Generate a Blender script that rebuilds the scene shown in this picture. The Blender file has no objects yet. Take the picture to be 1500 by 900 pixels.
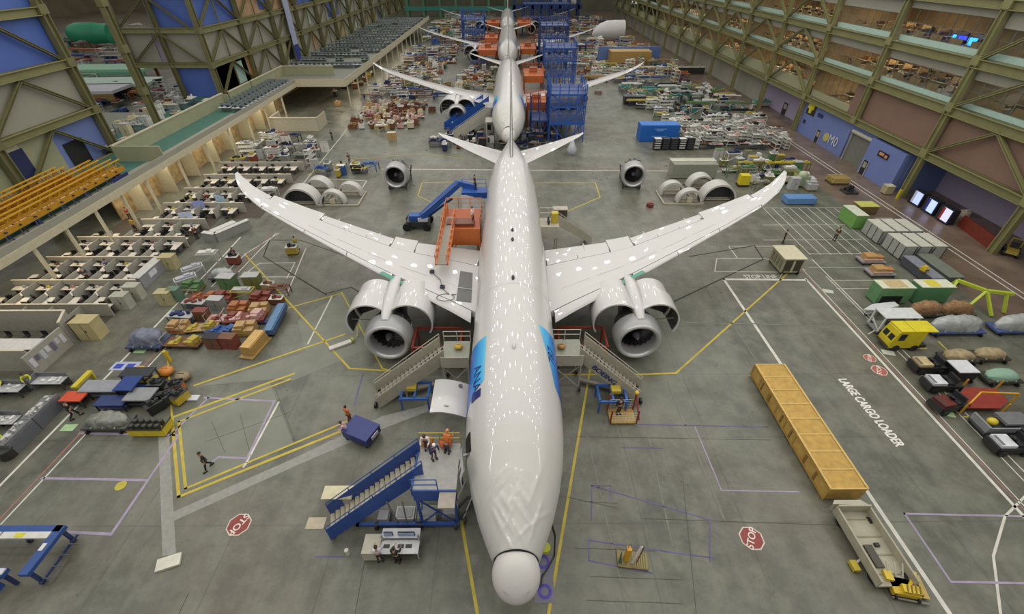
import bpy, math, random
from mathutils import Vector, Matrix
C = bpy.context.scene.collection
random.seed(7)
# ---------------------------------------------------------------- camera
FPX, PITCH, CAMH = 658., math.atan(math.sqrt(515/840.)), 27.
YAW = math.atan(5*math.cos(PITCH)/FPX)
_s, _c = math.sin(PITCH), math.cos(PITCH)
FW = Vector((math.sin(YAW)*_c, math.cos(YAW)*_c, -_s))
RT = Vector((math.cos(YAW), -math.sin(YAW), 0))
UP = Vector((math.sin(YAW)*_s, math.cos(YAW)*_s, _c))
cd = bpy.data.cameras.new('camera'); cam = bpy.data.objects.new('camera', cd); C.objects.link(cam)
cd.sensor_width = 36; cd.lens = FPX/1500*36; cd.clip_end = 2000
cam.matrix_world = Matrix(((RT.x, UP.x, -FW.x, 0), (RT.y, UP.y, -FW.y, 0), (RT.z, UP.z, -FW.z, CAMH), (0, 0, 0, 1)))
bpy.context.scene.camera = cam
def _ray(u, v): return FW + RT*((u-750)/FPX) - UP*((v-450)/FPX)
def fl(u, v, z=0.):            # survey: the point at height z that the photo shows at (u, v)
    r = _ray(u, v); t = (z-CAMH)/r.z
    return Vector((r.x*t, r.y*t, z))
def onX(u, v, X):
    r = _ray(u, v); t = X/r.x
    return Vector((X, r.y*t, CAMH+r.z*t))
def onY(u, v, Y):
    r = _ray(u, v); t = Y/r.y
    return Vector((r.x*t, Y, CAMH+r.z*t))
# ---------------------------------------------------------------- materials
def srgb(h):
    if not isinstance(h, str): return tuple(h)
    v = [int(h[i:i+2], 16)/255 for i in (0, 2, 4)]
    return tuple(x/12.92 if x <= .04045 else ((x+.055)/1.055)**2.4 for x in v)
_M = {}
def mat(name, col='888888', rough=.5, metal=0., spec=.5, bump=0, var=0, scale=3., emit=None, es=1., alpha=1., coat=0, objcol=False):
    if name in _M: return _M[name]
    m = bpy.data.materials.new(name); m.use_nodes = True; nt = m.node_tree; N = nt.nodes; L = nt.links
    b = N['Principled BSDF']; c = srgb(col)+(1,)
    b.inputs['Base Color'].default_value = c
    b.inputs['Roughness'].default_value = rough; b.inputs['Metallic'].default_value = metal
    b.inputs['Specular IOR Level'].default_value = spec; b.inputs['Coat Weight'].default_value = coat
    if alpha < 1: b.inputs['Alpha'].default_value = alpha
    if emit: b.inputs['Emission Color'].default_value = srgb(emit)+(1,); b.inputs['Emission Strength'].default_value = es
    src = None
    if objcol:
        oi = N.new('ShaderNodeObjectInfo'); src = oi.outputs['Color']; L.new(src, b.inputs['Base Color'])
    if var or bump:
        tc = N.new('ShaderNodeTexCoord'); nz = N.new('ShaderNodeTexNoise'); nz.inputs['Scale'].default_value = scale
        nz.inputs['Detail'].default_value = 6; L.new(tc.outputs['Object'], nz.inputs['Vector'])
        if var:
            mx = N.new('ShaderNodeMix'); mx.data_type = 'RGBA'; mx.blend_type = 'MULTIPLY'; mx.inputs[0].default_value = 1
            mr = N.new('ShaderNodeMapRange'); mr.inputs[1].default_value = .3; mr.inputs[2].default_value = .7
            mr.inputs[3].default_value = 1-var; mr.inputs[4].default_value = 1+var*.6
            L.new(nz.outputs[0], mr.inputs[0]); cb = N.new('ShaderNodeCombineColor')
            for i in range(3): L.new(mr.outputs[0], cb.inputs[i])
            if src: L.new(src, mx.inputs[6])
            else: mx.inputs[6].default_value = c
            L.new(cb.outputs[0], mx.inputs[7]); L.new(mx.outputs[2], b.inputs['Base Color'])
        if bump:
            bp = N.new('ShaderNodeBump'); bp.inputs['Strength'].default_value = bump; bp.inputs['Distance'].default_value = .05
            L.new(nz.outputs[0], bp.inputs['Height']); L.new(bp.outputs[0], b.inputs['Normal'])
    _M[name] = m
    return m
PAINT = mat('painted_surface', '999999', .45, var=.12, scale=2.5, objcol=True)
WOODM = mat('wood_or_board', '999999', .8, var=.22, scale=5, objcol=True)
# ---------------------------------------------------------------- mesh builder
class MB:
    def __init__(s): s.v = []; s.f = []; s.sm = []
    def add(s, vs, fs, smooth=False):
        n = len(s.v); s.v += [tuple(p) for p in vs]; s.f += [tuple(i+n for i in f) for f in fs]; s.sm += [smooth]*len(fs); return s
    def box(s, c, d, rz=0, M=None):
        x, y, z = d[0]/2, d[1]/2, d[2]/2
        R = M or Matrix.Rotation(rz, 3, 'Z'); c = Vector(c)
        vs = [c+R@Vector((a*x, b*y, e*z)) for a in (-1, 1) for b in (-1, 1) for e in (-1, 1)]
        return s.add(vs, [(0,1,3,2),(4,6,7,5),(0,4,5,1),(2,3,7,6),(0,2,6,4),(1,5,7,3)])
    def bb(s, x0, x1, y0, y1, z0, z1): return s.box(((x0+x1)/2, (y0+y1)/2, (z0+z1)/2), (x1-x0, y1-y0, z1-z0))
    def bar(s, p, q, w, h=None):
        p, q = Vector(p), Vector(q); d = q-p; L = d.length
        if L < 1e-6: return s
        h = h or w; k = d/L; a = k.cross(Vector((0, 0, 1)))
        if a.length < 1e-4: a = Vector((1, 0, 0))
        a.normalize(); b = a.cross(k)
        R = Matrix((a, k, b)).transposed()
        return s.box((p+q)/2, (w, L, h), M=R)
    def path(s, ps, w, h=None):
        for a, b in zip(ps, ps[1:]): s.bar(a, b, w, h)
        return s
    def tube(s, p, q, r, n=10, r2=None, cap=True):
        p, q = Vector(p), Vector(q); k = (q-p).normalized(); a = k.cross(Vector((0, 0, 1)))
        if a.length < 1e-4: a = Vector((1, 0, 0))
        a.normalize(); b = a.cross(k); r2 = r if r2 is None else r2
        vs = [c+(a*math.cos(t)+b*math.sin(t))*rr for c, rr in ((p, r), (q, r2)) for t in [2*math.pi*i/n for i in range(n)]]
        s.add(vs, [(i, (i+1) % n, n+(i+1) % n, n+i) for i in range(n)], True)
        if cap: s.add(vs, [tuple(range(n))[::-1], tuple(range(n, 2*n))])
        return s
    def loft(s, rings, closed=True, caps=True, smooth=True):
        n = len(rings[0]); vs = [p for r in rings for p in r]; fs = []
        for k in range(len(rings)-1):
            for i in range(n if closed else n-1):
                j = (i+1) % n; fs.append((k*n+i, k*n+j, (k+1)*n+j, (k+1)*n+i))
        s.add(vs, fs, smooth)
        if caps and closed: s.add(list(rings[0]), [tuple(range(n))[::-1]]); s.add(list(rings[-1]), [tuple(range(n))])
        return s
    def lathe(s, prof, o=(0, 0, 0), axis='Z', n=24, caps=False, a0=0, a1=2*math.pi):
        o = Vector(o); full = abs(a1-a0-2*math.pi) < 1e-6; rings = []
        for h, r in prof:
            ring = []
            for i in range(n if full else n+1):
                t = a0+(a1-a0)*i/n; c, d = r*math.cos(t), r*math.sin(t)
                ring.append(o+Vector({'Z': (c, d, h), 'Y': (c, h, d), 'X': (h, c, d)}[axis]))
            rings.append(ring)
        return s.loft(rings, closed=full, caps=caps)
    def prism(s, poly, z0, z1):
        n = len(poly); vs = [(p[0], p[1], z0) for p in poly]+[(p[0], p[1], z1) for p in poly]
        return s.add(vs, [tuple(range(n))[::-1], tuple(range(n, 2*n))]+[(i, (i+1) % n, n+(i+1) % n, n+i) for i in range(n)])
    def prismx(s, poly, x0, x1):      # poly in (y, z), extruded along x
        n = len(poly); vs = [(x0, p[0], p[1]) for p in poly]+[(x1, p[0], p[1]) for p in poly]
        return s.add(vs, [tuple(range(n))[::-1], tuple(range(n, 2*n))]+[(i, (i+1) % n, n+(i+1) % n, n+i) for i in range(n)])
    def prismy(s, poly, y0, y1):      # poly in (x, z), extruded along y
        n = len(poly); vs = [(p[0], y0, p[1]) for p in poly]+[(p[0], y1, p[1]) for p in poly]
        return s.add(vs, [tuple(range(n))[::-1], tuple(range(n, 2*n))]+[(i, (i+1) % n, n+(i+1) % n, n+i) for i in range(n)])
    def ball(s, c, r, n=12, m=7):
        c = Vector(c); r = Vector((r, r, r)) if isinstance(r, (int, float)) else Vector(r)
        rings = [[c+Vector((r.x*math.sin(a)*math.cos(t), r.y*math.sin(a)*math.sin(t), r.z*math.cos(a))) for t in [2*math.pi*i/n for i in range(n)]]
                 for a in [max(.02, min(math.pi-.02, math.pi*k/m)) for k in range(m+1)]]
        return s.loft(rings, caps=True)
    def build(s, name, m, parent=None, col=None, label=None, cat=None, group=None, kind=None):
        me = bpy.data.meshes.new(name); me.from_pydata(s.v, [], s.f)
        me.polygons.foreach_set('use_smooth', s.sm)
        import bmesh
        bm = bmesh.new(); bm.from_mesh(me); bmesh.ops.recalc_face_normals(bm, faces=bm.faces); bm.to_mesh(me); bm.free()
        if isinstance(m, str): col = m; m = PAINT
        me.materials.append(m); me.update()
        o = bpy.data.objects.new(name, me); C.objects.link(o)
        if col is not None: o.color = srgb(col)+(1,)
        if parent: o.parent = parent
        return tag(o, label, cat, group, kind)
def tag(o, label=None, cat=None, group=None, kind=None):
    for k, v in (('label', label), ('category', cat), ('group', group), ('kind', kind)):
        if v: o[k] = v
    return o
def thing(name, label, cat, loc=(0, 0, 0), rz=0, group=None):
    o = bpy.data.objects.new(name, None); o.empty_display_size = .2; C.objects.link(o)
    o.location = loc; o.rotation_euler = (0, 0, rz)
    return tag(o, label, cat, group)
def dup(root, loc, rz=0, label=None, group=None, col=None, scale=None):
    def cp(o, par):
        c = o.copy(); C.objects.link(c); c.parent = par
        for ch in KIDS(o): cp(ch, c)
        return c
    r = cp(root, None); r.location = loc; r.rotation_euler = (0, 0, rz)
    if label: r['label'] = label
    if group: r['group'] = group
    if col:                                   # {part name: colour}
        for ch in KIDS(r):
            k = ch.name.split('.')[0]
            if k in col: ch.color = srgb(col[k])+(1,)
        if 'self' in col: r.color = srgb(col['self'])+(1,)
    if scale: r.scale = scale
    return r
def KIDS(o): return list(o.children)
class Kind:            # a kind of thing: the first placing moves the source itself, later ones copy it
    def __init__(s, root): s.root = root; s.used = False
    def put(s, loc, rz=0, label=None, group=None, col=None, scale=None):
        if s.used: return dup(s.root, loc, rz, label, group, col, scale)
        s.used = True; r = s.root; r.location = loc; r.rotation_euler = (0, 0, rz)
        if label: r['label'] = label
        if group: r['group'] = group
        if col:
            for ch in KIDS(r):
                k = ch.name.split('.')[0]
                if k in col: ch.color = srgb(col[k])+(1,)
            if 'self' in col: r.color = srgb(col['self'])+(1,)
        if scale: r.scale = scale
        return r
ORD = ['first','second','third','fourth','fifth','sixth','seventh','eighth','ninth','tenth','eleventh','twelfth','thirteenth','fourteenth','fifteenth','sixteenth','seventeenth','eighteenth','nineteenth','twentieth']
def text_mesh(txt, size=1., ext=0.):
    cu = bpy.data.curves.new('lettering', 'FONT'); cu.body = txt; cu.size = size; cu.align_x = 'CENTER'; cu.align_y = 'CENTER'; cu.extrude = ext
    o = bpy.data.objects.new('lettering', cu); C.objects.link(o)
    dg = bpy.context.evaluated_depsgraph_get(); dg.update(); me = o.evaluated_get(dg).to_mesh()
    vs = [v.co.copy() for v in me.vertices]; fs = [tuple(p.vertices) for p in me.polygons]
    bpy.data.objects.remove(o); bpy.data.curves.remove(cu)
    return vs, fs
def lettering(txt, size, M, name, m, parent=None, col=None, bold=0, sx=1., **kw):
    vs, fs = text_mesh(txt, size); mb = MB()
    for dx, dy in ([(0, 0)] if not bold else [(-bold, 0), (bold, 0), (0, bold*.6), (0, -bold*.6)]):
        mb.add([M@Vector(((p.x+dx)*sx, p.y+dy, (dx+dy)*.002)) for p in vs], fs)
    return mb.build(name, m, parent, col, **kw)
# ---------------------------------------------------------------- light and view
sc = bpy.context.scene
sc.view_settings.view_transform = 'Standard'; sc.view_settings.look = 'None'; sc.view_settings.gamma = 1; sc.view_settings.use_curve_mapping = False
sc.view_settings.exposure = 0.0
w = bpy.data.worlds.new('hall_air'); sc.world = w; w.use_nodes = True
w.node_tree.nodes['Background'].inputs[0].default_value = (1, .975, .93, 1); w.node_tree.nodes['Background'].inputs[1].default_value = .47
ld = bpy.data.lights.new('high_bay_lamp', 'AREA'); ld.shape = 'DISK'; ld.size = 1.1; ld.energy = 190; ld.color = (1, .965, .90)
for j in range(22):
    for i in range(-8, 9):
        o = bpy.data.objects.new('high_bay_lamp', ld); C.objects.link(o); o.location = (i*6.6+(j % 2)*3.3-1.2, 1+j*8.2+(0 if j < 12 else (j-12)*7), 33)
# ---------------------------------------------------------------- floor
def floor_mat():
    m = bpy.data.materials.new('polished_concrete'); m.use_nodes = True; nt = m.node_tree; N = nt.nodes; L = nt.links; b = N['Principled BSDF']
    tc = N.new('ShaderNodeTexCoord'); P = tc.outputs['Object']
    def noise(sc_, det=6, rough=.6, src=P):
        n = N.new('ShaderNodeTexNoise'); n.inputs['Scale'].default_value = sc_; n.inputs['Detail'].default_value = det; n.inputs['Roughness'].default_value = rough; L.new(src, n.inputs['Vector']); return n.outputs[0]
    def mr(x, a, b_, c, d):
        n = N.new('ShaderNodeMapRange'); L.new(x, n.inputs[0])
        for i, v in enumerate((a, b_, c, d)): n.inputs[i+1].default_value = v
        return n.outputs[0]
    def mix(f, a, b_, bt='MIX'):
        n = N.new('ShaderNodeMix'); n.data_type = 'RGBA'; n.blend_type = bt
        if isinstance(f, float): n.inputs[0].default_value = f
        else: L.new(f, n.inputs[0])
        for k, x in ((6, a), (7, b_)):
            if isinstance(x, tuple): n.inputs[k].default_value = x
            else: L.new(x, n.inputs[k])
        return n.outputs[2]
    def mth(op, a, b_=0.):
        n = N.new('ShaderNodeMath'); n.operation = op
        for i, x in enumerate((a, b_)):
            if isinstance(x, (int, float)): n.inputs[i].default_value = x
            else: L.new(x, n.inputs[i])
        return n.outputs[0]
    sep = N.new('ShaderNodeSeparateXYZ'); L.new(P, sep.inputs[0]); X, Y = sep.outputs[0], sep.outputs[1]
    base = mix(mr(noise(.11, 8), .4, .6, 0, 1), srgb('4c4e45')+(1,), srgb('67695e')+(1,))
    base = mix(mr(noise(.06, 4), .42, .6, 0, .55), base, srgb('585145')+(1,))
    base = mix(mr(noise(.5, 8, .7), .42, .66, 0, .6), base, srgb('7c7e6f')+(1,))
    base = mix(mr(noise(.9, 8, .75), .55, .75, 0, .35), base, srgb('3a3b35')+(1,))
    # streaks along the travel lanes
    mp = N.new('ShaderNodeMapping'); mp.inputs['Scale'].default_value = (1.1, .05, 1); L.new(P, mp.inputs['Vector'])
    base = mix(mr(noise(.6, 4, .6, mp.outputs[0]), .5, .75, 0, .28), base, srgb('87877a')+(1,))
    # the brown coated aisle by the east wall and under the offices
    e = mr(mth('ADD', X, mth('MULTIPLY', noise(.3), 1.2)), 46.6, 47.0, 0, 1)
    base = mix(e, base, mix(mr(noise(.25), .4, .65, 0, 1), srgb('64554a')+(1,), srgb('7a6a5c')+(1,)))
    # slab joints
    def joint(c, per, off):
        d = mth('ABSOLUTE', mth('SUBTRACT', mth('FRACT', mth('DIVIDE', mth('ADD', c, off), per)), .5))
        return mr(d, .0, .012*6/per, 1, 0)
    jn = mth('MAXIMUM', joint(X, 6.1, 1.2), joint(Y, 6.1, 2.0))
    base = mix(mth('MULTIPLY', jn, mr(noise(.2), .35, .6, .1, .5)), base, srgb('34332e')+(1,))
    L.new(base, b.inputs['Base Color'])
    L.new(mr(noise(.4), .3, .7, .24, .5), b.inputs['Roughness'])
    b.inputs['Specular IOR Level'].default_value = .5
    return m
MB().bb(-95, 75, -12, 430, -.3, 0).build('floor', floor_mat(), kind='structure')
# ---------------------------------------------------------------- floor paint
LW = mat('white_line_paint', 'c9c7bd', .6, var=.18, scale=1.5); LY = mat('yellow_line_paint', 'b9a63a', .6, var=.2, scale=1.5)
LP = mat('lilac_line_tape', '9a8fa6', .6, var=.2, scale=1.5); LV = mat('violet_line_tape', '5f5486', .6, var=.35, scale=1.2)
LR = mat('red_line_paint', '9a6a60', .6, var=.2); LK = mat('dark_floor_groove', '26241f', .7); LG = mat('scuffed_pale_strip', '8d8d86', .6, var=.15)
def line(pts, w, m, z=.012, world=False):
    mb = MB(); P = [Vector((p[0], p[1], 0)) if world else fl(*p) for p in pts]
    for k, (a, b) in enumerate(zip(P, P[1:])):
        z = .012+.002*(k % 2); d = (b-a).normalized(); mb.bar((a-d*w*.5)+Vector((0, 0, z/2)), (b+d*w*.5)+Vector((0, 0, z/2)), w, z)
    return mb.build('floor_line', m, kind='structure')
def patch(pts, m, z=.006, name='floor_patch'):
    P = [fl(*p) for p in pts]; return MB().prism([(p.x, p.y) for p in P], 0.001, z).build(name, m, kind='structure')
CT = mat('pale_green_coating', '74776a', .45, var=.16, scale=.5)
patch([(252,612),(395,560),(430,650),(262,725)], CT); patch([(503,428),(552,506),(430,558),(398,556),(290,566),(448,516),(436,470)], CT)
patch([(232,640),(248,640),(258,812),(238,815)], LG); patch([(250,752),(430,672),(560,610),(640,590),(645,596),(562,628),(440,680),(254,764)], LG, .007)
x1 = 31.35
line([(x1, 39.1), (x1, 3)], .22, LW, world=True); line([(x1+.4, 41), (x1+.4, 3)], .07, LR, world=True); line([(x1+.62, 41), (x1+.62, 3)], .07, LW, world=True)
line([(1060,409.5),(1180,410.5)], .3, LW); line([(22.65, 39.1), (22.85, 6)], .26, LW, world=True)
line([(34.1, 43), (34.1, 9)], .1, LW, world=True)
line([(1168,388),(990,547),(935,549),(826,549)], .16, LY); line([(868,520),(803,903)], .17, LY); line([(676,765),(700,903)], .18, LY)
line([(358,372),(512,540),(590,545)], .16, LY); line([(590,548),(560,540),(500,428)], .12, LY)
line([(262,728),(252,612),(430,548)], .2, LY); line([(262,728),(500,632)], .2, LY); line([(272,716),(262,618)], .18, LY); line([(272,716),(508,618)], .16, LY)
line([(262,618),(425,556)], .16, LY); line([(285,565),(505,490)], .17, LY); line([(420,452),(500,430)], .13, LY)
line([(252,612),(245,515)], .13, LY)
# lanes on the office side
line([(-5,717),(168,540),(330,372),(352,348)], .17, LW); line([(-5,766),(117,636),(245,500),(398,342)], .1, LR); line([(2,768),(124,638),(252,500),(404,342)], .1, LW)
line([(100,780),(163,783),(262,638),(117,635)], .17, LP); line([(62,701),(214,704)], .17, LP)
line([(300,583),(402,588),(362,672),(320,670),(310,678)], .16, LP); line([(408,590),(360,680),(357,684)], .14, LW); line([(248,640),(306,582)], .14, LP)
line([(486,435),(451,504)], .13, LW); line([(420,408),(432,385),(380,386),(350,408),(332,406),(436,406)], .1, LW)
line([(448,364),(420,432)], .1, LW); line([(408,342),(360,372),(310,420)], .1, LW)
line([(395,352),(386,376),(466,425),(478,432)], .13, LK); line([(400,352),(440,352),(520,380)], .09, LK); line([(478,430),(515,421),(532,432)], .1, LK)
line([(985,443),(1118,380),(1105,360),(1010,376)], .13, LK)
line([(1050,379),(1120,379),(1180,396)], .1, LW); line([(1050,379),(1047,398),(1145,399)], .1, LW); line([(1068,362),(1080,378)], .1, LW); line([(1068,361),(1135,361),(1150,375)], .08, LW)
# by the tail
line([(560,248),(1180,252)], .18, LW); line([(560,244.5),(1180,248.5)], .1, LR)
line([(612,287),(618,268),(700,266)], .16, LY); line([(612,287),(640,300)], .16, LY); line([(785,268),(872,268),(879,289),(828,311)], .16, LY)
line([(450,256),(508,234),(620,225),(680,232)], .12, LY); line([(445,268),(500,200),(515,180)], .12, LW)
line([(470,262),(537,265),(528,280)], .12, LW)
# nose: violet tape
line([(867,712),(1040,762),(1040,822)], .07, LV); line([(867,712),(866,763)], .07, LV); line([(866,712),(895,712),(892,735)], .05, LV)
line([(862,792),(1045,818)], .07, LV); line([(862,792),(863,822),(955,840)], .07, LV); line([(935,622),(1125,626)], .08, LV); line([(1018,626),(1057,719),(1170,721)], .08, LP)
line([(910,656),(970,657)], .06, LV); line([(462,816),(505,816)], .07, LV); line([(532,548),(518,595)], .1, LV)
line([(1325,753),(1502,757)], .12, LP); line([(1325,753),(1393,853),(1502,855)], .12, LP); line([(1502,727),(1472,757),(1455,815),(1466,903)], .13, LW)
# parking grid on the east side
gx = [fl(u, 306).x for u in range(1118, 1252, 15)]
for i, u in enumerate(range(1118, 1252, 13)):
    a = fl(u, 305); line([(a.x, a.y), (a.x, 44.0+.9*(i > 6))], .07, LW, world=True)
for v in (305, 330, 352, 372, 392):
    a = fl(1118 if v < 360 else 1185, v); b = fl(1250 if v < 320 else (1215+(v-300)*.9), v); line([(a.x, a.y), (b.x, a.y)], .06, LW, world=True)
line([(1216,411),(1292,411)], .08, LW); line([(1226,423),(1280,423)], .08, LW); line([(1210,405),(1260,455),(1300,500),(1345,545),(1500,705)], .08, LW)
line([(51.3, 110), (51.3, 25)], .13, LW, world=True); line([(52.1, 110), (52.1, 25)], .13, LW, world=True)
for a, b in (((1317,511),(1357,511)), ((1385,583),(1400,583)), ((1412,611),(1430,611)), ((1443,642),(1460,642)), ((1375,501),(1420,545))):
    line([a, b], .12, LY if a[0] != 1443 else LW)
# painted signs
def ellipse_sign(u, v, r, txt, flip, label, col='83342e'):
    t = thing('stop_sign_marking', label, 'floor sign', fl(u, v))
    MB().prism([(r*math.cos(math.pi/8+i*math.pi/4), r*math.sin(math.pi/8+i*math.pi/4)) for i in range(8)], .004, .014).build('border', 'c9bdb0', t)
    MB().prism([(r*.9*math.cos(math.pi/8+i*math.pi/4), r*.9*math.sin(math.pi/8+i*math.pi/4)) for i in range(8)], .014, .018).build('octagon', col, t)
    lettering(txt, r*.78, Matrix.Translation((0, 0, .022))@Matrix.Rotation(flip, 4, 'Z'), 'word', PAINT, t, 'd8cfc4', bold=.012)
ellipse_sign(350, 769, .72, 'STOP', 4.28, 'red octagonal STOP painted on concrete near the scuffed pale strip')
ellipse_sign(1101, 789, .72, 'STOP', 1.05, 'red octagonal STOP painted on concrete between wooden crate and nose')
ellipse_sign(1288, 543, .62, 'STOP', 1.05, 'faded red STOP octagon painted beside the white double line, nearer one', 'a0584c')
ellipse_sign(1274, 525, .5, 'STOP', 1.05, 'faded red STOP octagon painted beside the white double line, farther one', 'a0584c')
a, b = fl(1238, 562), fl(1312, 647); mid = (fl(1236, 560)+fl(1314, 648))/2
t = thing('floor_lettering', 'white words LARGE CARGO LOADER painted along the grey lane', 'floor lettering', mid)
d = b-a; lettering('LARGE CARGO LOADER', 1.0, Matrix.Translation((0, 0, .016))@Matrix.Rotation(math.atan2(d.y, d.x), 4, 'Z'), 'word', PAINT, t, 'd9d7ce', bold=.05, sx=(d.length+.6)/10.4)
t = thing('floor_lettering', 'white words STOP LINE painted above the white bar by the box cart', 'floor lettering', fl(1114, 406))
lettering('STOP LINE', 1.0, Matrix.Translation((0, 0, .016)), 'word', PAINT, t, 'c9c7be', bold=.02, sx=.75)
def floor_plate(u, v, label, col='9fb79a', s=(.9, .55), rz=0, kind='floor_plate'):
    o = MB().box((0, 0, .012), (s[0], s[1], .02)); o = o.build(kind, col, None, label=label, cat='floor sign'); o.location = fl(u, v); o.rotation_euler[2] = rz; return o
for i, (u, v, l) in enumerate([(101,627,'pale green square sign on floor beside grey cabinets by the white lane'),(206,514,'pale green square sign on floor between cabinets and pallets'),(1387,606,'pale green square sign on floor near the arrow by tractors'),(1301,517,'pale square sign on floor under the yellow van'),(1213,427,'small pale square sign on floor near the parking grid')]):
    floor_plate(u, v, l, '9fc08e' if i < 3 else 'b9bfae', (.95, .6), .0 if i < 2 else -.3)
MB().prism([(.34*math.cos(i*math.pi/8), .34*math.sin(i*math.pi/8)) for i in range(16)], .004, .02).build('floor_dot', 'b3a53a', label='round yellow dot painted on floor inside lilac box', cat='floor sign').location = fl(177, 712)

WORN = mat('worn_pale_track', '6f7166', .55, var=.25, scale=1.2)
for a, b, w_ in (((978,560),(1060,760),.14), ((1060,455),(1180,640),.1), ((905,470),(1230,478),.12), ((1130,560),(1300,860),.1), ((950,640),(985,800),.1), ((860,640),(920,900),.1)): line([a, b], w_, WORN, .004)
DJ = mat('dark_floor_seam', '4d4e45', .7, var=.3)
for a, b in (((402,566),(432,646)), ((352,608),(368,672)), ((310,618),(330,664)), ((300,648),(425,604)), ((540,790),(520,900)), ((276,870),(262,900)), ((840,803),(960,808)), ((865,845),(1000,850)), ((845,640),(1130,645)), ((855,735),(905,738)), ((700,700),(905,745)), ((940,760),(1230,770)), ((860,880),(1000,885)), ((1000,700),(1020,900))): line([a, b], .028, DJ, .003)
# ---------------------------------------------------------------- airliner
WHITE = mat('gloss_white_paint', 'bdbcba', .3, spec=.5, coat=.5); WFILM = mat('protective_film_white', 'bbbab5', .3, bump=.07, scale=1.1, coat=.5)
RADO = mat('radome_white', 'c4c1bd', .35); GREYM = mat('bare_grey_panel', '7d7d7a', .45, metal=.3); DARK = mat('dark_void', '141412', .7)
METAL = mat('brushed_metal', 'a9a9a6', .3, metal=.85); LIPM = mat('inlet_lip_metal', 'bcbcba', .28, metal=.5)
GREEN = mat('green_primer_edge', '4e8f7c', .5); FANM = mat('fan_blade_dark', '3a3a3c', .35, metal=.7); CORE = mat('engine_core_metal', '6c6a66', .4, metal=.6, var=.4, scale=4)
def interp(t, x, k):
    for a, b in zip(t, t[1:]):
        if x <= b[0]:
            f = (x-a[0])/(b[0]-a[0]); f = f*f*(3-2*f) if False else f
            return a[k]+(b[k]-a[k])*f
    return t[-1][k]
# s from nose: half width, top z, bottom z
FUS = [(0, .02, 3.72, 3.68), (.2, .50, 4.25, 3.22), (.6, .84, 4.70, 2.90), (1.0, 1.0, 4.98, 2.70), (1.5, 1.0, 5.25, 2.5), (1.75, 1.12, 5.4, 2.45), (2.6, 1.52, 5.82, 2.3), (3.6, 1.93, 6.32, 2.15), (4.9, 2.33, 6.87, 2.05),
       (6.3, 2.62, 7.3, 1.98), (7.8, 2.82, 7.62, 1.94), (9.5, 2.90, 7.80, 1.92), (12, 2.93, 7.86, 1.9), (34, 2.93, 7.86, 1.9), (38, 2.9, 7.86, 2.1), (42, 2.76, 7.84, 2.7), (46.5, 2.35, 7.76, 3.7), (50, 1.68, 7.6, 4.6), (53, 1.0, 7.3, 5.3), (55.9, .3, 6.95, 6.3)]
def fus(s, a, off=0.):        # a: angle from the crown, + towards +x
    w_, zt, zb = (interp(FUS, s, 1), interp(FUS, s, 2), interp(FUS, s, 3)); zc = (zt+zb)/2; h = (zt-zb)/2
    return Vector(((w_+off)*math.sin(a), s, zc+(h+off)*math.cos(a)))
def fus_skin(s0, s1, step=.6, n=48, off=0.):
    ss = []; s = s0
    while s < s1-1e-6: ss.append(s); s += min(step, .25 if s < 2 else step)
    ss.append(s1)
    return [[fus(s, 2*math.pi*i/n, off) for i in range(n)] for s in ss]
def fus_patch(s0, s1, a0, a1, off, th=0., edge=None, ns=16, na=10):
    vs = []; fs = []
    for i in range(ns+1):
        for j in range(na+1):
            s = s0+(s1-s0)*i/ns; t0, t1 = edge(s) if edge else (a0, a1); vs.append(fus(s, t0+(t1-t0)*j/na, off))
    for i in range(ns):
        for j in range(na):
            k = i*(na+1)+j; fs.append((k, k+1, k+na+2, k+na+1))
    return vs, fs
def grad_mat():
    m = bpy.data.materials.new('blue_livery_gradient'); m.use_nodes = True; nt = m.node_tree; b = nt.nodes['Principled BSDF']; b.inputs['Roughness'].default_value = .3
    tc = nt.nodes.new('ShaderNodeTexCoord'); sp = nt.nodes.new('ShaderNodeSeparateXYZ'); nt.links.new(tc.outputs['Object'], sp.inputs[0])
    mr = nt.nodes.new('ShaderNodeMapRange'); mr.inputs[1].default_value = 7.5; mr.inputs[2].default_value = 5.2; nt.links.new(sp.outputs[2], mr.inputs[0])
    cr = nt.nodes.new('ShaderNodeValToRGB'); e = cr.color_ramp.elements; e[0].color = srgb('8fd6de')+(1,); e[0].position = 0; e[1].color = srgb('28307e')+(1,)
    for p, c in ((.2, '3fa9dd'), (.5, '2f7fd0'), (.8, '2a4fa8')): q = cr.color_ramp.elements.new(p); q.color = srgb(c)+(1,)
    nt.links.new(mr.outputs[0], cr.inputs[0]); nt.links.new(cr.outputs[0], b.inputs['Base Color']); return m
LIV = grad_mat(); INK = mat('navy_lettering', '1f2a6e', .35)
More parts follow.
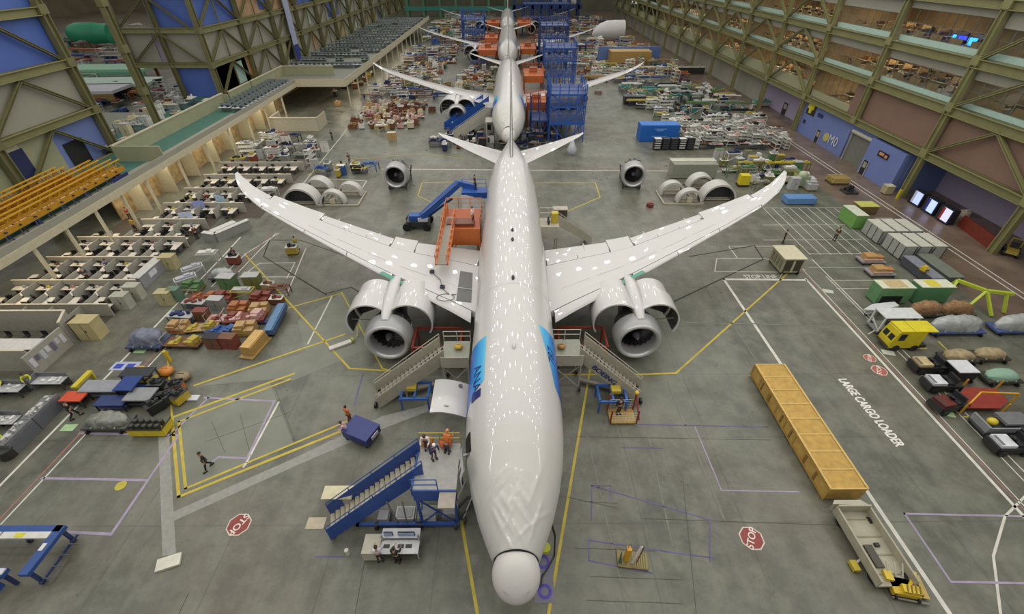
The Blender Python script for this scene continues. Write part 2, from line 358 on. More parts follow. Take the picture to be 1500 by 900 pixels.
# wing planform: x, y leading edge, y trailing edge, z of chord, thickness
WNG = [(2.6, 19.3, 31.5, 3.75, 1.5), (5, 20.95, 31.45, 4.1, 1.25), (9.9, 24.15, 31.6, 4.65, .85), (11.5, 25.2, 31.8, 4.85, .78), (16.5, 28.5, 33.7, 5.5, .55), (21.5, 31.75, 35.6, 6.25, .4), (25.6, 34.45, 37.2, 7.0, .28), (28, 36.6, 38.75, 7.5, .2), (29.6, 38.7, 40.2, 7.85, .13), (30.5, 40.5, 41.15, 8.05, .06)]
def wpt(x, c, top=True, off=0.):
    le, te, z, t = [interp(WNG, x, k) for k in (1, 2, 3, 4)]
    prof = 1.26*(math.sqrt(max(c, 0))*(1-c)**.9+.0)*.95
    zz = z+(t/2*prof*1.6 if top else -t/2*prof*1.1)-c*t*.25
    return Vector((x, le+(te-le)*c, zz+off))
def wing_piece(x0, x1, c0, c1, off=0., nx=14, nc=6, ext=0.):
    mb = MB(); rings = []
    for i in range(nx+1):
        x = x0+(x1-x0)*i/nx; cs = [c0+(c1-c0)*k/nc for k in range(nc+1)]
        up = [wpt(x, c, True, off) for c in cs]; dn = [wpt(x, c, False, off)-Vector((0, 0, .03)) for c in cs]
        if ext: up[-1].y += ext; dn[-1].y += ext
        rings.append(up+dn[::-1])
    return mb.loft(rings, smooth=False)
def mirror(mb):
    m = MB(); m.v = [(-x, y, z) for x, y, z in mb.v]; m.f = list(mb.f); m.sm = list(mb.sm); return m
def engine_parts(T, x, y0, z, open_cowls=True, mount=True):
    # inlet cowl
    prof = [(1.35, 1.42), (.5, 1.36), (.18, 1.4), (.04, 1.5), (0, 1.62), (.06, 1.74), (.3, 1.86), (.8, 1.93), (1.5, 1.94)]
    L = MB().lathe(prof, (x, y0, z), 'Y', 40).build('inlet_cowl', mat('inlet_grey', '9b9b9b', .3, metal=.2), T)
    MB().lathe([(.25, 1.385), (.1, 1.44), (.02, 1.53), (-.012, 1.62), (.03, 1.72), (.14, 1.80)], (x, y0-.004, z), 'Y', 40).build('inlet_lip', LIPM, L)
    MB().lathe([(1.3, 1.43), (1.34, .2), (1.3, .0)], (x, y0, z), 'Y', 32).build('fan_back', DARK, T)
    for k in range(1):
        mb = MB()
        for i in range(18):
            a = 2*math.pi*i/18; b = a+.22
            mb.add([(x+.3*math.cos(a), y0+.95, z+.3*math.sin(a)), (x+1.38*math.cos(b), y0+1.0, z+1.38*math.sin(b)), (x+1.38*math.cos(b+.26), y0+1.25, z+1.38*math.sin(b+.26)), (x+.3*math.cos(a+.3), y0+1.2, z+.3*math.sin(a+.3))], [(0, 1, 2, 3)])
        mb.build('fan_blades', FANM, T)
    MB().lathe([(.35, .02), (.5, .14), (.8, .27), (1.0, .33)], (x, y0, z), 'Y', 20, caps=True).build('spinner', mat('spinner_grey', '55565a', .3), T)
    mb = MB().lathe([(1.5, 1.62), (2.1, 1.66), (2.3, 1.5), (2.9, 1.45)], (x, y0, z), 'Y', 32); mb.build('fan_case', CORE, T)
    mb = MB().lathe([(2.4, 1.05), (3.4, 1.1), (4.2, .9), (5.2, .72), (5.9, .5), (6.5, .12)], (x, y0, z), 'Y', 24); mb.build('engine_core', CORE, T)
    mb = MB()
    for i in range(9):
        a = i*.7; mb.bar((x+1.2*math.cos(a), y0+2.3, z+1.2*math.sin(a)), (x+1.2*math.cos(a+.8), y0+2.3, z+1.2*math.sin(a+.8)), .06); mb.path([(x+1.68*math.cos(a), y0+1.6, z+1.68*math.sin(a)), (x+1.7*math.cos(a+.2), y0+2.1, z+1.7*math.sin(a+.2)), (x+1.15*math.cos(a), y0+3.2, z+1.15*math.sin(a))], .06)
    mb.build('pipework', METAL, T, kind=None)
    if open_cowls:
        for sd in (-1, 1):
            for yy, ln, r, cx in ((1.62, 2.1, 1.95, 1.62), (3.75, 1.7, 1.85, 1.56)):
                mb = MB(); ro = []; n = 16
                for k, rr in enumerate((r, r-.1)):
                    pass
                outer = [(cx+r*math.cos(a), .75+r*math.sin(a)) for a in [math.radians(168-200*i/n) for i in range(n+1)]]
                inner = [(cx+(r-.12)*math.cos(a), .75+(r-.12)*math.sin(a)) for a in [math.radians(168-200*i/n) for i in range(n+1)]]
                if cx > 1.55: nm = 'fan_cowl'
                else: nm = 'reverser_cowl'
                def rg(P, y): return [Vector((x+sd*px, y, z+pz)) for px, pz in P]
                mb.loft([rg(outer, y0+yy), rg(outer, y0+yy+ln)], closed=False)
                mb.loft([rg(inner, y0+yy), rg(inner, y0+yy+ln)], closed=False)
                vs = rg(outer, y0+yy)+rg(inner, y0+yy); m_ = n+1
                mb.add(vs, [(i, i+1, m_+i+1, m_+i) for i in range(n)]); vs = rg(outer, y0+yy+ln)+rg(inner, y0+yy+ln); mb.add(vs, [(i, i+1, m_+i+1, m_+i) for i in range(n)])
                mb.add(rg([outer[-1], inner[-1]], y0+yy)+rg([inner[-1], outer[-1]], y0+yy+ln), [(0, 1, 2, 3)])
                cw = mb.build(nm, WHITE, T)
                pin = MB(); pi = [(cx+(r-.14)*math.cos(a), .75+(r-.14)*math.sin(a)) for a in [math.radians(166-196*i/n) for i in range(n+1)]]
                pin.loft([rg(pi, y0+yy+.15), rg(pi, y0+yy+ln-.15)], closed=False).build('cowl_lining', CORE, cw)
                if cx < 1.6:
                    bp = rg(pi, y0+yy+.3); c0 = sum(bp, Vector())/len(bp); MB().add([c0]+bp, [(0, i+1, i+2) for i in range(n)]+[(0, n+1, 1)]).build('duct_wall', mat('duct_wall_dark', '34342f', .6, var=.6, scale=6), cw)
                MB().bar((x+sd*1.3, y0+yy+.3, z+.9), (x+sd*(cx+r*.75), y0+yy+.2, z+.55+r*.3), .05).build('hold_open_rod', METAL, cw)
def airliner(label, X0, Y0, detail=True):
    T = thing('airliner', label, 'airplane', (X0, Y0, 0))
    f = MB().loft(fus_skin(1.75, 55.9), caps=True).build('fuselage', WHITE, T)
    # the radome stands swung open on its top hinge, its dome facing up and forward
    ax = Vector((0, -math.cos(.72), math.sin(.72))); ay = Vector((0, math.sin(.72), math.cos(.72))); oc = Vector((0, 1.15, 4.14))
    MB().loft([[oc+Vector((1, 0, 0))*(1.14*r*math.cos(t))+ay*(1.27*r*math.sin(t))+ax*h for t in [2*math.pi*i/40 for i in range(40)]] for h, r in ((-.1, .99), (0, 1), (.2, .985), (.4, .93), (.6, .82), (.76, .66), (.87, .45), (.93, .22), (.95, .01))]).build('radome', RADO, T)
    rd = T.children[-1]
    for sx in (-1, 1): MB().bar(oc+Vector((sx*.85, 0, 0))+ax*.62+ay*-.1, oc+Vector((sx*.35, 0, 0))+ax*.98+ay*-.5, .035, .02).build('lightning_strip', '8a8780', rd)
    MB().loft([[fus(s, 2*math.pi*i/40, o)+Vector((0, -.02, 0)) for i in range(40)] for s, o in ((1.76, -.03), (1.735, -.03), (1.72, -.12), (1.76, -1.0))], caps=False).build('nose_bulkhead', DARK, T)
    # nose film
    vs, fs = fus_patch(1.78, 7.2, -1.55, 1.55, .012, ns=60, na=60, edge=lambda s: (-1.55, 1.55))
    rnd = random.Random(4); wr = [(rnd.uniform(2.3, 4.6), rnd.uniform(-1.1, 1.1), rnd.uniform(.4, 1.3), rnd.choice((-1, 1))*rnd.uniform(.4, 1.3)) for _ in range(20)]
    out = []
    for p in vs:
        d = 0.
        for ys, xs, ln, sl in wr:
            t = (p.y-ys)/ln
            if abs(t) < 1: d += .075*math.exp(-((p.x-xs-sl*(p.y-ys))/.07)**2)*(1-t*t)
        out.append(p+Vector((0, 0, min(d, .08))))
    MB().add(out, fs, True).build('protective_film', WFILM, T)
    # livery: port side reads ANA, starboard 787, each on a blue band
    for sd, nm, s0, s1 in ((-1, 'ANA', 8.9, 14.5), (1, '787', 8.9, 15.5)):
        def eg(s): 
            a = .66 if sd < 0 else .56+max(0, 16-s)*.085
            lo = 1.9
            k = max(0, (10.6-s)/1.7); return (sd*min(lo-.02, a+k*.95), sd*lo)
        vs, fs = fus_patch(s0, s1, 0, 0, .012, edge=eg, ns=30, na=14); P = MB().add(vs, fs, True).build('livery_band', LIV, f)
        tv, tf = text_mesh(nm, 1.2)
        if sd < 0: sp0, hh = 11.15, .9
        else: sp0, hh = 13.2, .98
        mb = MB()
        # subdivide the letters and wrap them on the skin
        import bmesh
        bm = bmesh.new(); V = [bm.verts.new(v) for v in tv]
        for ff in tf:
            try: bm.faces.new([V[i] for i in ff])
            except ValueError: pass
        bmesh.ops.triangulate(bm, faces=bm.faces); bmesh.ops.subdivide_edges(bm, edges=bm.edges, cuts=2, use_grid_fill=True)
        bm.verts.ensure_lookup_table(); bm.verts.index_update()
        mb.add([fus(sp0+(-v.co.x*.85 if sd < 0 else v.co.x*.85)*(1 if sd < 0 else 1), sd*hh+(-v.co.y*.3*(-1 if sd < 0 else 1)), .02+.006) for v in bm.verts], [tuple(v.index for v in q.verts) for q in bm.faces], True); bm.free()
        mb.build('lettering', INK, P)
    if detail:
        vs, fs = fus_patch(9.5, 10.1, -1.05, -.74, .022); MB().add(vs, fs, True).build('logo_square', INK, f)
        for s in (fl(750,336,7.95).y-7.7, fl(750,350,7.95).y-7.7, 12.8, 20.3): MB().ball(fus(s, 0, -.02)+Vector((0, 0, .05)), (.12, .3, .16), 10, 6).build('antenna_blister', 'c8c8c4' if s < 20 else '2b2b2a', T)
        # seams
        for s in (19.6, 31.2, 39):
            MB().loft([[fus(q, -1.7+3.4*i/40, .004) for i in range(41)] for q in (s, s+.035)], closed=False).build('skin_seam', '9a9a95', f)
        vs, fs = fus_patch(6.6, 7.75, -1.55, -1.08, .015); d = MB().add(vs, fs, True).build('entry_doorway', DARK, f)
        rings = [[fus(5.05+1.15*k, -1.52+.6*t)+Vector((-.42-.05*b-.25*t, 0, .28+.35*t)) for t in [i/8 for i in range(9)]] for k, b in ((0, 0), (1, 0), (1, 1), (0, 1), (0, 0))]
        MB().loft(rings, closed=False, smooth=False).build('entry_door', WHITE, T); ed = T.children[-1]
        for k in (.3, .65): MB().bar(fus(5.05+1.15*k, -1.3)+Vector((-.58, 0, .42)), fus(5.05+1.15*k, -1.1)+Vector((-.66, 0, .55)), .12, .04).build('door_slot', '4a4a48', ed)
        MB().bar(fus(6.3, -1.2)+Vector((-.5, 0, .3)), fus(6.6, -1.2), .12).build('door_hinge', METAL, ed)
        vs, fs = fus_patch(9.6, 12.3, -2.35, -1.62, .012); MB().add(vs, fs, True).build('cargo_doorway', DARK, f)
        n = 10; top = [Vector((-2.75-2.35*i/n, 0, 4.75+.95*math.sin(i/n*1.4)-.35*(i/n)**2)) for i in range(n+1)]
        mb = MB(); y0, y1 = 9.7, 12.35
        mb.loft([[p+Vector((0, y, dz)) for p in top] for y, dz in ((y0, 0), (y1, 0), (y1, -.14), (y0, -.14), (y0, 0))], closed=False)
        cdr = mb.build('cargo_door', WHITE, T)
        MB().tube(top[3]+Vector((0, y1-.35, .02)), top[3]+Vector((0, y1-.35, .06)), .14, 12).build('door_port', '3a3a38', cdr)
        MB().box(top[6]+Vector((0, y0+.5, .02)), (.28, .1, .05)).build('door_latch', '8a8a86', cdr)
    # wing-body fairing
    MB().loft([[Vector((sx*(2.6+w_)*1.0, y, z)) for sx, z in ((-1, 4.2), (-1.06, 3.2), (-.9, 2.1), (-.5, 1.55), (.5, 1.55), (.9, 2.1), (1.06, 3.2), (1, 4.2))] for y, w_ in ((17.5, 0), (19.5, .35), (22, .55), (31, .55), (34, .3), (36, 0))]).build('wing_fairing', WHITE, T)
    for sd in (1, -1):
        def B(mb, name, m, par, **k):
            return (mb if sd > 0 else mirror(mb)).build(name, m, par, **k)
        rings = []
        xs = [2.6+(30.5-2.6)*i/40 for i in range(41)]
        cs = [.1, .2, .32, .45, .58, .7]
        for x in xs: rings.append([wpt(x, c, True) for c in cs]+[wpt(x, c, False) for c in cs[::-1]])
        W = B(MB().loft(rings, smooth=False), 'wing', WHITE, T)
        B(wing_piece(3.4, 9.2, 0, .093, -.03), 'inboard_slat', WHITE, W)
        for a, b in ((10.6, 15.2), (15.28, 20.0), (20.08, 25.3)): B(wing_piece(a, b, 0, .093, -.03, 8), 'slat', WHITE, W)
        B(wing_piece(25.4, 30.5, 0, .1, 0, 8), 'raked_tip', WHITE, W)
        B(wing_piece(25.4, 30.5, .7, 1, 0, 8), 'tip_trailing_edge', WHITE, W)
        for a, b in ((3.3, 6.2), (6.25, 9.3), (11.9, 14.3), (14.35, 16.7), (16.75, 19.1)): B(wing_piece(a, b, .705, .8, .02, 4, 2), 'spoiler', WHITE, W)
        B(wing_piece(2.9, 9.4, .8, 1, -.03, 8, 3, .12), 'inboard_flap', WHITE, W)
        B(wing_piece(9.45, 11.7, .705, 1, -.0, 4, 4, .5), 'flaperon', WHITE, W)
        B(wing_piece(11.8, 19.4, .8, 1, -.02, 8, 3, .05), 'outboard_flap', WHITE, W)
        B(wing_piece(19.5, 25.3, .705, 1, -.02, 8, 4, .42), 'aileron', WHITE, W)
        for x in (7.2, 13.4, 18.0):
            le, te, z, t = [interp(WNG, x, k) for k in (1, 2, 3, 4)]
            B(MB().loft([[Vector((x+r*.22*math.cos(a), y, z-.45+r*.4*math.sin(a))) for a in [i*math.pi/4 for i in range(8)]] for y, r in ((te-4, .1), (te-3, .9), (te-1, 1), (te+.3, .5), (te+.9, .05))]), 'flap_track_fairing', WHITE, W)
        if detail:
            for k in range(5):
                x = 4.2+k*3.3; a, b = wpt(x, .3, True, .012), wpt(x+2.6, .3, True, .012); B(MB().bar(a, b, .03, .008), 'panel_seam', 'a9a9a5', W)
        # tailplane
        hs = [(.9, 47.2, 53.2, 6.05, .55), (2.2, 48.6, 53.6, 6.25, .42), (6, 51.9, 54.9, 6.85, .25), (9.2, 54.7, 56.0, 7.5, .12), (9.95, 55.6, 56.1, 7.7, .05)]
        rings = []
        for x, le, te, z, t in hs: rings.append([Vector((x, le+(te-le)*c, z+t*h)) for c, h in ((0, 0), (.12, .38), (.35, .5), (.7, .3), (1, 0), (.7, -.25), (.35, -.45), (.12, -.35))])
        H = B(MB().loft(rings, smooth=False), 'tailplane', WHITE, T)
        B(MB().loft([[Vector((x, le+(te-le)*c, z+t*.34+.012)) for c in (.685, .7)] for x, le, te, z, t in hs], closed=False), 'elevator_gap', 'a2a29e', H)
        # engine and pylon
        e0, ez, ex = 18.95, 2.4, 10.15
        rings = []
        for y, zt, zb, w_ in ((e0+.7, 4.34, 4.1, .3), (e0+1.6, 4.62, 4.0, .4), (e0+3.2, 4.85, 3.6, .46), (e0+4.8, 5.0, 3.4, .46), (e0+8, 4.5, 3.6, .3)):
            rings.append([Vector((ex+a*w_, y, z)) for a, z in ((-1, zb), (-1, zt), (-.3, zt+.06), (.3, zt+.06), (1, zt), (1, zb))])
        B(MB().loft(rings), 'pylon', WHITE, T)
        if detail: B(MB().bar(wpt(8.9, .02, True, .06), wpt(11.6, .02, True, .06), .4, .03), 'primer_strip', GREEN, W)
        G = bpy.data.objects.new('engine', None); C.objects.link(G); G.parent = T
        if sd < 0: G.rotation_euler = (0, 0, 0)
        engine_parts(G, sd*ex, e0, ez)
        for y in (27.5,): 
            g = bpy.data.objects.new('main_gear', None); C.objects.link(g); g.parent = T
            for dx in (-.5, .5):
                for dy in (-.75, .75): MB().tube((sd*3.4+dx-.18, y+dy, .62), (sd*3.4+dx+.18, y+dy, .62), .62, 18).build('wheel', '242424', g)
            MB().tube((sd*3.4, y, .6), (sd*3.4, y, 3), .16).build('strut', METAL, g)
    g = bpy.data.objects.new('nose_gear', None); C.objects.link(g); g.parent = T
    for dx in (-.3, .3): MB().tube((dx-.14, 5.6, .5), (dx+.14, 5.6, .5), .5, 18).build('wheel', '242424', g)
    MB().tube((0, 5.6, .5), (0, 5.9, 2.4), .13).build('strut', METAL, g)
    # fin
    fin = [(7.3, 45.6, 54.6, .46), (8.2, 46.6, 55.0, .42), (11, 49.6, 55.9, .32), (14, 52.6, 56.9, .22), (16.6, 55.1, 57.6, .14), (16.95, 55.9, 57.7, .05)]
    rings = [[Vector((t*h*.5, le+(te-le)*c, z)) for c, h in ((0, 0), (.1, .8), (.3, 1), (.7, .6), (1, 0), (.7, -.6), (.3, -1), (.1, -.8))] for z, le, te, t in fin]
    fn = MB().loft(rings).build('fin', mat('fin_paint', '777775', .35), T)
    MB().loft([[Vector((t*h*.35, le-.06+abs(h)*.3, z)) for h in (-1, -.4, 0, .4, 1)] for z, le, te, t in fin], closed=False).build('fin_leading_edge', LIPM, fn)
    return T
A1 = airliner('foremost white airliner, radome swung open, blue lettered bands on its flanks', .25, 7.7)
A2 = airliner('white airliner second in line, between blue scaffold tower and orange platforms', -.1, 73.0, False)
A3 = airliner('white airliner third in line, behind the blue scaffold tower', -.35, 138.3, False)
A4 = airliner('white airliner fourth and last in line at the far end', -.6, 203.6, False)
# ---------------------------------------------------------------- steel and walls
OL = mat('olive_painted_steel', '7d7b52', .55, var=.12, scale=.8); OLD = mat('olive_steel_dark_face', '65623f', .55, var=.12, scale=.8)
TEAL = mat('pale_teal_sill_panel', 'a5bfb4', .35, var=.08); PINK = mat('pink_brown_wall_panel', '7d6355', .7, var=.08, scale=.4); GRYW = mat('warm_grey_wall_panel', '8f8d80', .7, var=.07, scale=.4)
BLUW = mat('blue_wall_paint', '6878ab', .55, var=.06, scale=.3); BLUD = mat('deep_blue_wall_paint', '4660a6', .5, var=.08, scale=.3); LILW = mat('lilac_wall_paint', '978ea6', .6, var=.06)
CREAM = mat('cream_painted_edge', 'b7b096', .6, var=.1); SAGE = mat('sage_parapet', '929375', .65, var=.08, scale=.6); TEALF = mat('teal_deck_floor', '3f6a5e', .6, var=.15, scale=.8); GRF = mat('grey_deck_floor', '7c7e74', .6, var=.12)
ROOMW = mat('room_wall_tan', 'a88a68', .7, var=.2, scale=.5); ROOMF = mat('room_carpet', '6d6152', .8, var=.3, scale=.8)
def glass_mat():
    m = bpy.data.materials.new('window_glass'); m.use_nodes = True; nt = m.node_tree; N = nt.nodes; L = nt.links; out = N['Material Output']; N.remove(N['Principled BSDF'])
    t = N.new('ShaderNodeBsdfTransparent'); t.inputs[0].default_value = (.93, .97, .95, 1); g = N.new('ShaderNodeBsdfGlossy'); g.inputs['Roughness'].default_value = .03; f = N.new('ShaderNodeValue'); f.outputs[0].default_value = .05
    mx = N.new('ShaderNodeMixShader'); L.new(f.outputs[0], mx.inputs[0]); L.new(t.outputs[0], mx.inputs[1]); L.new(g.outputs[0], mx.inputs[2]); L.new(mx.outputs[0], out.inputs[0]); return m
GLS = glass_mat()
def beamI(mb, a, b, h, w_):         # wide-flange section seen from the hall
    a, b = Vector(a), Vector(b); up = Vector((0, 0, 1)) if abs((b-a).normalized().z) < .9 else Vector((0, 1, 0))
    mb.bar(a, b, w_*.35, h)
    for s in (-1, 1): mb.bar(a+up*s*h/2, b+up*s*h/2, w_, .08)
    return mb
n_ = [0]
def st(mb, name, m): return mb.build(name, m, kind='structure')
# ---- east facade, x = 56
XE = 56.
CY = [44.4, 59.6, 75., 90.4, 106, 121.8, 137.4, 153, 168.6, 184, 200, 216, 232, 248, 264, 280]
for i, y in enumerate(CY):
    full = i not in (2,)
    mb = MB(); z0 = 0 if full else 6
    for s in (-1, 1): mb.bb(XE-.75, XE-.1, y+s*.34-.06, y+s*.34+.06, z0, 30)
    mb.bb(XE-.5, XE-.36, y-.3, y+.3, z0, 30)
    for z in (6.2, 12, 17.2, 22.8): mb.bb(XE-.8, XE-.05, y-.55, y+.55, z-.5, z+.5)
    st(mb, 'wall_east_column', OL)
for z0, z1 in ((5.6, 6.5), (11.1, 12.15), (16.4, 17.4), (22.2, 23.2)):
    mb = MB(); y0, y1 = 20, 290; mb.bb(XE-.35, XE-.2, y0, y1, z0, z1); mb.bb(XE-.75, XE+.1, y0, y1, z1-.08, z1); mb.bb(XE-.75, XE+.1, y0, y1, z0, z0+.08)
    st(mb, 'wall_east_girder', OL)
    st(MB().bb(XE+.1, XE+14, y0, y1, z1-.35, z1-.05), 'wall_east_floor_slab', ROOMF)
def invv(y0, y1, z0, z1, w_=.42, ym=None, up=True):
    ym = ym or (y0+y1)/2; a, b = (z0, z1) if up else (z1, z0)
    for p, q in (((y0, a), (ym, b)), ((y1, a), (ym, b))): st(beamI(MB(), (XE-.45, p[0], p[1]), (XE-.45, q[0], q[1]), w_*.7, w_), 'wall_east_brace', OL)
LV_ = ((6.5, 11.1), (12.15, 16.4), (17.4, 22.2))
for i in range(len(CY)-1):
    y0, y1 = CY[i], CY[i+1]
    if i in (1, 2): continue
    for z0, z1 in LV_: invv(y0+.3, y1-.3, z0, z1)
wc = [0]
def window(y0, y1, z0, z1, panes, rows=2, x=XE+.35):
    wc[0] += 1; W = MB()
    W.bb(x-.05, x+.05, y0, y1, z0, z0+.07).bb(x-.05, x+.05, y0, y1, z1-.07, z1)
    for i in range(panes+1): y = y0+(y1-y0)*i/panes; W.bb(x-.04, x+.04, y-.03, y+.03, z0, z1)
    for j in range(1, rows): z = z0+(z1-z0)*j/rows; W.bb(x-.04, x+.04, y0, y1, z-.025, z+.025)
    f = W.build('window_%d' % wc[0], mat('window_bar', '6f7160', .5), kind='structure')
    MB().bb(x-.01, x+.01, y0, y1, z0, z1).build('glass', GLS, f)
def pan(x0, x1, y0, y1, z0, z1, m, n='wall_east_panel'): return st(MB().bb(x0, x1, y0, y1, z0, z1), n, m)
# solid panels and window bands per storey
for i in range(len(CY)-1):
    y0, y1 = CY[i]+.3, CY[i+1]-.3
    # storey 1
    if i < 2: pan(XE+.2, XE+.4, y0-.3, y1+.3, 6.5, 11.1, PINK)
    elif i == 2:
        pan(XE+.2, XE+.4, y0, 78.5, 6.5, 11.1, PINK); window(78.5, y1, 7.6, 10.9, 7, 1); pan(XE+.2, XE+.4, 78.5, y1, 6.5, 7.5, SAGE)
    else: window(y0, y1, 8.5, 11, 9, 1); pan(XE+.2, XE+.4, y0, y1, 6.5, 8.4, SAGE)
    # storey 2
    window(y0, y1, 12.75, 15.2, 9, 2); pan(XE+.25, XE+.38, y0, y1, 12.15, 12.75, TEAL); pan(XE+.1, XE+.4, y0, y1, 15.2, 16.4, GRYW)
    # storey 3
    window(y0, y1, 18.1, 21.3 if i == 1 else 20.5, 9, 2); pan(XE+.25, XE+.38, y0, y1, 17.4, 18.1, TEAL); pan(XE+.1, XE+.4, y0, y1, 21.3 if i == 1 else 20.5, 22.2, GRYW)
for z0, z1 in LV_:
    pan(XE+13.6, XE+13.9, 20, 290, z0, z1, ROOMW, 'wall_east_room_back')
    for y in (59.6, 90.4, 121.8, 153, 200): pan(XE+.4, XE+13.6, y-.1, y+.1, z0, z1, ROOMW, 'wall_east_partition')
# ground storey
pan(XE+.1, XE+.3, 75.6, 90, 0, 5.6, BLUW); pan(XE-.9, XE+.3, 61.7, 69.1, 0, 5.2, BLUW); pan(XE+.1, XE+.35, 69.1, 75.6, 4.4, 5.6, BLUW)
pan(XE+3, XE+3.3, 90.8, 112, 0, 5.6, LILW); pan(XE+2, XE+2.3, 112, 290, 0, 5.6, GRYW); pan(XE+6, XE+6.3, 20, 61.6, 0, 5.6, LILW); pan(XE+.3, XE+6, 61.6, 61.8, 0, 5.6, BLUW)
pan(XE+.3, XE+3, 90.3, 90.5, 0, 5.6, LILW)
d = thing('door_1', None, None); d['kind'] = 'structure'
mb = MB()
for i in range(22): mb.bb(XE+.12, XE+.2+(i % 2)*.05, 69.6, 74.5, .05+i*.195, .24+i*.195)
mb.build('shutter_curtain', '6f7068', d); MB().tube((XE-.1, 69.4, 4.55), (XE-.1, 74.7, 4.55), .32, 12).build('roller_housing', 'a9a79c', d)
for y in (69.35, 74.75): MB().bb(XE-.1, XE+.3, y-.12, y+.12, 0, 4.4).build('guide_rail', '8b8f90', d)
def door(k, x, y, w_=1.1, h=2.1, col='20222c'):
    d = thing('door_%d' % k, None, None); d['kind'] = 'structure'
    MB().bb(x-.05, x+.02, y-w_/2, y+w_/2, 0, h).build('door_leaf', col, d); 
    for s in (-1, 1): MB().bb(x-.09, x, y+s*(w_/2+.05)-.05, y+s*(w_/2+.05)+.05, 0, h+.1).build('door_frame', 'a9a9a4', d)
    MB().bb(x-.09, x-.03, y-w_*.3, y+w_*.3, h*.5, h*.9).build('door_glazing', '9a8f86', d)
door(2, XE+.08, 83.2); door(3, XE-.95, 68.0); door(4, XE+2.98, 101.5, 1.8, 2.3)
def sign(nm, label, x, y, z, w_, h, col, txt=None, tcol='d9d9d2', size=.5, cat='sign'):
    t = thing(nm, label, cat, (x, y, z)); MB().bb(-.06, 0, -w_/2, w_/2, -h/2, h/2).build('board', col, t)
    if txt: lettering(txt, size, Matrix.Translation((-.07, 0, 0))@Matrix(((0, 0, -1, 0), (-1, 0, 0, 0), (0, 1, 0, 0), (0, 0, 0, 1))), 'letters', PAINT, t, tcol, bold=.01)
    return t
t = thing('wall_sign', 'yellow cross-shaped sign on the blue wall beside the olive column', 'sign', (XE-.1, 87.8, 5.0))
MB().prismx([(-.35, -1.1), (.35, -1.1), (.35, -.4), (.9, -.4), (.9, .4), (.35, .4), (.35, 1.1), (-.35, 1.1), (-.35, .4), (-.9, .4), (-.9, -.4), (-.35, -.4)], -.1, .1).build('board', 'c9c12f', t)
MB().bb(.1, .2, -1.3, 1.3, -1.4, 1.4).build('backing', '2a2b22', t)
sign('wall_sign', 'black sign board with orange and white patches on the projecting blue wall', XE-.95, 65.5, 3.85, 2.2, .8, '23212a')
MB().bb(XE-1.03, XE-1.01, 65.3, 66.3, 3.7, 4.1).bb(XE-1.03, XE-1.01, 64.6, 65.1, 3.6, 4.0).build('sign_patch', 'c08a64', None)
bpy.data.objects['sign_patch'].parent = bpy.data.objects['wall_sign.001']; bpy.data.objects['sign_patch'].location = (-(XE-.95), -65.5, -3.85)
sign('wall_sign', 'small dark sign on the blue wall right of the cross sign', XE+.04, 84.6, 4.3, 1.6, .6, '2f3a5c', None)
sign('wall_sign', 'small dark square sign low on the blue wall near the door', XE+.04, 88.6, 2.2, .7, .6, '2c3446')
t = thing('wall_lettering', 'large white lettering with a yellow round mark on the blue wall', 'sign', (XE+.02, 78.6, 1.7))
lettering('M0', 2.1, Matrix(((0, 0, -1, -.05), (-1, 0, 0, 0), (0, 1, 0, 0), (0, 0, 0, 1))), 'letters', PAINT, t, 'b7bccb', bold=.04); MB().tube((-.06, 2.1, 0), (-.02, 2.1, 0), .75, 16).build('round_mark', 'b3ad62', t)
# lit display cases in the recess
for i, (y, l) in enumerate([(58.2, 'lit vending cabinet with white and blue front, next to the big column'), (55.7, 'lit vending cabinet with blue stripe, in the middle of the row'), (53.2, 'lit vending cabinet with red stripe, last of the row')]):
    t = thing('vending_machine', l, 'vending machine', (XE-.2, y-1.2, 0), 0, 'vending cabinets in the recess')
    MB().bb(-.45, .45, -1.0, 1.0, 0, 1.95).build('cabinet', '22252e', t)
    MB().bb(-.5, -.45, -.85, .5, .3, 1.85).build('lit_front', mat('lit_panel_%d' % i, 'b9c4e6', .3, emit=('9fb4ff', 'a8c0ff', 'c9c4e6')[i], es=.9), t)
    MB().bb(-.52, -.5, .15, .5, .3, 1.85).build('stripe', ('c9d2ea', '3a3fa0', 'a83232')[i], t)
MB().bb(-3.3, 3.3, -.1, .1, 0, 1.5).build('red_screen_wall', '6e2a1c', None, label='dark red low screen wall in the recess behind vending cabinets', cat='screen').location = (XE+.3, 47.5, 0)
bpy.data.objects['red_screen_wall'].rotation_euler[2] = math.pi/2-.15
# ---- rooms behind the glass: desks and warm ceiling lamps
wl = bpy.data.lights.new('office_lamp', 'AREA'); wl.shape = 'RECTANGLE'; wl.size = 1.2; wl.size_y = 8; wl.energy = 700; wl.color = (1, .80, .55)
wl2 = bpy.data.lights.new('office_lamp_cool', 'AREA'); wl2.shape = 'RECTANGLE'; wl2.size = 1.2; wl2.size_y = 7; wl2.energy = 320; wl2.color = (.9, .93, 1)
for z0, z1 in LV_:
    for y in range(52, 200, 15):
        if (z0 < 7 and y < 76) or (z0 > 17 and 60 < y < 75): continue
        o = bpy.data.objects.new('office_lamp', wl2 if (z0 > 12 and y < 76) else wl); C.objects.link(o); o.location = (XE+6, y, z1-.3)
# ---- north end wall far away
st(MB().bb(-140, 75, 330, 331, 0, 34), 'wall_north', mat('far_wall', '6b6a56', .7, var=.3, scale=.06))
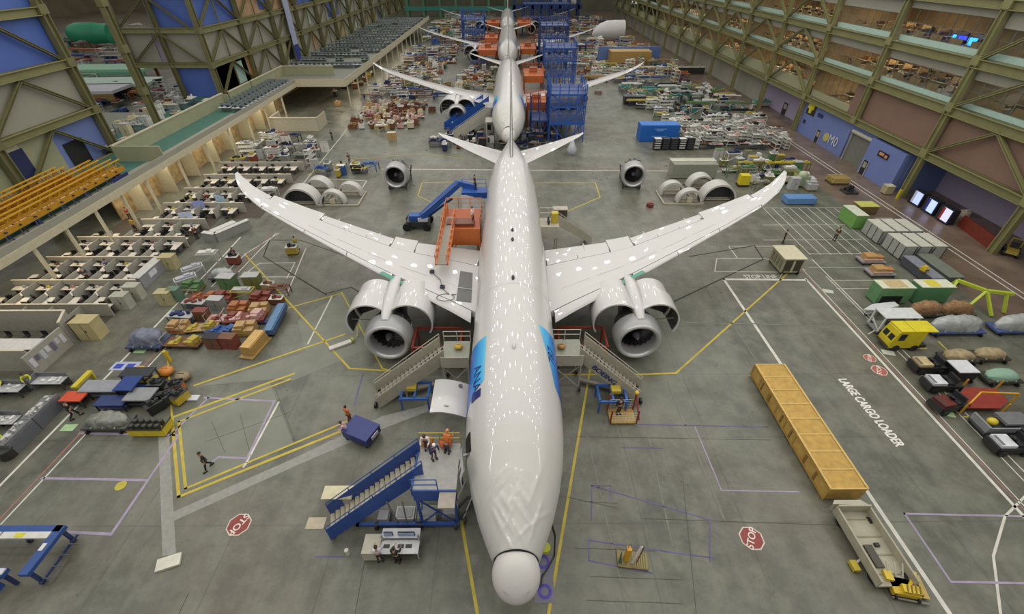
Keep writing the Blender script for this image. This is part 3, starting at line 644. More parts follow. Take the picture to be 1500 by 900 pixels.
# ---- west side, x = -56
XW = -56.
WC = [34, 49.2, 64.0, 74.2, 94.2, 109.5, 125, 140, 155, 170, 186, 202, 218, 234, 250, 266, 282]
for y in WC:
    mb = MB()
    for s in (-1, 1): mb.bb(XW+.1, XW+.85, y+s*.38-.07, y+s*.38+.07, 0, 30)
    mb.bb(XW+.4, XW+.55, y-.34, y+.34, 0, 30)
    for z in (5.2, 10.8, 16.4, 22): mb.bb(XW+.05, XW+.9, y-.6, y+.6, z-.5, z+.5)
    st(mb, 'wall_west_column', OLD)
def wbeam(y0, y1, z0, z1):
    st(MB().bb(XW+.3, XW+.45, y0, y1, z0, z1).bb(XW+.1, XW+.85, y0, y1, z1-.08, z1).bb(XW+.1, XW+.85, y0, y1, z0, z0+.08), 'wall_west_girder', OL)
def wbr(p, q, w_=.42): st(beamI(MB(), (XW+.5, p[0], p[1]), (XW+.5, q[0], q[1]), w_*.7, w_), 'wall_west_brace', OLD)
for y0, y1 in ((20, 64), (94.2, 290)):
    for z0, z1 in ((4.6, 5.3), (10.4, 11.2), (15.9, 16.8), (21.4, 22.3)): wbeam(y0, y1, z0, z1)
def wp(y0, y1, z0, z1, m, x=XW-.1): st(MB().bb(x-.2, x, y0, y1, z0, z1), 'wall_west_panel', m)
wp(20, 64, 16.8, 21.5, BLUD); wp(20, 64, 22.2, 30, BLUD); wp(20, 64, 11.1, 16, GRYW); wp(56.4, 64, 5.2, 10.5, BLUW); wp(49, 52, 5.2, 10.5, CREAM); wp(52, 56.4, 5.2, 10.5, SAGE); wp(20, 49, 5.2, 10.5, SAGE)
MB().bb(XW-.05, XW+.02, 57.2, 60.2, 5.3, 8.3).build('door_5', DARK, kind='structure')
MB().bb(XW-.05, XW+.02, 50.4, 52.2, 6.4, 9.6).build('window_90', mat('dusk_glass', '2c3154', .2), kind='structure')
wbr((63.4, 16.7), (56.2, 21.6)); wbr((49.6, 16.7), (56.2, 21.6)); wbr((56.2, 15.8), (63.4, 11.2)); wbr((56.2, 15.8), (49.6, 11.2)); wbr((56.5, 10.3), (63.4, 5.4)); wbr((56.5, 10.3), (49.8, 5.4))
for i in range(4, len(WC)-1):
    y0, y1 = WC[i]+.4, WC[i+1]-.4; ym = (y0+y1)/2
    for z0, z1 in ((5.3, 10.4), (11.2, 15.9), (16.8, 21.4)):
        wbr((y0, z0), (ym, z1)); wbr((y1, z0), (ym, z1))
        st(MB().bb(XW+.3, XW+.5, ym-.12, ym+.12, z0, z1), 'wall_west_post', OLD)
    r = random.Random(i)
    for k, (z0, z1) in enumerate(((5.3, 10.4), (11.2, 15.9), (16.8, 21.4))):
        wp(y0-.4, y1+.4, z0, z1, (GRYW, GRYW, ROOMW)[k] if (i+k) % 3 else (SAGE, GRYW, BLUD)[k])
# banner
wp(96, 108, 5.2, 10.4, mat('brown_wall_panel', '6f5848', .7)); wp(108.6, 111, 5.2, 10.2, mat('orange_wall_panel', 'b8752e', .6), XW+.02)
MB().bb(-.04, .04, -1.5, 1.5, 0, 16).build('hanging_banner', '9aa3bd', None, label='tall pale blue banner hanging on the west steel frame', cat='banner').location = (XW+1.2, 133, 9)
MB().bb(-.04, .04, -1.5, 1.5, 0, 3.5).build('hanging_banner', '27337e', None, label='deep blue lower panel hanging under the tall pale banner', cat='banner').location = (XW+1.2, 133, 5.4)
# transverse frame between the bays at y = 94
for x in (-63, -70):
    st(MB().bb(x-.4, x-.28, 94.2, 94.9, 0, 30).bb(x+.28, x+.4, 94.2, 94.9, 0, 30).bb(x-.28, x+.28, 94.5, 94.6, 0, 30), 'wall_transverse_column', OLD)
for z in (10.8, 16.4, 22): st(MB().bb(-70.4, XW, 94.3, 94.5, z-.45, z+.45).bb(-70.4, XW, 94, 94.9, z+.37, z+.45), 'wall_transverse_girder', OL)
st(MB().bb(-70, -65, 95, 95.2, 11.2, 16), 'wall_transverse_panel', GRYW); st(MB().bb(-63.6, XW, 95, 95.2, 11.2, 16), 'wall_transverse_panel', GRYW); st(MB().bb(-65, -63.6, 95.3, 95.5, 11.2, 16), 'wall_transverse_panel', LILW); st(MB().bb(-63, XW, 95, 95.2, 4, 10.4), 'wall_transverse_panel', BLUD); st(MB().bb(-64, XW, 95, 95.2, 16.8, 30), 'wall_transverse_panel', BLUD)
for a, b, c_ in ((-57, -63, -69.6),):
    for z0, z1 in ((11.2, 16), (16.8, 21.6)):
        for p, q in ((a, b), (c_, b)): st(beamI(MB(), (p, 94.3, z0), (q, 94.3, z1), .3, .35), 'wall_transverse_brace', OLD)
st(MB().bb(-250, -95, -12, 430, -.3, 0), 'floor', mat('neighbour_bay_floor', '6a6152', .5, var=.3, scale=.1))
# ---- office deck along the west side, top at 5.2
DK = 5.2
st(MB().bb(-61, -46, 30, 106, DK-.25, DK), 'floor_deck', TEALF); st(MB().bb(-78, -61, 60, 84, DK-.25, DK), 'floor_deck', GRF)
st(MB().bb(-56.2, -35.4, 106, 236, DK-.25, DK), 'floor_deck', GRF)
for (x0, y0, x1, y1) in ((-46, 30, -46, 106), (-46, 106, -35.4, 106), (-35.4, 106, -35.4, 236)):
    st(MB().bar((x0, y0, DK-.15), (x1, y1, DK-.15), .3, .75), 'trim_1', CREAM)
    st(MB().bar((x0, y0, DK+.55), (x1, y1, DK+.55), .12, .75), 'trim_2', CREAM if y0 > 100 else GRYW)
st(MB().bb(-48.6, -46.3, 30, 83, DK, DK+.04), 'floor_walkway', GRYW)
for (x0, y0, x1, y1, h) in ((-52.5, 60, -52.5, 89, 2), (-51.8, 90, -51.8, 98.4, 2), (-51.8, 99, -51.8, 115, 2), (-51.8, 115, -40.3, 115, 1.9)):
    st(MB().bar((x0, y0, DK+h/2), (x1, y1, DK+h/2), .25, h), 'wall_parapet', SAGE); st(MB().bar((x0, y0, DK+h), (x1, y1, DK+h), .45, .12), 'wall_parapet_cap', CREAM)
st(MB().bar((-52.5, 60, DK+1), (-46.2, 60, DK+1), .25, 2).bar((-52.5, 89, DK+.9), (-51.6, 89, DK+.9), .2, 1.8), 'wall_parapet', TEALF if False else SAGE)
for i, y in enumerate([38, 42, 46.2, 50.5, 55, 62, 69, 76, 83, 90, 98]+list(range(108, 236, 8))):
    x = -46.1 if y < 106 else -35.6
    st(MB().bb(x-.13, x+.13, y-.13, y+.13, 0, DK-.2), 'column_post', CREAM)
# rooms below the deck
st(MB().bb(-50.2, -50, 53, 106, 0, DK-.3), 'wall_west_office', mat('warm_office_wall', 'a58d62', .7, var=.5, scale=1.4)); st(MB().bb(-55, -54.6, 106, 236, .0, 5), 'wall_west_office', _M['warm_office_wall'])
for y in range(56, 104, 6): st(MB().bb(-50, -48, y-.08, y+.08, 0, DK-1.6), 'wall_west_office_partition', CREAM)
wl3 = bpy.data.lights.new('under_deck_lamp', 'AREA'); wl3.shape = 'RECTANGLE'; wl3.size = 1.; wl3.size_y = 7; wl3.energy = 240; wl3.color = (1, .86, .64)
for y in range(35, 104, 9):
    o = bpy.data.objects.new('under_deck_lamp', wl3); C.objects.link(o); o.location = (-48, y, DK-.45)
for y in range(110, 200, 12):
    o = bpy.data.objects.new('under_deck_lamp', wl3); C.objects.link(o); o.location = (-38.5, y, DK-.45)

st(MB().bb(-251, -250, -12, 430, 0, 40), 'wall_far_west', mat('far_bay_wall', '7a705c', .8, var=.5, scale=.05)); st(MB().bb(-250, -56.5, 331, 332, 0, 40), 'wall_far_north', _M['far_bay_wall'])
rl = random.Random(3)
for i in range(26):
    y = 58+i*9
    for z0, z1 in ((5.3, 10.4), (11.2, 15.9), (16.8, 21.4)):
        if y > 96 and rl.random() < .45: st(MB().bb(XW-.08, XW-.02, y, y+rl.uniform(2, 4), z0+.6, z1-.6), 'wall_west_lit_opening', (ROOMW, DARK, TEAL, BLUD)[rl.randrange(4)])
# ---------------------------------------------------------------- helpers for world-built things
def base(root, loc):
    loc = Vector(loc); root.location = loc
    for ch in root.children: ch.location = ch.location-loc
    return root
STEEL = mat('grey_steel', '7f807c', .45, metal=.4); RUB = mat('black_rubber', '1b1b1b', .8); BLK = '222222'
def wheels(T, pts, r=.15, w_=.1, col='1d1d1d', ax='x'):
    for x, y in pts:
        d = Vector((w_/2, 0, 0)) if ax == 'x' else Vector((0, w_/2, 0)); p = Vector((x, y, r)); MB().tube(p-d, p+d, r, 10).build('wheel', col, T)
def railing(T, pts, h=1.05, col='3a5fa8', r=.03, every=1.2, name='railing'):
    mb = MB(); P = [Vector(p) for p in pts]; z = Vector((0, 0, 1))
    for a, b in zip(P, P[1:]):
        for k in (h, h*.52): mb.bar(a+z*k, b+z*k, r*1.6)
        n = max(1, round((b-a).length/every))
        for i in range(n+1): q = a+(b-a)*i/n; mb.bar(q, q+z*h, r*1.6)
    return mb.build(name, col, T)
def stair(T, P0, P1, w_, col, step_col, n=14, side=.55, rail=True, solid=True, hrcol=None):
    P0, P1 = Vector(P0), Vector(P1); d = P1-P0; h = Vector((d.x, d.y, 0)).normalized(); s = h.cross(Vector((0, 0, 1)))
    for k in (-1, 1):
        mb = MB(); o = s*k*w_/2
        a, b = P0+o, P1+o
        vs = []
        for e in (-.04, .04):
            q = s*e; lo, hi = -.45, side
            vs += [a+q+Vector((0, 0, max(-a.z, lo))), b+q+Vector((0, 0, lo)), b+q+Vector((0, 0, hi)), a+q+Vector((0, 0, hi))]
        mb.add(vs, [(0, 1, 2, 3), (7, 6, 5, 4), (0, 4, 5, 1), (1, 5, 6, 2), (2, 6, 7, 3), (3, 7, 4, 0)]).build('stringer', col, T)
        if rail: railing(T, [a+Vector((0, 0, side*.7)), b+Vector((0, 0, side*.7))], .6, hrcol or col, .025, 1.6, 'handrail')
    for i in range(n):
        q = P0+d*((i+.5)/n); MB().box(q, (w_*.94, d.xy.length/n*.75, .05), M=Matrix((s, h, Vector((0, 0, 1)))).transposed()).build('step', step_col, T)
def legs(T, pts, z, col, w_=.1, name='leg'):
    for x, y in pts: MB().bb(x-w_/2, x+w_/2, y-w_/2, y+w_/2, 0, z).build(name, col, T)
def xbrace(T, a, b, z0, z1, col, w_=.07):
    a, b = Vector((a[0], a[1], 0)), Vector((b[0], b[1], 0)); k = Vector((0, 0, 1))
    MB().bar(a+k*z0, b+k*z1, w_).bar(a+k*z1, b+k*z0, w_).build('brace', col, T)
# ---------------------------------------------------------------- people
def person(label, loc, rz=0, shirt='2a2a2a', trousers='23252b', hair='2a1d14', arms='down', lean=0., walk=0., group=None, head=None):
    T = thing('person', label, 'person', loc, rz, group)
    def skin(name, verts, edges, rad, col, par, sub=1):
        me = bpy.data.meshes.new(name); me.from_pydata(verts, edges, []); o = bpy.data.objects.new(name, me); C.objects.link(o); o.parent = par
        o.color = srgb(col)+(1,); me.materials.append(PAINT)
        m = o.modifiers.new('skin', 'SKIN'); m.use_smooth_shade = True
        for i, r in enumerate(rad): me.skin_vertices[0].data[i].radius = (r, r) if not isinstance(r, tuple) else r
        me.skin_vertices[0].data[0].use_root = True
        q = o.modifiers.new('sub', 'SUBSURF'); q.levels = sub; q.render_levels = sub
        return o
    L = lean
    hip = (0, 0, .93); ch = (0, -.28*L, 1.32); nk = (0, -.36*L, 1.5); hd = (0, -.42*L-.02, 1.66)
    sh = [(s*.19, -.33*L, 1.42) for s in (-1, 1)]
    if arms == 'down': el = [(s*.26, .02-.3*L, 1.14) for s in (-1, 1)]; ha = [(s*.25, -.08-.3*L, .88) for s in (-1, 1)]
    elif arms == 'fwd': el = [(s*.25, -.12-.3*L, 1.18) for s in (-1, 1)]; ha = [(s*.18, -.4-.3*L, 1.12) for s in (-1, 1)]
    else: el = [(-.26, -.05-.3*L, 1.15), (.3, -.1-.3*L, 1.3)]; ha = [(-.25, -.12, .9), (.2, -.36, 1.5)]
    kn = [(s*.11, -.06-.1*walk*s, .5) for s in (-1, 1)]; an = [(s*.12, .0-.28*walk*s+.02, .09) for s in (-1, 1)]; to = [(a[0], a[1]-.16, .04) for a in an]
    V = [hip, ch, nk, hd, (0, hd[1]-.01, 1.76)]; R = [(.15, .11), (.16, .11), .055, (.085, .1), (.05, .06)]; E = [(0, 1), (1, 2), (2, 3), (3, 4)]
    for k in (0, 1):
        b = len(V); V += [sh[k], el[k], ha[k]]; R += [.06, .045, .035]; E += [(1, b), (b, b+1), (b+1, b+2)]
        h = Vector(ha[k]); dr = (h-Vector(el[k])).normalized(); sd = Vector((1, 0, 0))*(1 if k else -1)
        for q, ln in ((-1.5, .075), (-.5, .09), (.5, .085), (1.5, .065)):
            i = len(V); p = h+dr*.06+Vector((0, 1, 0)).cross(dr).normalized()*0+Vector((0, .018*q, 0)); V += [tuple(p), tuple(p+dr*ln*.6), tuple(p+dr*ln-sd*.02)]; R += [.009, .009, .008]; E += [(b+2, i), (i, i+1), (i+1, i+2)]
        i = len(V); V += [tuple(h+dr*.02+Vector((0, -.045, 0))), tuple(h+dr*.06+Vector((0, -.07, 0)))]; R += [.01, .009]; E += [(b+2, i), (i, i+1)]
        b = len(V); V += [(V[0][0]+(1 if k else -1)*.09, .0, .86), kn[k], an[k], to[k]]; R += [.085, .055, .04, .035]; E += [(0, b), (b, b+1), (b+1, b+2), (b+2, b+3)]
    body = skin('body', V, E, R, 'b58a6e', T)
    nose = MB().ball((0, hd[1]-.1, hd[2]), (.016, .022, .025), 8, 5); nose.build('nose', 'b58a6e', T)
    for s in (-1, 1):
        MB().ball((s*.03, hd[1]-.088, hd[2]+.03), .011, 8, 5).build('eye', '1c1c1c', T); MB().ball((s*.088, hd[1], hd[2]+.005), (.012, .022, .032), 8, 5).build('ear', 'b58a6e', T)
    MB().bar((-.025, hd[1]-.096, hd[2]-.045), (.025, hd[1]-.096, hd[2]-.045), .008).build('mouth', '7a4238', T)
    MB().ball((0, hd[1]+.02, hd[2]+.045), (.1, .115, .1), 12, 7).build('hard_hat' if head else 'hair', head or hair, T)
    V = [(0, 0, .98), ch, (0, -.34*L, 1.45)]; R = [(.175, .13), (.185, .135), (.09, .08)]; E = [(0, 1), (1, 2)]
    for k in (0, 1): b = len(V); V += [sh[k], el[k], tuple(Vector(el[k]).lerp(Vector(ha[k]), .75))]; R += [.078, .058, .05]; E += [(1, b), (b, b+1), (b+1, b+2)]
    skin('shirt', V, E, R, shirt, T)
    V = [(0, 0, .97)]; R = [(.17, .125)]; E = []
    for k in (0, 1): b = len(V); V += [((1 if k else -1)*.09, 0, .84), kn[k], (an[k][0], an[k][1], .13)]; R += [.1, .073, .062]; E += [(0, b), (b, b+1), (b+1, b+2)]
    skin('trousers', V, E, R, trousers, T)
    for k in (0, 1): MB().box((to[k][0], to[k][1]+.09, .05), (.1, .28, .1)).build('shoe', '1a1a1a', T)
    return T
# ---------------------------------------------------------------- nose area: blue access stair with platform
T = thing('access_stair', 'blue mobile access stair with tan steps rising to a grey platform at the entry door', 'access stair')
P0 = fl(484, 771, .15); P1 = fl(618, 678, 4.1)
stair(T, P0, P1, 1.5, '2a4c92', 'b0a98f', 18, .95, True)
z = 4.15; a, b, c_, d_ = fl(612, 672, z), fl(684, 655, z), fl(684, 718, z), fl(612, 718, z)
X0_, X1_, Y0_, Y1_ = a.x, -2.95, c_.y, fl(640, 650, z).y
MB().bb(X0_, X1_, Y0_, Y1_, z-.12, z).build('platform_deck', 'a3a39e', T); MB().bb(X0_, X1_, Y0_-.1, Y0_, z-.95, z+.05).build('front_panel', '2a4c92', T)
MB().bb(X0_-.1, X0_, Y0_, Y1_, z-.6, z+.1).build('side_beam', '2a4c92', T); MB().bb(X1_-.9, X1_, Y0_-1.0, Y0_-.1, z-.15, z-.03).build('fold_down_flap', 'a49c90', T)
railing(T, [(X0_, Y0_, z), (X1_-1, Y0_, z)], 1.0, '2a4c92'); railing(T, [(X0_, Y1_, z), (X1_, Y1_, z)], 1.0, 'b5a640')
legs(T, [(X0_+.1, Y0_+.1), (X1_-.2, Y0_+.1), (X0_+.1, Y1_-.1), (X1_-.2, Y1_-.1)], z-.12, '2a4c92', .14)
xbrace(T, (X0_+.1, Y0_+.05), (X1_-.2, Y0_+.05), .4, z-1, '2a4c92'); xbrace(T, (X0_+.05, Y0_), (X0_+.05, Y1_), .4, z-1, '2a4c92')
MB().bb(P0.x+1.6, X1_-.1, Y0_-.1, Y0_+.1, .3, .5).bb(P0.x+1.6, P0.x+1.8, Y0_-.1, P0.y+.9, .3, .5).build('chassis', '2a4c92', T)
MB().bb(P0.x-.4, P0.x+1.2, P0.y+.95, P0.y+1.7, .5, 1.5).build('power_cabinet', 'a8a49c', T); MB().bb(P0.x-.5, P0.x+1.3, P0.y+.9, P0.y+1.75, 1.5, 1.6).build('cabinet_lid', 'c6bf9e', T)
for i in range(3): MB().bar((X0_-.3-i*.5, Y0_, .4), (X0_+.1-i*.9, Y0_+.2, 2.6), .07).build('support_strut', STEEL, T)
wheels(T, [(X0_-2.6, Y0_), (X0_, Y0_), (X1_-.3, Y0_), (X0_, Y1_)], .28, .16); base(T, (X0_, Y0_, 0))
MB().bb(-.55, .55, -.35, .35, 0, .03).build('floor_board', 'b3a890', None, label='tan notice board lying at the foot of the blue stair', cat='board').location = fl(463, 767)
for i, (dx, dy, sx, sz, c) in enumerate([(.3, .5, 1.2, .9, 'b5b6b4'), (1.7, .7, .9, .7, '8f9294'), (-1.0, .6, 1.1, .6, 'c6c7c4'), (-2.3, .5, .8, .5, '5a5d62')]):
    t2 = thing('ground_unit', '%s ground unit under the blue stair platform, %s from its east end' % (('pale grey', 'grey', 'white', 'dark grey')[i], ORD[(1, 0, 2, 3)[i]]), 'equipment', (X0_+dx, Y0_+dy, 0)); MB().bb(-sx/2, sx/2, -.4, .4, .15, sz).build('casing', c, t2); MB().bb(-sx/2+.1, sx/2-.1, -.3, .3, sz, sz+.06).build('lid', '9da0a2', t2); wheels(t2, [(-sx/2+.1, -.3), (sx/2-.1, -.3), (-sx/2+.1, .3), (sx/2-.1, .3)], .12, .08)
# person-high things on the platform
def cloth_heap(loc, col, label, nm='tool_bag', r=.35):
    o = MB().ball((0, 0, r*.55), (r, r*.9, r*.6), 14, 8).build('bag', col); T = thing(nm, label, 'bag', loc); o.parent = T
    MB().tube((-r*.4, 0, r*1.1), (r*.4, 0, r*1.1), .04, 8).build('handle', '3a3a3a', T); return T
for i, (u, v, l, sh, hd, ar) in enumerate([(627,654,'person in white shirt on the grey platform, bending beside the orange sack','cfcfd0',None,'fwd'), (636,668,'person in dark blue shirt with white cap standing on the platform edge','2c3560','e0e0e0','down'), (655,660,'person in orange vest crouched over on the grey platform by the door','c76a2a','c98a4a','fwd')]):
    person(l, fl(u, v+4, 4.15), [0, .6, 2.8][i], sh, '2b2f48', arms=ar, lean=.8, head=hd)
cloth_heap(fl(626, 650, 4.15), 'b4712c', 'tan sack on the grey platform of the blue stair', r=.4); cloth_heap(fl(653, 652, 4.15), 'c8642a', 'orange sack on the grey platform nearest the entry door', r=.42)
# dark hydraulic gear beside the nose
T = thing('towing_frame', 'dark towing frame with pale rods on floor beside the nose gear', 'towing frame', fl(676, 748))
MB().path([(-.5, -.4, .3), (.4, .6, .5), (.8, .2, .5), (-.1, -.7, .3), (-.5, -.4, .3)], .12).build('frame', '3b3c3a', T); MB().bar((-.6, -.3, .25), (.3, 1.1, 1.6), .07).build('rod', 'b9b7ae', T); MB().bar((.2, -.6, .25), (.75, .6, .9), .07).build('rod', 'b9b7ae', T)
wheels(T, [(-.5, -.4), (.3, -.7), (.6, .6)], .2, .12)
# black hose and hoist pads right of the nose
hp = [fl(u, v, zz) for u, v, zz in ((807, 765, 2.5), (813, 785, 1.2), (812, 815, .05), (803, 832, .05), (794, 845, .05), (792, 860, .05))]
MB().path(hp, .09).build('hose', '1d1d1d', None, label='black hose hanging from the fuselage to the floor near the radome', cat='hose')
MB().tube((0, 0, 0), (0, 0, .35), .28, 14).build('drum', 'b7bb2f', None, label='bright yellow-green drum on floor beside the nose', cat='drum').location = fl(799, 806)
T = thing('floor_mat', 'grey mat with two violet rings beside the radome', 'mat', fl(797, 845)); MB().bb(-.6, .5, -1.3, 1.3, .003, .02).build('mat_sheet', '6c6a78', T)
for dy in (-.75, .75): MB().lathe([(.02, .22), (.04, .24), (.04, .36), (.02, .38)], (0, dy, 0), 'Z', 20).build('ring', '4b3fa0', T)
# rolling workstation with two people
c0 = fl(572, 800, 0); T = thing('rolling_workstation', 'white and grey rolling workstation with monitors in front of the blue stair', 'workstation')
x0, x1 = fl(532, 800, .9).x, fl(614, 800, .9).x; y0, y1 = fl(570, 812, .9).y, fl(570, 778, .9).y
MB().bb(x0+1.0, x1, y0, y0+.75, .86, .92).build('worktop', 'c9c9c9', T); MB().bb(x0+1.0, x1, y1-.55, y1, 1.15, 1.2).build('upper_shelf', 'c4c6ca', T); MB().bb(x0, x0+.95, y0, y1-.2, .1, .95).build('side_cabinet', 'b5b09f', T)
MB().bb(x0+1.0, x1, y0+.75, y1, .15, .85).build('body', '8a8a8c', T)
for x in (x0+1.05, x1-.05): MB().bb(x-.04, x+.04, y0+.05, y0+.12, .1, .86).build('leg', 'a0a0a0', T); MB().bb(x-.04, x+.04, y1-.6, y1-.5, .85, 1.6).build('post', 'a0a0a0', T)
for k, x in enumerate((x0+1.4, x0+2.2, x1-.5)):
    m_ = MB().box((x, y1-.4, 1.4), (.5, .08, .34)).build('monitor', '2a2a33', T); MB().box((x, y1-.45, 1.4), (.44, .02, .28)).build('screen', '8fa7c9', m_); MB().bb(x-.25, x+.1, y0+.3, y0+.5, .92, .95).build('keyboard', '303030', T)
wheels(T, [(x0+.2, y0+.2), (x1-.1, y0+.2), (x0+.2, y1-.2), (x1-.1, y1-.2)], .09, .06); base(T, (x0, y0, 0))
person('person in white shirt and dark trousers standing at the rolling workstation', fl(558, 822), math.pi+.2, 'cfcfd6', '26262a', arms='fwd'); person('person in black clothes standing at the rolling workstation', fl(583, 824), math.pi-.2, '1e1e20', '1c1c1e', arms='fwd')
person('person in black walking across the pale floor inside the lilac box', fl(307, 686), -.6, '17181a', '151617', walk=1)
MB().tube((0, 0, 0), (0, 0, .5), .12, 8).build('bollard', 'c9c7b8', None, label='small white post on floor by the violet tape below the stair', cat='post').location = fl(510, 812)
# navy cart and people by it
T = thing('covered_cart', 'navy blue covered cart with white wheels below the tan stair', 'cart', fl(533, 640, 0), -.42)
MB().bb(-1.1, 1.0, -.75, .75, .3, .95).build('body', '26306a', T); MB().bb(-1.13, 1.03, -.78, .78, .95, 1.0).build('cover', '2b3672', T); wheels(T, [(-.9, -.6), (.8, -.6), (-.9, .6), (.8, .6)], .15, .1); MB().box((1.15, 0, .8), (.05, .7, .3)).build('push_handle', 'b3a9b5', T)
person('person in pale pink shirt leaning over the navy cart', fl(512, 640), -1.4, 'c9a7b4', '7a6a86', arms='fwd', lean=.6); person('person in orange vest standing behind the navy cart', fl(513, 618), 2.6, 'c8662e', '7a2c26', arms='down')
# tan passenger stairs, mirrored pair
def tan_stair(label, sx, p0, p1, zt, boxes=True):
    T = thing('passenger_stair', label, 'passenger stair'); P0 = fl(*p0, .3); P1 = fl(*p1, zt)
    stair(T, P0, P1, 1.5, 'a7a290', '8f8c80', 16, .85, True, hrcol='b5b0a0')
    xe = sx*3.05; xs = P1.x; x0, x1 = min(xs, xe), max(xs, xe)
    MB().bb(x0, x1, P1.y-1.0, P1.y+1.2, zt-.12, zt).build('platform_deck', '8b8d80', T); MB().bb(x0, x1, P1.y-1.08, P1.y-1.0, zt-.6, zt+.45).build('front_panel', 'aca798', T)
    railing(T, [(x0, P1.y+1.2, zt), (x1, P1.y+1.2, zt)], 1.0, 'c4bfae')
    legs(T, [(x0+.1, P1.y-.9), (x1-.1, P1.y-.9), (x0+.1, P1.y+1.1), (x1-.1, P1.y+1.1)], zt-.1, 'a39e8e', .12)
    xbrace(T, (x0, P1.y-.9), (x1, P1.y-.9), .3, zt-.6, 'a8a498')
    MB().bar(P0+Vector((0, 0, -.05)), Vector((P1.x, P1.y, .3)), .3, .2).build('chassis', '8d8878', T)
    m = P0.lerp(P1, .45); MB().bar((m.x, m.y-.7, .3), (m.x, m.y-.7, m.z), .1).build('strut', 'a39e8e', T)
    wheels(T, [(P0.x, P0.y-.6), (P0.x, P0.y+.6), (P1.x, P1.y-.9), (P1.x, P1.y+.9)], .25, .15)
    if sx > 0:
        d = (P0-P1); hx = d.normalized(); n_v = Vector((hx.y, -hx.x, 0)).normalized(); up_ = n_v.cross(hx) if n_v.cross(hx).z > 0 else -n_v.cross(hx)
        if n_v.y > 0: n_v = -n_v
        c0 = P1.lerp(P0, .42)+n_v*.82+Vector((0, 0, .1)); M_ = Matrix(((hx.x, up_.x, n_v.x, c0.x), (hx.y, up_.y, n_v.y, c0.y), (hx.z, up_.z, n_v.z, c0.z), (0, 0, 0, 1)))
        lettering('BOEING', .62, M_, 'lettering', PAINT, T, '26356e', bold=.02)
    return base(T, (P1.x, P1.y, 0))
tan_stair('tan passenger stair west of the fuselage, climbing past the engine to the cargo door', -1, (553, 584), (648, 516), 3.5)
tan_stair('tan passenger stair east of the fuselage, foot beside the yellow caged basket', 1, (936, 578), (852, 513), 3.5)
# blue frames under each stair
for sx, (u, v), l in ((-1, (612, 588), 'blue square tube stand on floor beneath the open cargo door'), (1, (893, 592), 'blue square tube stand on floor beside the yellow caged basket')):
    T = thing('tube_stand', l, 'stand', fl(u, v)); z = 1.2
    for dy in (-.8, .8): MB().bar((-1.1, dy, z), (1.1, dy, z), .16).build('long_rail', '2f5fa6', T)
    for dx in (-1.0, 0, 1.0): MB().bar((dx, -.8, z), (dx, .8, z), .16).build('cross_rail', '2f5fa6', T)
    legs(T, [(-1, -.8), (1, -.8), (-1, .8), (1, .8)], z, '2f5fa6', .12); MB().box((.3*sx, .2, z+.2), (.7, .6, .3)).build('yellow_tray', 'b9a53a', T)
# caged basket
T = thing('caged_basket', 'wooden floored basket with red posts and white mesh east of the nose stair', 'work basket', fl(910, 612)); w2, h2 = .95, 1.9
MB().bb(-w2, w2, -.65, .65, .1, .22).build('wooden_floor', 'b08f4e', T)
for i, (x, y) in enumerate(((-w2, -.6), (w2, -.6), (-w2, .6), (w2, .6))): MB().bb(x-.05, x+.05, y-.05, y+.05, .1, h2 if y > 0 else h2*.8).build('post', '8e3324', T)
for y in (-.62, .62):
    mb = MB()
    for i in range(9): x = -w2+2*w2*i/8; mb.bar((x, y, .2), (x, y, 1.3), .02)
    for k in range(5): mb.bar((-w2, y, .2+k*.27), (w2, y, .2+k*.27), .02)
    mb.build('wire_mesh', 'c9c6bf', T)
MB().ball((w2, .6, 2.05), .16).build('yellow_ball', 'd8b32c', T); MB().bar((w2, .6, 1.9), (w2+.2, -.5, .3), .09).build('red_mast', '8e3324', T)
person('person in dark clothes standing inside the caged basket', fl(905, 606, .22), .3, '202226', '1c1e22')
# yellow and white pole stand on the east floor
T = thing('pole_stand', 'small wooden stand carrying a yellow post and a white post on open concrete', 'stand', fl(926, 822), -.12)
MB().bb(-.85, .85, -.45, .45, .05, .14).build('tray', '7d7346', T)
mb = MB()
for i in range(7): x = -.0+i*.12; mb.bar((x, -.42, .16), (x+.02, .42, .16), .06)
mb.build('slats', '8b8150', T)
MB().bb(-.5, -.25, -.15, .1, .1, 1.5).build('yellow_post', 'd09a22', T); MB().bar((-.05, -.2, .2), (.25, .05, 1.7), .12).build('white_post', 'cfcbc2', T); MB().bar((.2, -.15, .2), (.4, .1, 1.6), .05).build('red_rod', '6e3a30', T)
for x in (-.45, -.3, .22, .34): MB().tube((x, 0, 1.5), (x, .05, 1.85), .015, 6).build('prong', '3a352c', T)
MB().add([(-.85, -.3, .15), (-.62, -.3, .15), (-.74, 0, 1.1), (-.74, -.05, 1.1)], [(0, 1, 2), (0, 1, 3), (0, 2, 3), (1, 2, 3)]).build('green_wedge', '4d6247', T)
# ---------------------------------------------------------------- long wooden crate
T = thing('wooden_crate', 'very long low golden wooden crate lying along the white lane line', 'crate'); a = fl(1108, 536, 1.3); b = fl(1262, 718, 1.3)
CX0, CX1, CY0, CY1, CH = 19.55, 21.9, 14.65, 25.25, 1.3
WD = mat('golden_plywood', 'b3914a', .75, var=.2, scale=2.2); WDL = mat('pale_batten_wood', 'c4a763', .75, var=.15, scale=3)
MB().bb(CX0, CX1, CY0, CY1, .12, CH).build('crate_body', WD, T)
for i in range(9): y = CY0+(CY1-CY0)*i/8; MB().bb(CX0, CX1, y-.05, y+.05, CH, CH+.035).build('lid_batten', WDL, T); MB().bb(CX0-.035, CX0, y-.08, y+.08, .12, CH).build('side_batten', 'a3823f', T)
for x in (CX0+.04, CX1-.04): MB().bb(x-.07, x+.07, CY0, CY1, CH+.03, CH+.06).build('edge_batten', WDL, T)
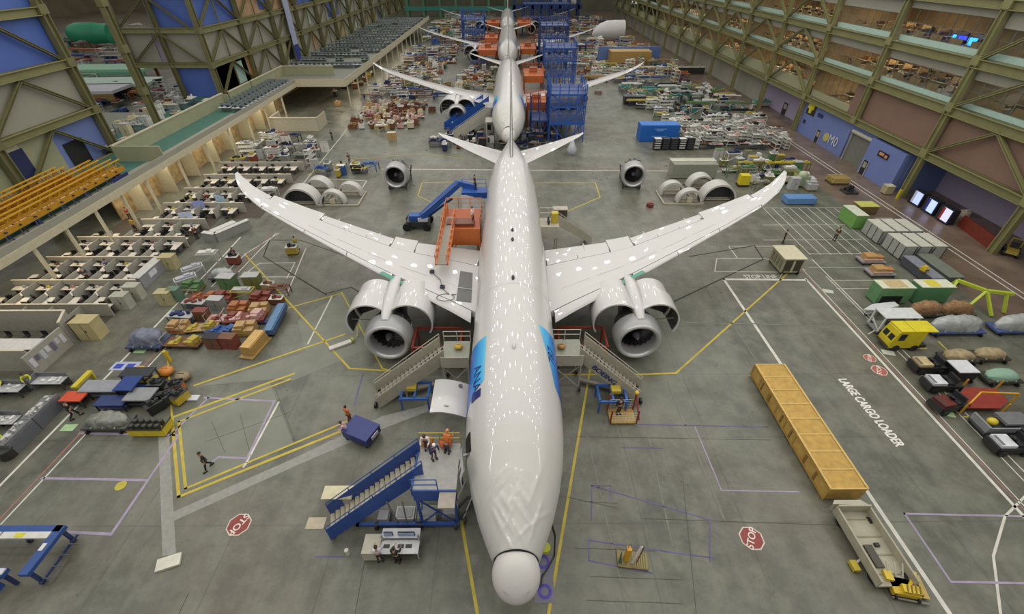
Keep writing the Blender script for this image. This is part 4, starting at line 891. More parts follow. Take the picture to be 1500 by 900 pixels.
for z in (.25, CH-.1): MB().bb(CX0-.05, CX0-.03, CY0, CY1, z-.08, z+.08).build('rail_batten', 'a3823f', T)
for y in (16, 17.2, 19.2, 20.5, 22.4, 23.6): MB().bb(CX0-.045, CX0-.01, y-.16, y+.0, .2, CH-.15).build('strap_board', '7d5f2c', T)
for y in (15, 18.5, 21.5, 24.8): MB().bb(CX0, CX1, y-.15, y+.15, 0, .12).build('skid', '7d6130', T)
base(T, ((CX0+CX1)/2, CY0, 0))
# ---------------------------------------------------------------- grey loader trailer with yellow drive end
T = thing('cargo_trailer', 'long grey open-topped trailer beside the white lane, south of the crate', 'trailer'); x0, x1, y0, y1 = 19.55, 21.5, 9.55, 13.7
gm = 'a19c88'
MB().bb(x0, x1, y0, y1, .35, .5).build('bed', gm, T)
for x in (x0, x1): MB().bb(x-.05, x+.05, y0, y1, .5, 1.05).build('side_wall', gm, T)
MB().bb(x0, x1, y1-.1, y1, .5, 1.2).build('headboard', gm, T); MB().bb(x0+.5, x0+.95, y0+.9, y0+2.1, .5, .62).build('black_hatch', '46443a', T); MB().bb(x0+.1, x0+.3, y0+2.3, y0+3.1, .5, .7).build('brown_panel', '86683c', T); MB().bb(x0+1.15, x0+1.4, y0+2.0, y0+2.2, .5, .65).build('winch', '242420', T)
for y in (y0+.6, y0+1.6, y0+2.6, y0+3.6): MB().bb(x0+.05, x1-.05, y-.03, y+.03, .5, .55).build('floor_rib', '8d8873', T)
MB().add([(x0, y1, .5), (x0-.25, y1+.1, .5), (x0-.25, y1+.1, 1.1), (x0, y1+.35, 1.1), (x0+1.6, y1+.35, 1.1), (x1, y1, 1.1)], [(0, 1, 2), (2, 3, 4, 5), (0, 2, 5)]).build('nose_guard', 'aaa592', T)
wheels(T, [(x0+.15, y0+.5), (x1-.15, y0+.5), (x0+.15, y1-.6), (x1-.15, y1-.6)], .3, .16); base(T, (x0, y0, 0))
T = thing('yellow_tug', 'yellow drive unit with hoses coupled to the end of the grey trailer', 'tug', fl(1322, 868), -.2)
MB().bb(-.75, .55, -.35, .5, .2, .5).build('chassis', 'c2a52c', T); MB().bb(-.35, .5, -.3, .1, .5, .72).build('engine_cover', 'cdae2a', T); MB().bb(-1.0, -.6, .2, .7, .2, .7).build('tank', 'c9b13a', T); MB().bb(.75, 1.15, -.2, 1.0, .15, .2).build('ramp_plate', 'b39b4c', T); MB().bb(.3, .75, -.2, .8, .1, .4).build('black_track', '2a2620', T); MB().bar((-.75, -.45, .15), (1, -.45, .15), .08).build('bumper', '7d7a70', T)
for i in range(4): MB().bar((-.2+i*.2, -.28, .73), (-.1+i*.2, .08, .76), .05).build('grille_bar', '6a5a20', T)
for i in range(3): MB().bar((-.7+i*.35, .5, .5), (-.9+i*.4, 1.0, 1.1), .05).build('lever', 'c7c2b4', T)
wheels(T, [(-.6, -.35), (.5, -.35), (-.6, .5), (.4, .6)], .18, .1); MB().bar((.1, .1, .55), (.7, .9, .6), .14).build('yellow_arm', 'd3b32c', T)
T = thing('outrigger_wheel', 'small yellow wheel unit on a short arm west of the grey trailer', 'wheel unit', fl(1249, 832)); MB().box((0, 0, .2), (.35, .55, .25)).build('housing', 'b3a234', T); MB().bar((.15, .15, .25), (.85, .5, .4), .1).build('arm', 'b5aaa8', T); wheels(T, [(-.12, .1), (-.12, -.15)], .14, .1)
MB().bb(-.6, .6, -.35, .35, 0, .14).build('white_tray', 'c9c7b8', None, label='white flat panel lying at the end of the grey floor strip', cat='panel').location = fl(248, 825); bpy.data.objects['white_tray'].rotation_euler[2] = .35
# ---------------------------------------------------------------- blue cargo frame, bottom west corner
T = thing('cargo_dolly', 'blue steel cargo frame with white padded top at the west edge', 'cargo frame'); x0, x1, y1, y0, z = -30.5, -25.3, 12.6, 10.0, 1.5; bl = '2b4a86'
MB().bb(x0, x1-.1, y1-.35, y1, z-.25, z).build('far_beam', bl, T); MB().bb(x1-.5, x1, y0, y1, z-.25, z).build('end_beam', bl, T); MB().bb(x0, -26.6, y0-.1, y0+.35, z-.25, z).build('near_beam', bl, T)
MB().bb(-28.4, x1-.45, y1-.75, y1-.38, z-.05, z+.06).build('white_pad', 'c9c9c0', T); MB().bb(x0, -28.5, y1-.75, y1-.38, z-.05, z+.06).build('white_pad', 'c3c3cc', T); MB().bb(-27.6, -27.1, y1-.7, y1-.45, z+.06, z+.08).build('yellow_patch', 'c9c02e', T)
MB().bb(x0, -26.6, y0+.0, y0+.3, z, z+.08).build('white_pad', 'c9cbd2', T); MB().bb(x1-.42, x1-.2, 11.2, 11.6, z, z+.03).build('label_plate', 'c9c9c4', T)
for x, y in ((x0+.2, y0+.1), (-26.8, y0+.1), (x1-.2, y0+.2), (x1-.2, y1-.2), (x0+.2, y1-.2), (-28, y1-.2)): MB().bb(x-.08, x+.08, y-.08, y+.08, .1, z-.25).build('leg', '24345c', T)
for k in range(4): MB().bar((x1+.0, y0+.2+k*.6, .5), (x1+.35, y0+.3+k*.6, .3), .05).build('side_bracket', '4a4f5c', T)
MB().bar((x1, y0, .35), (x1, y1, .35), .1).build('lower_rail', '24345c', T); MB().bb(x0, -27, y0-.4, y0-.1, .5, 1.1).build('lower_tank', '2f4f94', T)
wheels(T, [(x1-.2, y0+.2), (x1-.2, y1-.2), (-28, y0), (-28, y1-.2)], .16, .1); base(T, (x1, y0, 0))
# ---------------------------------------------------------------- orange work platform over the west wing root
OR_ = 'b8622a'; ORD_ = '9c4a1c'; BL = '234e98'; BLD = '1c3872'
T = thing('work_platform', 'orange work platform beside the fuselage, its narrow walkway reaching over the west wing', 'work platform')
z = 5.6; a = fl(655, 305, z); b = fl(704, 334, z); x0, x1, y0, y1 = a.x, -2.95, b.y, a.y
MB().bb(x0, x1, y0, y1, z-.2, z-.08).build('deck', ORD_, T); MB().bb(x0, x1, y0-.12, y0, z-1.9, z-.05).build('front_panel', OR_, T); MB().bb(x0-.1, x0+.1, y0, y1, z-1.2, z+.5).build('side_panel', OR_, T); MB().bb(x0+.4, x1-.6, y0+.4, y0+1.6, z-.08, z+.25).build('tool_tray', '6a3a28', T)
railing(T, [(x0, y0, z), (x0, y1, z), (x1, y1, z)], 1.15, OR_, .035); railing(T, [(x1, y0+.2, z), (x1, y1, z)], 1.0, '8c4a30', .03)
legs(T, [(x0+.2, y0+.2), (x1-.3, y0+.2), (x0+.2, y1-.2), (x1-.3, y1-.2)], z-.2, OR_, .2); xbrace(T, (x0+.2, y1-.2), (x1-.3, y1-.2), .5, z-.6, OR_)
p, q = fl(660, 318, 5.6), fl(647, 388, 5.9); mb = MB()
d = q-p; sd = d.cross(Vector((0, 0, 1))).normalized()
MB().bar(p, q, .95, .1).build('walkway', '8a8478', T)
for k in (-1, 1):
    o = sd*k*.5; mb = MB()
    for h in (.0, .5, 1.0): mb.bar(p+o+Vector((0, 0, h)), q+o+Vector((0, 0, h)), .06 if h else .16)
    for i in range(9): r = p.lerp(q, i/8)+o; mb.bar(r, r+Vector((0, 0, 1)), .06)
    for i in range(8): r = p.lerp(q, i/8)+o; s_ = p.lerp(q, (i+1)/8)+o; mb.bar(r, s_+Vector((0, 0, 1)), .035)
    mb.build('truss_side', OR_, T)
person('person in white shirt standing on the orange platform against the fuselage', Vector((x1-.8, y0+1.3, z-.08)), 1.2, 'd0cdc8', '5a3a30'); wheels(T, [(x0+.2, y0), (x0+.2, y1)], .25, .15); base(T, (x0, y0, 0))
# grey mat, hose and lamp on the wing
def zw(x, y): 
    le, te = interp(WNG, abs(x)-.0, 1)+7.7, interp(WNG, abs(x), 2)+7.7
    return wpt(abs(x), min(.95, max(.05, (y-le)/(te-le)))).z
T = thing('anti_slip_mat', 'dark grey anti-slip mat lying on the west wing next to the fuselage', 'mat'); z = 4.75
P = [fl(674, 392, z), fl(692, 393, z), fl(690, 437, z), fl(668, 436, z)]; mb = MB(); n = 8
rows = [[P[0].lerp(P[3], i/n), P[1].lerp(P[2], i/n)] for i in range(n+1)]
for r in rows:
    for v in r: v.z = zw(v.x-.25, v.y)+.05
mb.add([v for r in rows for v in r]+[v+Vector((0, 0, -.03)) for r in rows for v in r], [(2*i, 2*i+1, 2*i+3, 2*i+2) for i in range(n)]+[(2*i, 2*i+2, 2*i+2+2*(n+1), 2*i+2*(n+1)) for i in range(n)]); mb.build('mat', '5d5d5a', T); MB().bar(rows[5][0]+Vector((0, 0, .04)), rows[5][1]+Vector((0, 0, .04)), .06).build('strap', 'b3b3ae', T)
hz = lambda u, v: (lambda q: Vector((q.x, q.y, zw(q.x-.25, q.y)+.06)))(fl(u, v, 4.8))
mb = MB(); c0 = hz(652, 432); mb.path([hz(633, 398), hz(645, 408), hz(647, 420)]+[c0+Vector((.75*math.cos(t), .5*math.sin(t), 0)) for t in [i*.5+1.2 for i in range(13)]]+[hz(668, 427)], .045); mb.build('air_hose', '6a6a68', None, label='thin grey hose coiled on the west wing by the mat', cat='hose')
for u, v, l in ((633, 398, 'small dark tool box on the west wing under the orange walkway end'), (648, 419, 'small dark reel on the west wing inside the hose loop')):
    T = thing('tool_box', l, 'tool box', hz(u, v)); MB().box((0, 0, .1), (.4, .28, .2)).build('box', '3b3a4a', T); MB().box((0, 0, .24), (.2, .04, .05)).build('handle', '222222', T)
# blue boom lift
T = thing('boom_lift', 'blue articulated boom lift west of the fuselage behind the orange platform', 'boom lift')
p = fl(617, 318, 1.6); k = fl(672, 268, 5.4); q = fl(690, 272, 5.2)
MB().bar(p, k, .8, .7).build('lower_boom', BL, T); MB().bar(p+Vector((.6, .5, -.3)), p.lerp(k, .7)+Vector((.5, .3, -.8)), .25, .25).build('lift_cylinder', BLD, T); MB().bar(k, q+Vector((.6, -.4, 0)), .6, .6).build('knuckle', BL, T)
MB().bar(p.lerp(k, .1)+Vector((-.1, -.42, .3)), k+Vector((0, -.42, .2)), .06).build('cable', '9aa0a8', T)
g = fl(612, 332, 0); MB().bb(g.x-1.2, g.x+1.6, g.y-1.0, g.y+1.1, .45, 1.1).build('chassis', '2b2c30', T); MB().bb(g.x-.8, g.x+.5, g.y-.6, g.y+.6, 1.1, 1.7).build('turntable', BL, T); MB().bb(g.x+.3, g.x+1.5, g.y-.9, g.y+.2, 1.1, 1.5).build('engine_cover', 'b9bcc2', T)
for x in (-1.1, 1.4):
    for y in (-1.1, 1.1): MB().tube((g.x+x, g.y+y-.2, .5), (g.x+x, g.y+y+.2, .5), .5, 16).build('wheel', '17171a', T)
z = 5.0; a = fl(676, 282, z); MB().bb(a.x, -2.7, a.y-.1, a.y+1.5, z-.7, z).build('basket', BL, T); railing(T, [(a.x, a.y+1.5, z), (-2.8, a.y+1.5, z)], 1, BL); base(T, (g.x, g.y, 0))
person('person in dark clothes with red bag standing in the blue lift basket', Vector((-4.1, a.y+.9, 5.0)), 2, '2a2430', '1e1e22')
# white cover leaning by the fuselage
T = thing('engine_cover_sheet', 'white rounded sheet standing behind the orange platform', 'cover'); a = fl(677, 304, 3.2); pf = [(0, 0), (0, 1.5), (.5, 1.55), (1.4, 1.3), (2.2, .7), (2.6, 0)]
MB().prismy([(a.x+x, 3.2+zz) for x, zz in pf], a.y, a.y+.06).build('sheet', 'c9c9c6', T); MB().bb(a.x, a.x+2.4, a.y-.4, a.y+.5, 2.9, 3.15).build('shelf', 'a3a39e', T); legs(T, [(a.x+.1, a.y), (a.x+2.2, a.y)], 2.9, '8a8a86'); base(T, (a.x, a.y, 0))
# east side stand by the aft door
T = thing('service_stair', 'cream service stair with yellow caged top east of the fuselage, ahead of the tailplane', 'service stair')
stair(T, fl(828, 305, .3)*0+fl(862, 352, .2), fl(812, 322, 4.2), 1.1, 'a9a594', '8c897b', 12, .7, True, hrcol='b7b3a4')
P = fl(806, 325, 4.2); MB().bb(3.2, P.x+.9, P.y-1.3, P.y+1.0, 4.0, 4.15).build('platform_deck', 'a9a594', T); MB().bb(3.2, P.x+.9, P.y-1.38, P.y-1.3, 2.9, 4.3).build('front_panel', 'b5b1a2', T); railing(T, [(3.3, P.y+1.0, 4.15), (P.x+.9, P.y+1.0, 4.15)], 1.2, 'c9c4b4'); MB().bb(P.x+.1, P.x+.8, P.y-.3, P.y+.4, 4.15, 5.3).build('yellow_cage', 'b8a436', T)
for i in range(3): MB().bb(P.x-.3, P.x-.1, P.y-.6+i*.4, P.y-.4+i*.4, 4.15, 4.6).build('dark_canister', '2d2b28', T)
legs(T, [(3.4, P.y-1.2), (P.x+.7, P.y-1.2), (3.4, P.y+.9), (P.x+.7, P.y+.9)], 4, 'a39e8e', .12); MB().bar(fl(790, 287, 5), fl(806, 300, 3.2), .12).bar(fl(785, 297, 5), fl(803, 308, 3.2), .12).build('ladder_rail', 'b3af9f', T); base(T, (P.x, P.y, 0))
T = thing('supply_box', 'dark box with cream lid on floor by the service stair', 'box', fl(820, 316)); MB().bb(-.9, .9, -.5, .5, 0, 1.0).build('box', '4a443c', T); MB().bb(-.95, .95, -.55, .55, 1, 1.1).build('lid', 'b5b1a0', T)
# red work stands between fuselage and engines
for sx, l in ((-1, 'dark red frame under the west wing root beside the engine'), (1, 'dark red frame under the east wing root beside the engine')):
    T = thing('tube_stand', l, 'stand'); x0, x1 = sorted((sx*4.0, sx*7.8)); y0, y1 = 26.2, 28.6
    for y in (y0, y1): MB().bb(x0, x1, y-.08, y+.08, 2.3, 2.46).build('top_rail', '7c2f20', T)
    for x in (x0, x1): MB().bb(x-.08, x+.08, y0, y1, 2.3, 2.46).build('side_rail', '7c2f20', T); legs(T, [(x, y0), (x, y1)], 2.3, '7c2f20', .14)
    MB().bb(x0+.3, x1-.3, y0+.3, y1-.3, 1.2, 1.3).build('shelf', '4c3a34', T); base(T, (x0, y0, 0))
for sx, lab in ((-1, 'yellow work bag and clutter on the west stair platform'), (1, 'tan work bag beside the east stair platform')): cloth_heap((sx*3.9, 24.9, 3.55), 'b99a35' if sx < 0 else 'a3783a', lab, r=.33)
T = thing('hoist_bar', 'white flat beam lying on floor between the pale coating and west engine', 'beam', fl(499, 507), .55); MB().box((0, 0, .12), (1.9, .45, .16)).build('beam', 'c9c6c0', T); MB().box((1.1, 0, .2), (.2, .5, .3)).build('end_fitting', 'a89c3a', T)
MB().path([fl(520, 455, 3), fl(524, 470, 1.4), fl(524, 478, .6), fl(523, 494, .1)], .07).build('yellow_sling', 'b9a63a', None, label='yellow sling hanging from the west engine cowl', cat='sling')
# ---------------------------------------------------------------- bare engines on stands
def stand_engine(label, loc, rz, s=1.):
    T = thing('jet_engine', label, 'jet engine', loc, rz); engine_parts(T, 0, 0, 2.35, False)
    for sx in (-1, 1):
        MB().bar((sx*1.3, .6, .5), (sx*1.3, 5.6, .5), .22, .3).build('stand_rail', '3c3d3a', T)
        for y in (1.2, 5.0): MB().bar((sx*1.3, y, .6), (sx*1.65, y, 2.4), .16).build('stand_arm', '3c3d3a', T)
        wheels(T, [(sx*1.3, .9), (sx*1.3, 5.3)], .28, .16)
    MB().bb(-1.4, 1.4, .5, .75, .3, .55).bb(-1.4, 1.4, 5.3, 5.55, .3, .55).build('stand_cross_member', '3c3d3a', T)
    mb = MB()
    for i in range(7): a = i*.45; mb.path([(1.7*math.cos(a), 1.9, 2.35+1.7*math.sin(a)), (1.85*math.cos(a+.1), 2.6, 2.35+1.85*math.sin(a+.1)), (1.5*math.cos(a+.2), 3.3, 2.35+1.5*math.sin(a+.2))], .1)
    mb.build('loose_pipework', '4a4640', T); T.scale = (s,)*3; return T
e = fl(578, 258, 2.35); stand_engine('bare jet engine with grey inlet ring on a black stand, west of the tail', (e.x, e.y, 0), .0, .93)
e = fl(929, 257, 2.35); stand_engine('bare jet engine with grey inlet ring on a black stand, east of the tail', (e.x, e.y, 0), -.1, .93)
T = thing('red_chock', 'small dark red padded block on open floor south of the eastern bare engine', 'block', fl(952, 303)); MB().prism([(.5*math.cos(i*math.pi/3), .5*math.sin(i*math.pi/3)) for i in range(6)], 0, .5).build('body', '6a2c26', T); MB().box((0, 0, .55), (.5, .3, .1)).build('grip', '8c4a42', T)
# ---------------------------------------------------------------- nacelle shells on pallets
def shell(T, x, y, r, ln, th=.28, col='b9b8b2', inner='4c4a44'):
    n = 18; A = [math.pi*i/n for i in range(n+1)]
    def rg(rr, yy): return [Vector((x+rr*math.cos(a), yy, .22+rr*math.sin(a))) for a in A]
    mb = MB().loft([rg(r, y), rg(r, y+ln)], closed=False); m_ = n+1
    for yy in (y, y+ln): mb.add(rg(r, yy)+rg(r-th, yy), [(i, i+1, m_+i+1, m_+i) for i in range(n)])
    o = mb.build('cowl_shell', mat('cowl_shell_white', 'b3b2ac', .35), T); MB().loft([rg(r-th, y), rg(r-th, y+ln)], closed=False).build('shell_lining', mat('shell_lining_dark', '57554e', .6, var=.4, scale=3), o)
    for k in range(3): MB().bar((x-r*.7, y+ln*(.2+.3*k), .3), (x+r*.7, y+ln*(.2+.3*k), .3), .1).build('cradle_bar', 'a59c88', T)
def pallet_frame(T, x0, x1, y0, y1, col='aaa590'):
    for x in (x0, x1): MB().bb(x-.08, x+.08, y0, y1, .02, .22).build('pallet_rail', col, T)
    for y in (y0, y1): MB().bb(x0, x1, y-.08, y+.08, .02, .22).build('pallet_rail', col, T)
def two_shells(label, u, v, sx):
    T = thing('nacelle_pallet', label, 'nacelle shells', fl(u, v)); shell(T, 0, 0, 1.75, 1.1, .3); shell(T, -sx*2.0 if False else -1.6*sx, 2.6, 1.75, 1.2, .3)
    pallet_frame(T, min(-1.9, -1.6*sx-1.9), max(1.9, -1.6*sx+1.9), -.2, 4.2); MB().box((0, .3, .5), (.7, .5, .6)).build('cream_block', 'b9b095', T); return T
two_shells('pair of low grey nacelle shells on a pallet frame, west of the bare engine', 488, 301, -1)
two_shells('pair of low grey nacelle shells on a pallet frame, east of the bare engine', 1009, 299, 1)
def big_shells(label, u, v, sx):
    T = thing('cowl_crate', label, 'nacelle shells', fl(u, v)); shell(T, 0, 0, 2.35, 2.0, .25); shell(T, -sx*1.0, 4.2, 1.9, 1.7, .25); pallet_frame(T, -2.5-.6*(sx > 0)-.3, 2.5+.6*(sx < 0), -.2, 6.2, '7e7a6c')
    mb = MB().loft([[Vector((2.05*math.cos(math.pi*i/16), 1.2, .25+2.0*math.sin(math.pi*i/16))) for i in range(17)], [Vector((.01*math.cos(math.pi*i/16), 1.2, .25)) for i in range(17)]], closed=False); mb.build('inner_bulkhead', mat('bulkhead_mesh', '44464a', .5, var=.6, scale=5, metal=.4), T); return T
big_shells('pair of tall white nacelle shells under the west wingtip', 441, 303, -1); big_shells('pair of tall white nacelle shells under the east wingtip', 1052, 297, 1)
# long grey box behind the eastern shells
T = thing('storage_bin', 'long pale grey-green storage bin behind the eastern nacelle shells', 'bin', fl(1015, 262)); MB().bb(-3.3, 3.4, 0, 2.2, .1, 2.2).build('body', '86887a', T); MB().bb(-3.4, 3.5, 1.2, 2.6, 2.2, 2.3).build('lid', 'b0b09f', T)
for i in range(6): MB().bar((-4.2+.18*i, .2, 0), (-4.2+.18*i, .2, 1.9), .05).build('side_rack_bar', 'a9a798', T)
# container and cabinets
T = thing('shipping_container', 'bright blue shipping container with white lettering on the lane side', 'container'); a, b = fl(936, 208), fl(992, 208); x0, x1, y0 = a.x, b.x, a.y; mb = MB().bb(x0, x1, y0, y0+2.6, .1, 2.9)
for i in range(24): x = x0+(x1-x0)*(i+.5)/24; mb.bb(x-.06, x+.06, y0-.05, y0, .25, 2.75)
mb.build('body', '1f62b4', T); MB().bb(x0, x1, y0, y0+2.6, 2.9, 2.95).build('roof', '2a6ec0', T)
[MB().bb((x0+x1)/2-w_, (x0+x1)/2+w_, y0-.08, y0-.06, z-.05, z+.05).build('faded_marking', '86aede', T) for z, w_ in ((2.3, 1.1), (2.0, .6), (1.0, 1.4), (.75, 1.0))]; base(T, (x0, y0, 0))
for i in range(5):
    T = thing('equipment_cabinet', '%s black cabinet in the row before the blue container, %s from the lane' % (('white-shelved', 'plain', 'grilled', 'white-topped', 'slatted')[i], ORD[i]), 'cabinet', fl(961+i*12, 219), 0, 'cabinets before the container')
    MB().bb(-.6, .6, -.5, .5, .1, 1.9).build('body', '1e1f22', T)
    for k in range(4): MB().bb(-.5, .5, -.53, -.5, .35+k*.4, .5+k*.4).build('shelf_strip', 'c9c9c6' if i in (0, 3) else '3f4146', T)
    MB().bb(-.6, .6, -.5, .5, 1.9, 1.95).build('top', 'c6c6c2' if i in (0, 3) else '2b2c30', T)
# ---------------------------------------------------------------- blue scaffold tower by the second airliner
def scaffold(label, x0, x1, y0, y1, zt, lev, col=BL, solid=()):
    T = thing('scaffold_tower', label, 'scaffold'); nx, ny = max(2, round((x1-x0)/1.6)), max(2, round((y1-y0)/2.2))
    for x in [x0+(x1-x0)*i/nx for i in range(nx+1)]:
        for y in (y0, y1): MB().bb(x-.09, x+.09, y-.09, y+.09, 0, zt).build('upright', col, T)
    for y in [y0+(y1-y0)*i/ny for i in range(1, ny)]:
        for x in (x0, x1): MB().bb(x-.09, x+.09, y-.09, y+.09, 0, zt).build('upright', col, T)
    for z in lev:
        MB().bb(x0, x1, y0, y1, z-.06, z).build('deck', BLD, T)
        for h in (.55, 1.1): MB().path([(x0, y0, z+h), (x1, y0, z+h), (x1, y1, z+h), (x0, y1, z+h), (x0, y0, z+h)], .08).build('guard_rail', col, T)
        MB().bb(x0, x1, y0-.08, y0, z-.3, z).build('toe_board', col, T)
    z = [0]+list(lev)
    for a, b in zip(z, z[1:]):
        xm = (x0+x1)/2
        MB().bar((x0, y0, b), (xm, y0, a), .16).bar((x1, y0, b), (xm, y0, a), .16).build('brace', col, T)
    for (a, b, zz0, zz1) in solid: MB().bb(a, b, y0-.12, y0-.06, zz0, zz1).build('panel', col, T)
    return base(T, (x0, y0, 0))
scaffold('tall blue scaffold tower with railed decks east of the second airliner nose', 7.2, 13.4, 83.5, 91.5, 9.8, (3.6, 6.2, 8.2), BL, ((7.2, 13.4, 3.1, 3.7),))
scaffold('narrow blue scaffold bay hugging the second airliner, west of the tall tower', 4.0, 7.0, 84.5, 90, 7, (3.6,), BLD)
scaffold('blue scaffold tower behind the second airliner wing', 8.5, 16, 120, 128, 11, (4, 7.4, 10), BL)
scaffold('blue scaffold portal further down the line, east of the third airliner', 9, 17, 148, 158, 12.5, (5, 8.5, 11.5), BLD)
scaffold('blue scaffold bay west of the third airliner', -17, -9, 190, 200, 12, (5, 9), BL)
scaffold('blue scaffold bay east of the fourth airliner', 6, 26, 228, 236, 15, (6, 11), BLD)
T = thing('stair_drum', 'white hopper-shaped bin on floor under the east tailplane', 'bin', fl(837, 226)); MB().loft([[Vector((r*math.cos(t), r*1.3*math.sin(t), z)) for t in [i*math.pi/6 for i in range(12)]] for z, r in ((.0, .4), (.8, .9), (1.6, .5), (2.4, .25))]).build('hopper', 'b5bac0', T); MB().bb(-.7, .7, -.5, .5, 0, .12).build('foot', '8a8f96', T)
# orange platforms beside second and third airliners
def orange_stand(label, x0, x1, y0, y1, z):
    T = thing('work_platform', label, 'work platform'); MB().bb(x0, x1, y0, y1, z-.3, z).build('deck', OR_, T); railing(T, [(x0, y0, z), (x1, y0, z), (x1, y1, z), (x0, y1, z)], 1.1, 'c4642a', .05); MB().bb(x0, x1, y0-.1, y0, z-1.4, z).build('front_panel', 'a85420', T)
    legs(T, [(x0+.2, y0), (x1-.2, y0), (x0+.2, y1), (x1-.2, y1)], z-.3, 'a85420', .2); MB().bb((x0+x1)/2-.9, (x0+x1)/2+.9, (y0+y1)/2-.8, (y0+y1)/2+.8, z, z+1).build('tool_cabinet', '8f4a22', T); return base(T, (x0, y0, 0))
orange_stand('orange platform east of the second airliner nose, nearest the blue tower', 3.4, 7.2, 92, 97, 4.8); orange_stand('orange platform east of the second airliner, behind its wing root', 3.4, 8, 113, 122, 5.4)
orange_stand('orange platform west of the third airliner, south of its tailplane', -9, -3.4, 148, 158, 5.5); orange_stand('orange platform east of the third airliner, south of its wing', 3.4, 8, 150, 160, 5.5)
orange_stand('orange platform west of the third airliner nose', -8, -3.6, 172, 180, 5.5); orange_stand('orange platform east of the fourth airliner nose', 3.6, 9, 214, 224, 5.5); orange_stand('orange platform west of the fourth airliner nose', -9, -3.6, 214, 224, 5.5)
# blue stair + tan jetway-stair west of second airliner
T = thing('access_stair', 'blue access stair west of the second airliner nose, overlapping its engine', 'access stair'); stair(T, fl(655, 190, .3), fl(712, 148, 4.2), 2.0, BL, '3a4a78', 12, 1.1); MB().bb(-4.6, -3, 91, 94, 4.0, 4.15).build('platform_deck', 'a3a39e', T); legs(T, [(-4.4, 91.2), (-3.2, 93.8)], 4, BL, .2); base(T, fl(655, 190))
T = thing('passenger_stair', 'pale grey passenger stair running up to the second airliner nose from the southwest', 'passenger stair'); stair(T, fl(664, 204, .3), fl(716, 166, 4.0), 1.8, 'a9a699', '8f8d82', 12, .9); MB().bb(-4.2, -3, 82, 85, 3.9, 4.0).build('platform_deck', 'a9a699', T); legs(T, [(-4, 82.2), (-3.2, 84.8)], 3.9, 'a9a699', .2); base(T, fl(664, 204))
# other airliner noses and parts far east
T = thing('fuselage_section', 'white nose section of an airliner standing alone on the far east floor', 'fuselage section')
a = fl(866, 58, 1.0); b = fl(917, 62, 1.0); L_ = b.x-a.x
MB().loft([[Vector((a.x+x, a.y+r*math.cos(t), 4+r*math.sin(t)+dz)) for t in [2*math.pi*i/28 for i in range(28)]] for x, r, dz in [(L_*f, rr, dd) for f, rr, dd in ((0, .15, -1.3), (.04, 1.2, -1.0), (.12, 2.0, -.6), (.25, 2.8, -.3), (.45, 3.4, 0), (.7, 3.6, 0), (1, 3.6, 0))]]).build('shell', WHITE, T)
MB().bb(b.x-3, b.x-1.5, a.y-3, a.y+3, 0, 1.5).build('cradle', BL, T); MB().bb(b.x-12, b.x-10, a.y-3, a.y+3, 0, 1.2).build('cradle', BL, T); base(T, (a.x, a.y, 0))
T = thing('fuselage_section', 'white airliner forebody lying across the line at the far end', 'fuselage section'); a = fl(806, 9, 4); b = fl(850, 11, 4)
MB().loft([[Vector((a.x+(b.x-a.x)*f, a.y+r*math.cos(t), 5+r*math.sin(t))) for t in [2*math.pi*i/24 for i in range(24)]] for f, r in ((0, 3.5), (.6, 3.5), (.85, 2.6), (1, .4))]).build('shell', WHITE, T); MB().bb(a.x+4, a.x+6, a.y-3, a.y+3, 0, 1.5).build('cradle', BL, T); base(T, (a.x, a.y, 0))
T = thing('assembly_dock', 'large green and yellow gantry dock spanning the far west end', 'dock'); y = 300
for i in range(7): MB().bb(-56+i*9-.6, -56+i*9+.6, y-3, y+3, 0, 12).build('leg', '5c8a6c', T)
MB().bb(-58, 2, y-3, y+3, 12, 13.4).build('deck', '8f9a58', T); MB().bb(-58, 2, y-3.2, y-3, 3, 5).build('teal_panel', '3f8c7c', T); base(T, (-58, y, 0))
T = thing('assembly_dock', 'large blue gantry dock spanning the far east end', 'dock'); y = 296
for i in range(8): MB().bb(3+i*5-.7, 3+i*5+.7, y-3, y+3, 0, 18).build('leg', BLD, T)
for z in (4, 9, 14): MB().bb(2, 40, y-3, y+3, z, z+1.8).build('deck', '24407e', T)
base(T, (2, y, 0))
# ---------------------------------------------------------------- neighbour bay seen through the open west frame
T = thing('fuselage_barrel', 'teal green fuselage barrel in the neighbouring bay seen through the west frame', 'fuselage section'); c_ = fl(130, 52, 3.5)
MB().loft([[Vector((c_.x+x, c_.y+r*math.cos(t), 3.9+r*math.sin(t))) for t in [2*math.pi*i/26 for i in range(26)]] for x, r in ((-7, .5), (-6.5, 2.2), (-5.2, 3.1), (-3, 3.7), (4, 3.8), (4.1, 3.4), (9, 3.4))]).build('shell', mat('green_primer', '2f9a72', .4, var=.15, scale=.2), T); MB().bb(c_.x-3, c_.x+4, c_.y-4, c_.y+4, 0, 1.4).build('cradle', '6a6a58', T); base(T, (c_.x, c_.y, 0))
for k, (u, v, w_, l, col) in enumerate([(150, 98, 26, 'long pale green platform table in the neighbouring bay, upper one', '8fc4a4'), (165, 118, 20, 'pale white-green platform table in the neighbouring bay, lower one', 'b9cfc0'), (140, 128, 12, 'white platform table in the neighbouring bay, nearest the west frame', 'c4c4cc')]):
    T = thing('platform_table', l, 'platform', (lambda q: (q.x, q.y, 0))(fl(u, v, 2.9)), 0.05); MB().bb(-w_/2, w_/2, -4, 4, 2.3, 2.9).build('top', col, T); legs(T, [(-w_/2+1, -3), (w_/2-1, -3), (-w_/2+1, 3), (w_/2-1, 3)], 2.3, '7d5a2c', .6); MB().bb(-w_/2, w_/2, -4.2, -4, .8, 2.3).build('apron', '8a7a48' if k else '6fae8c', T)
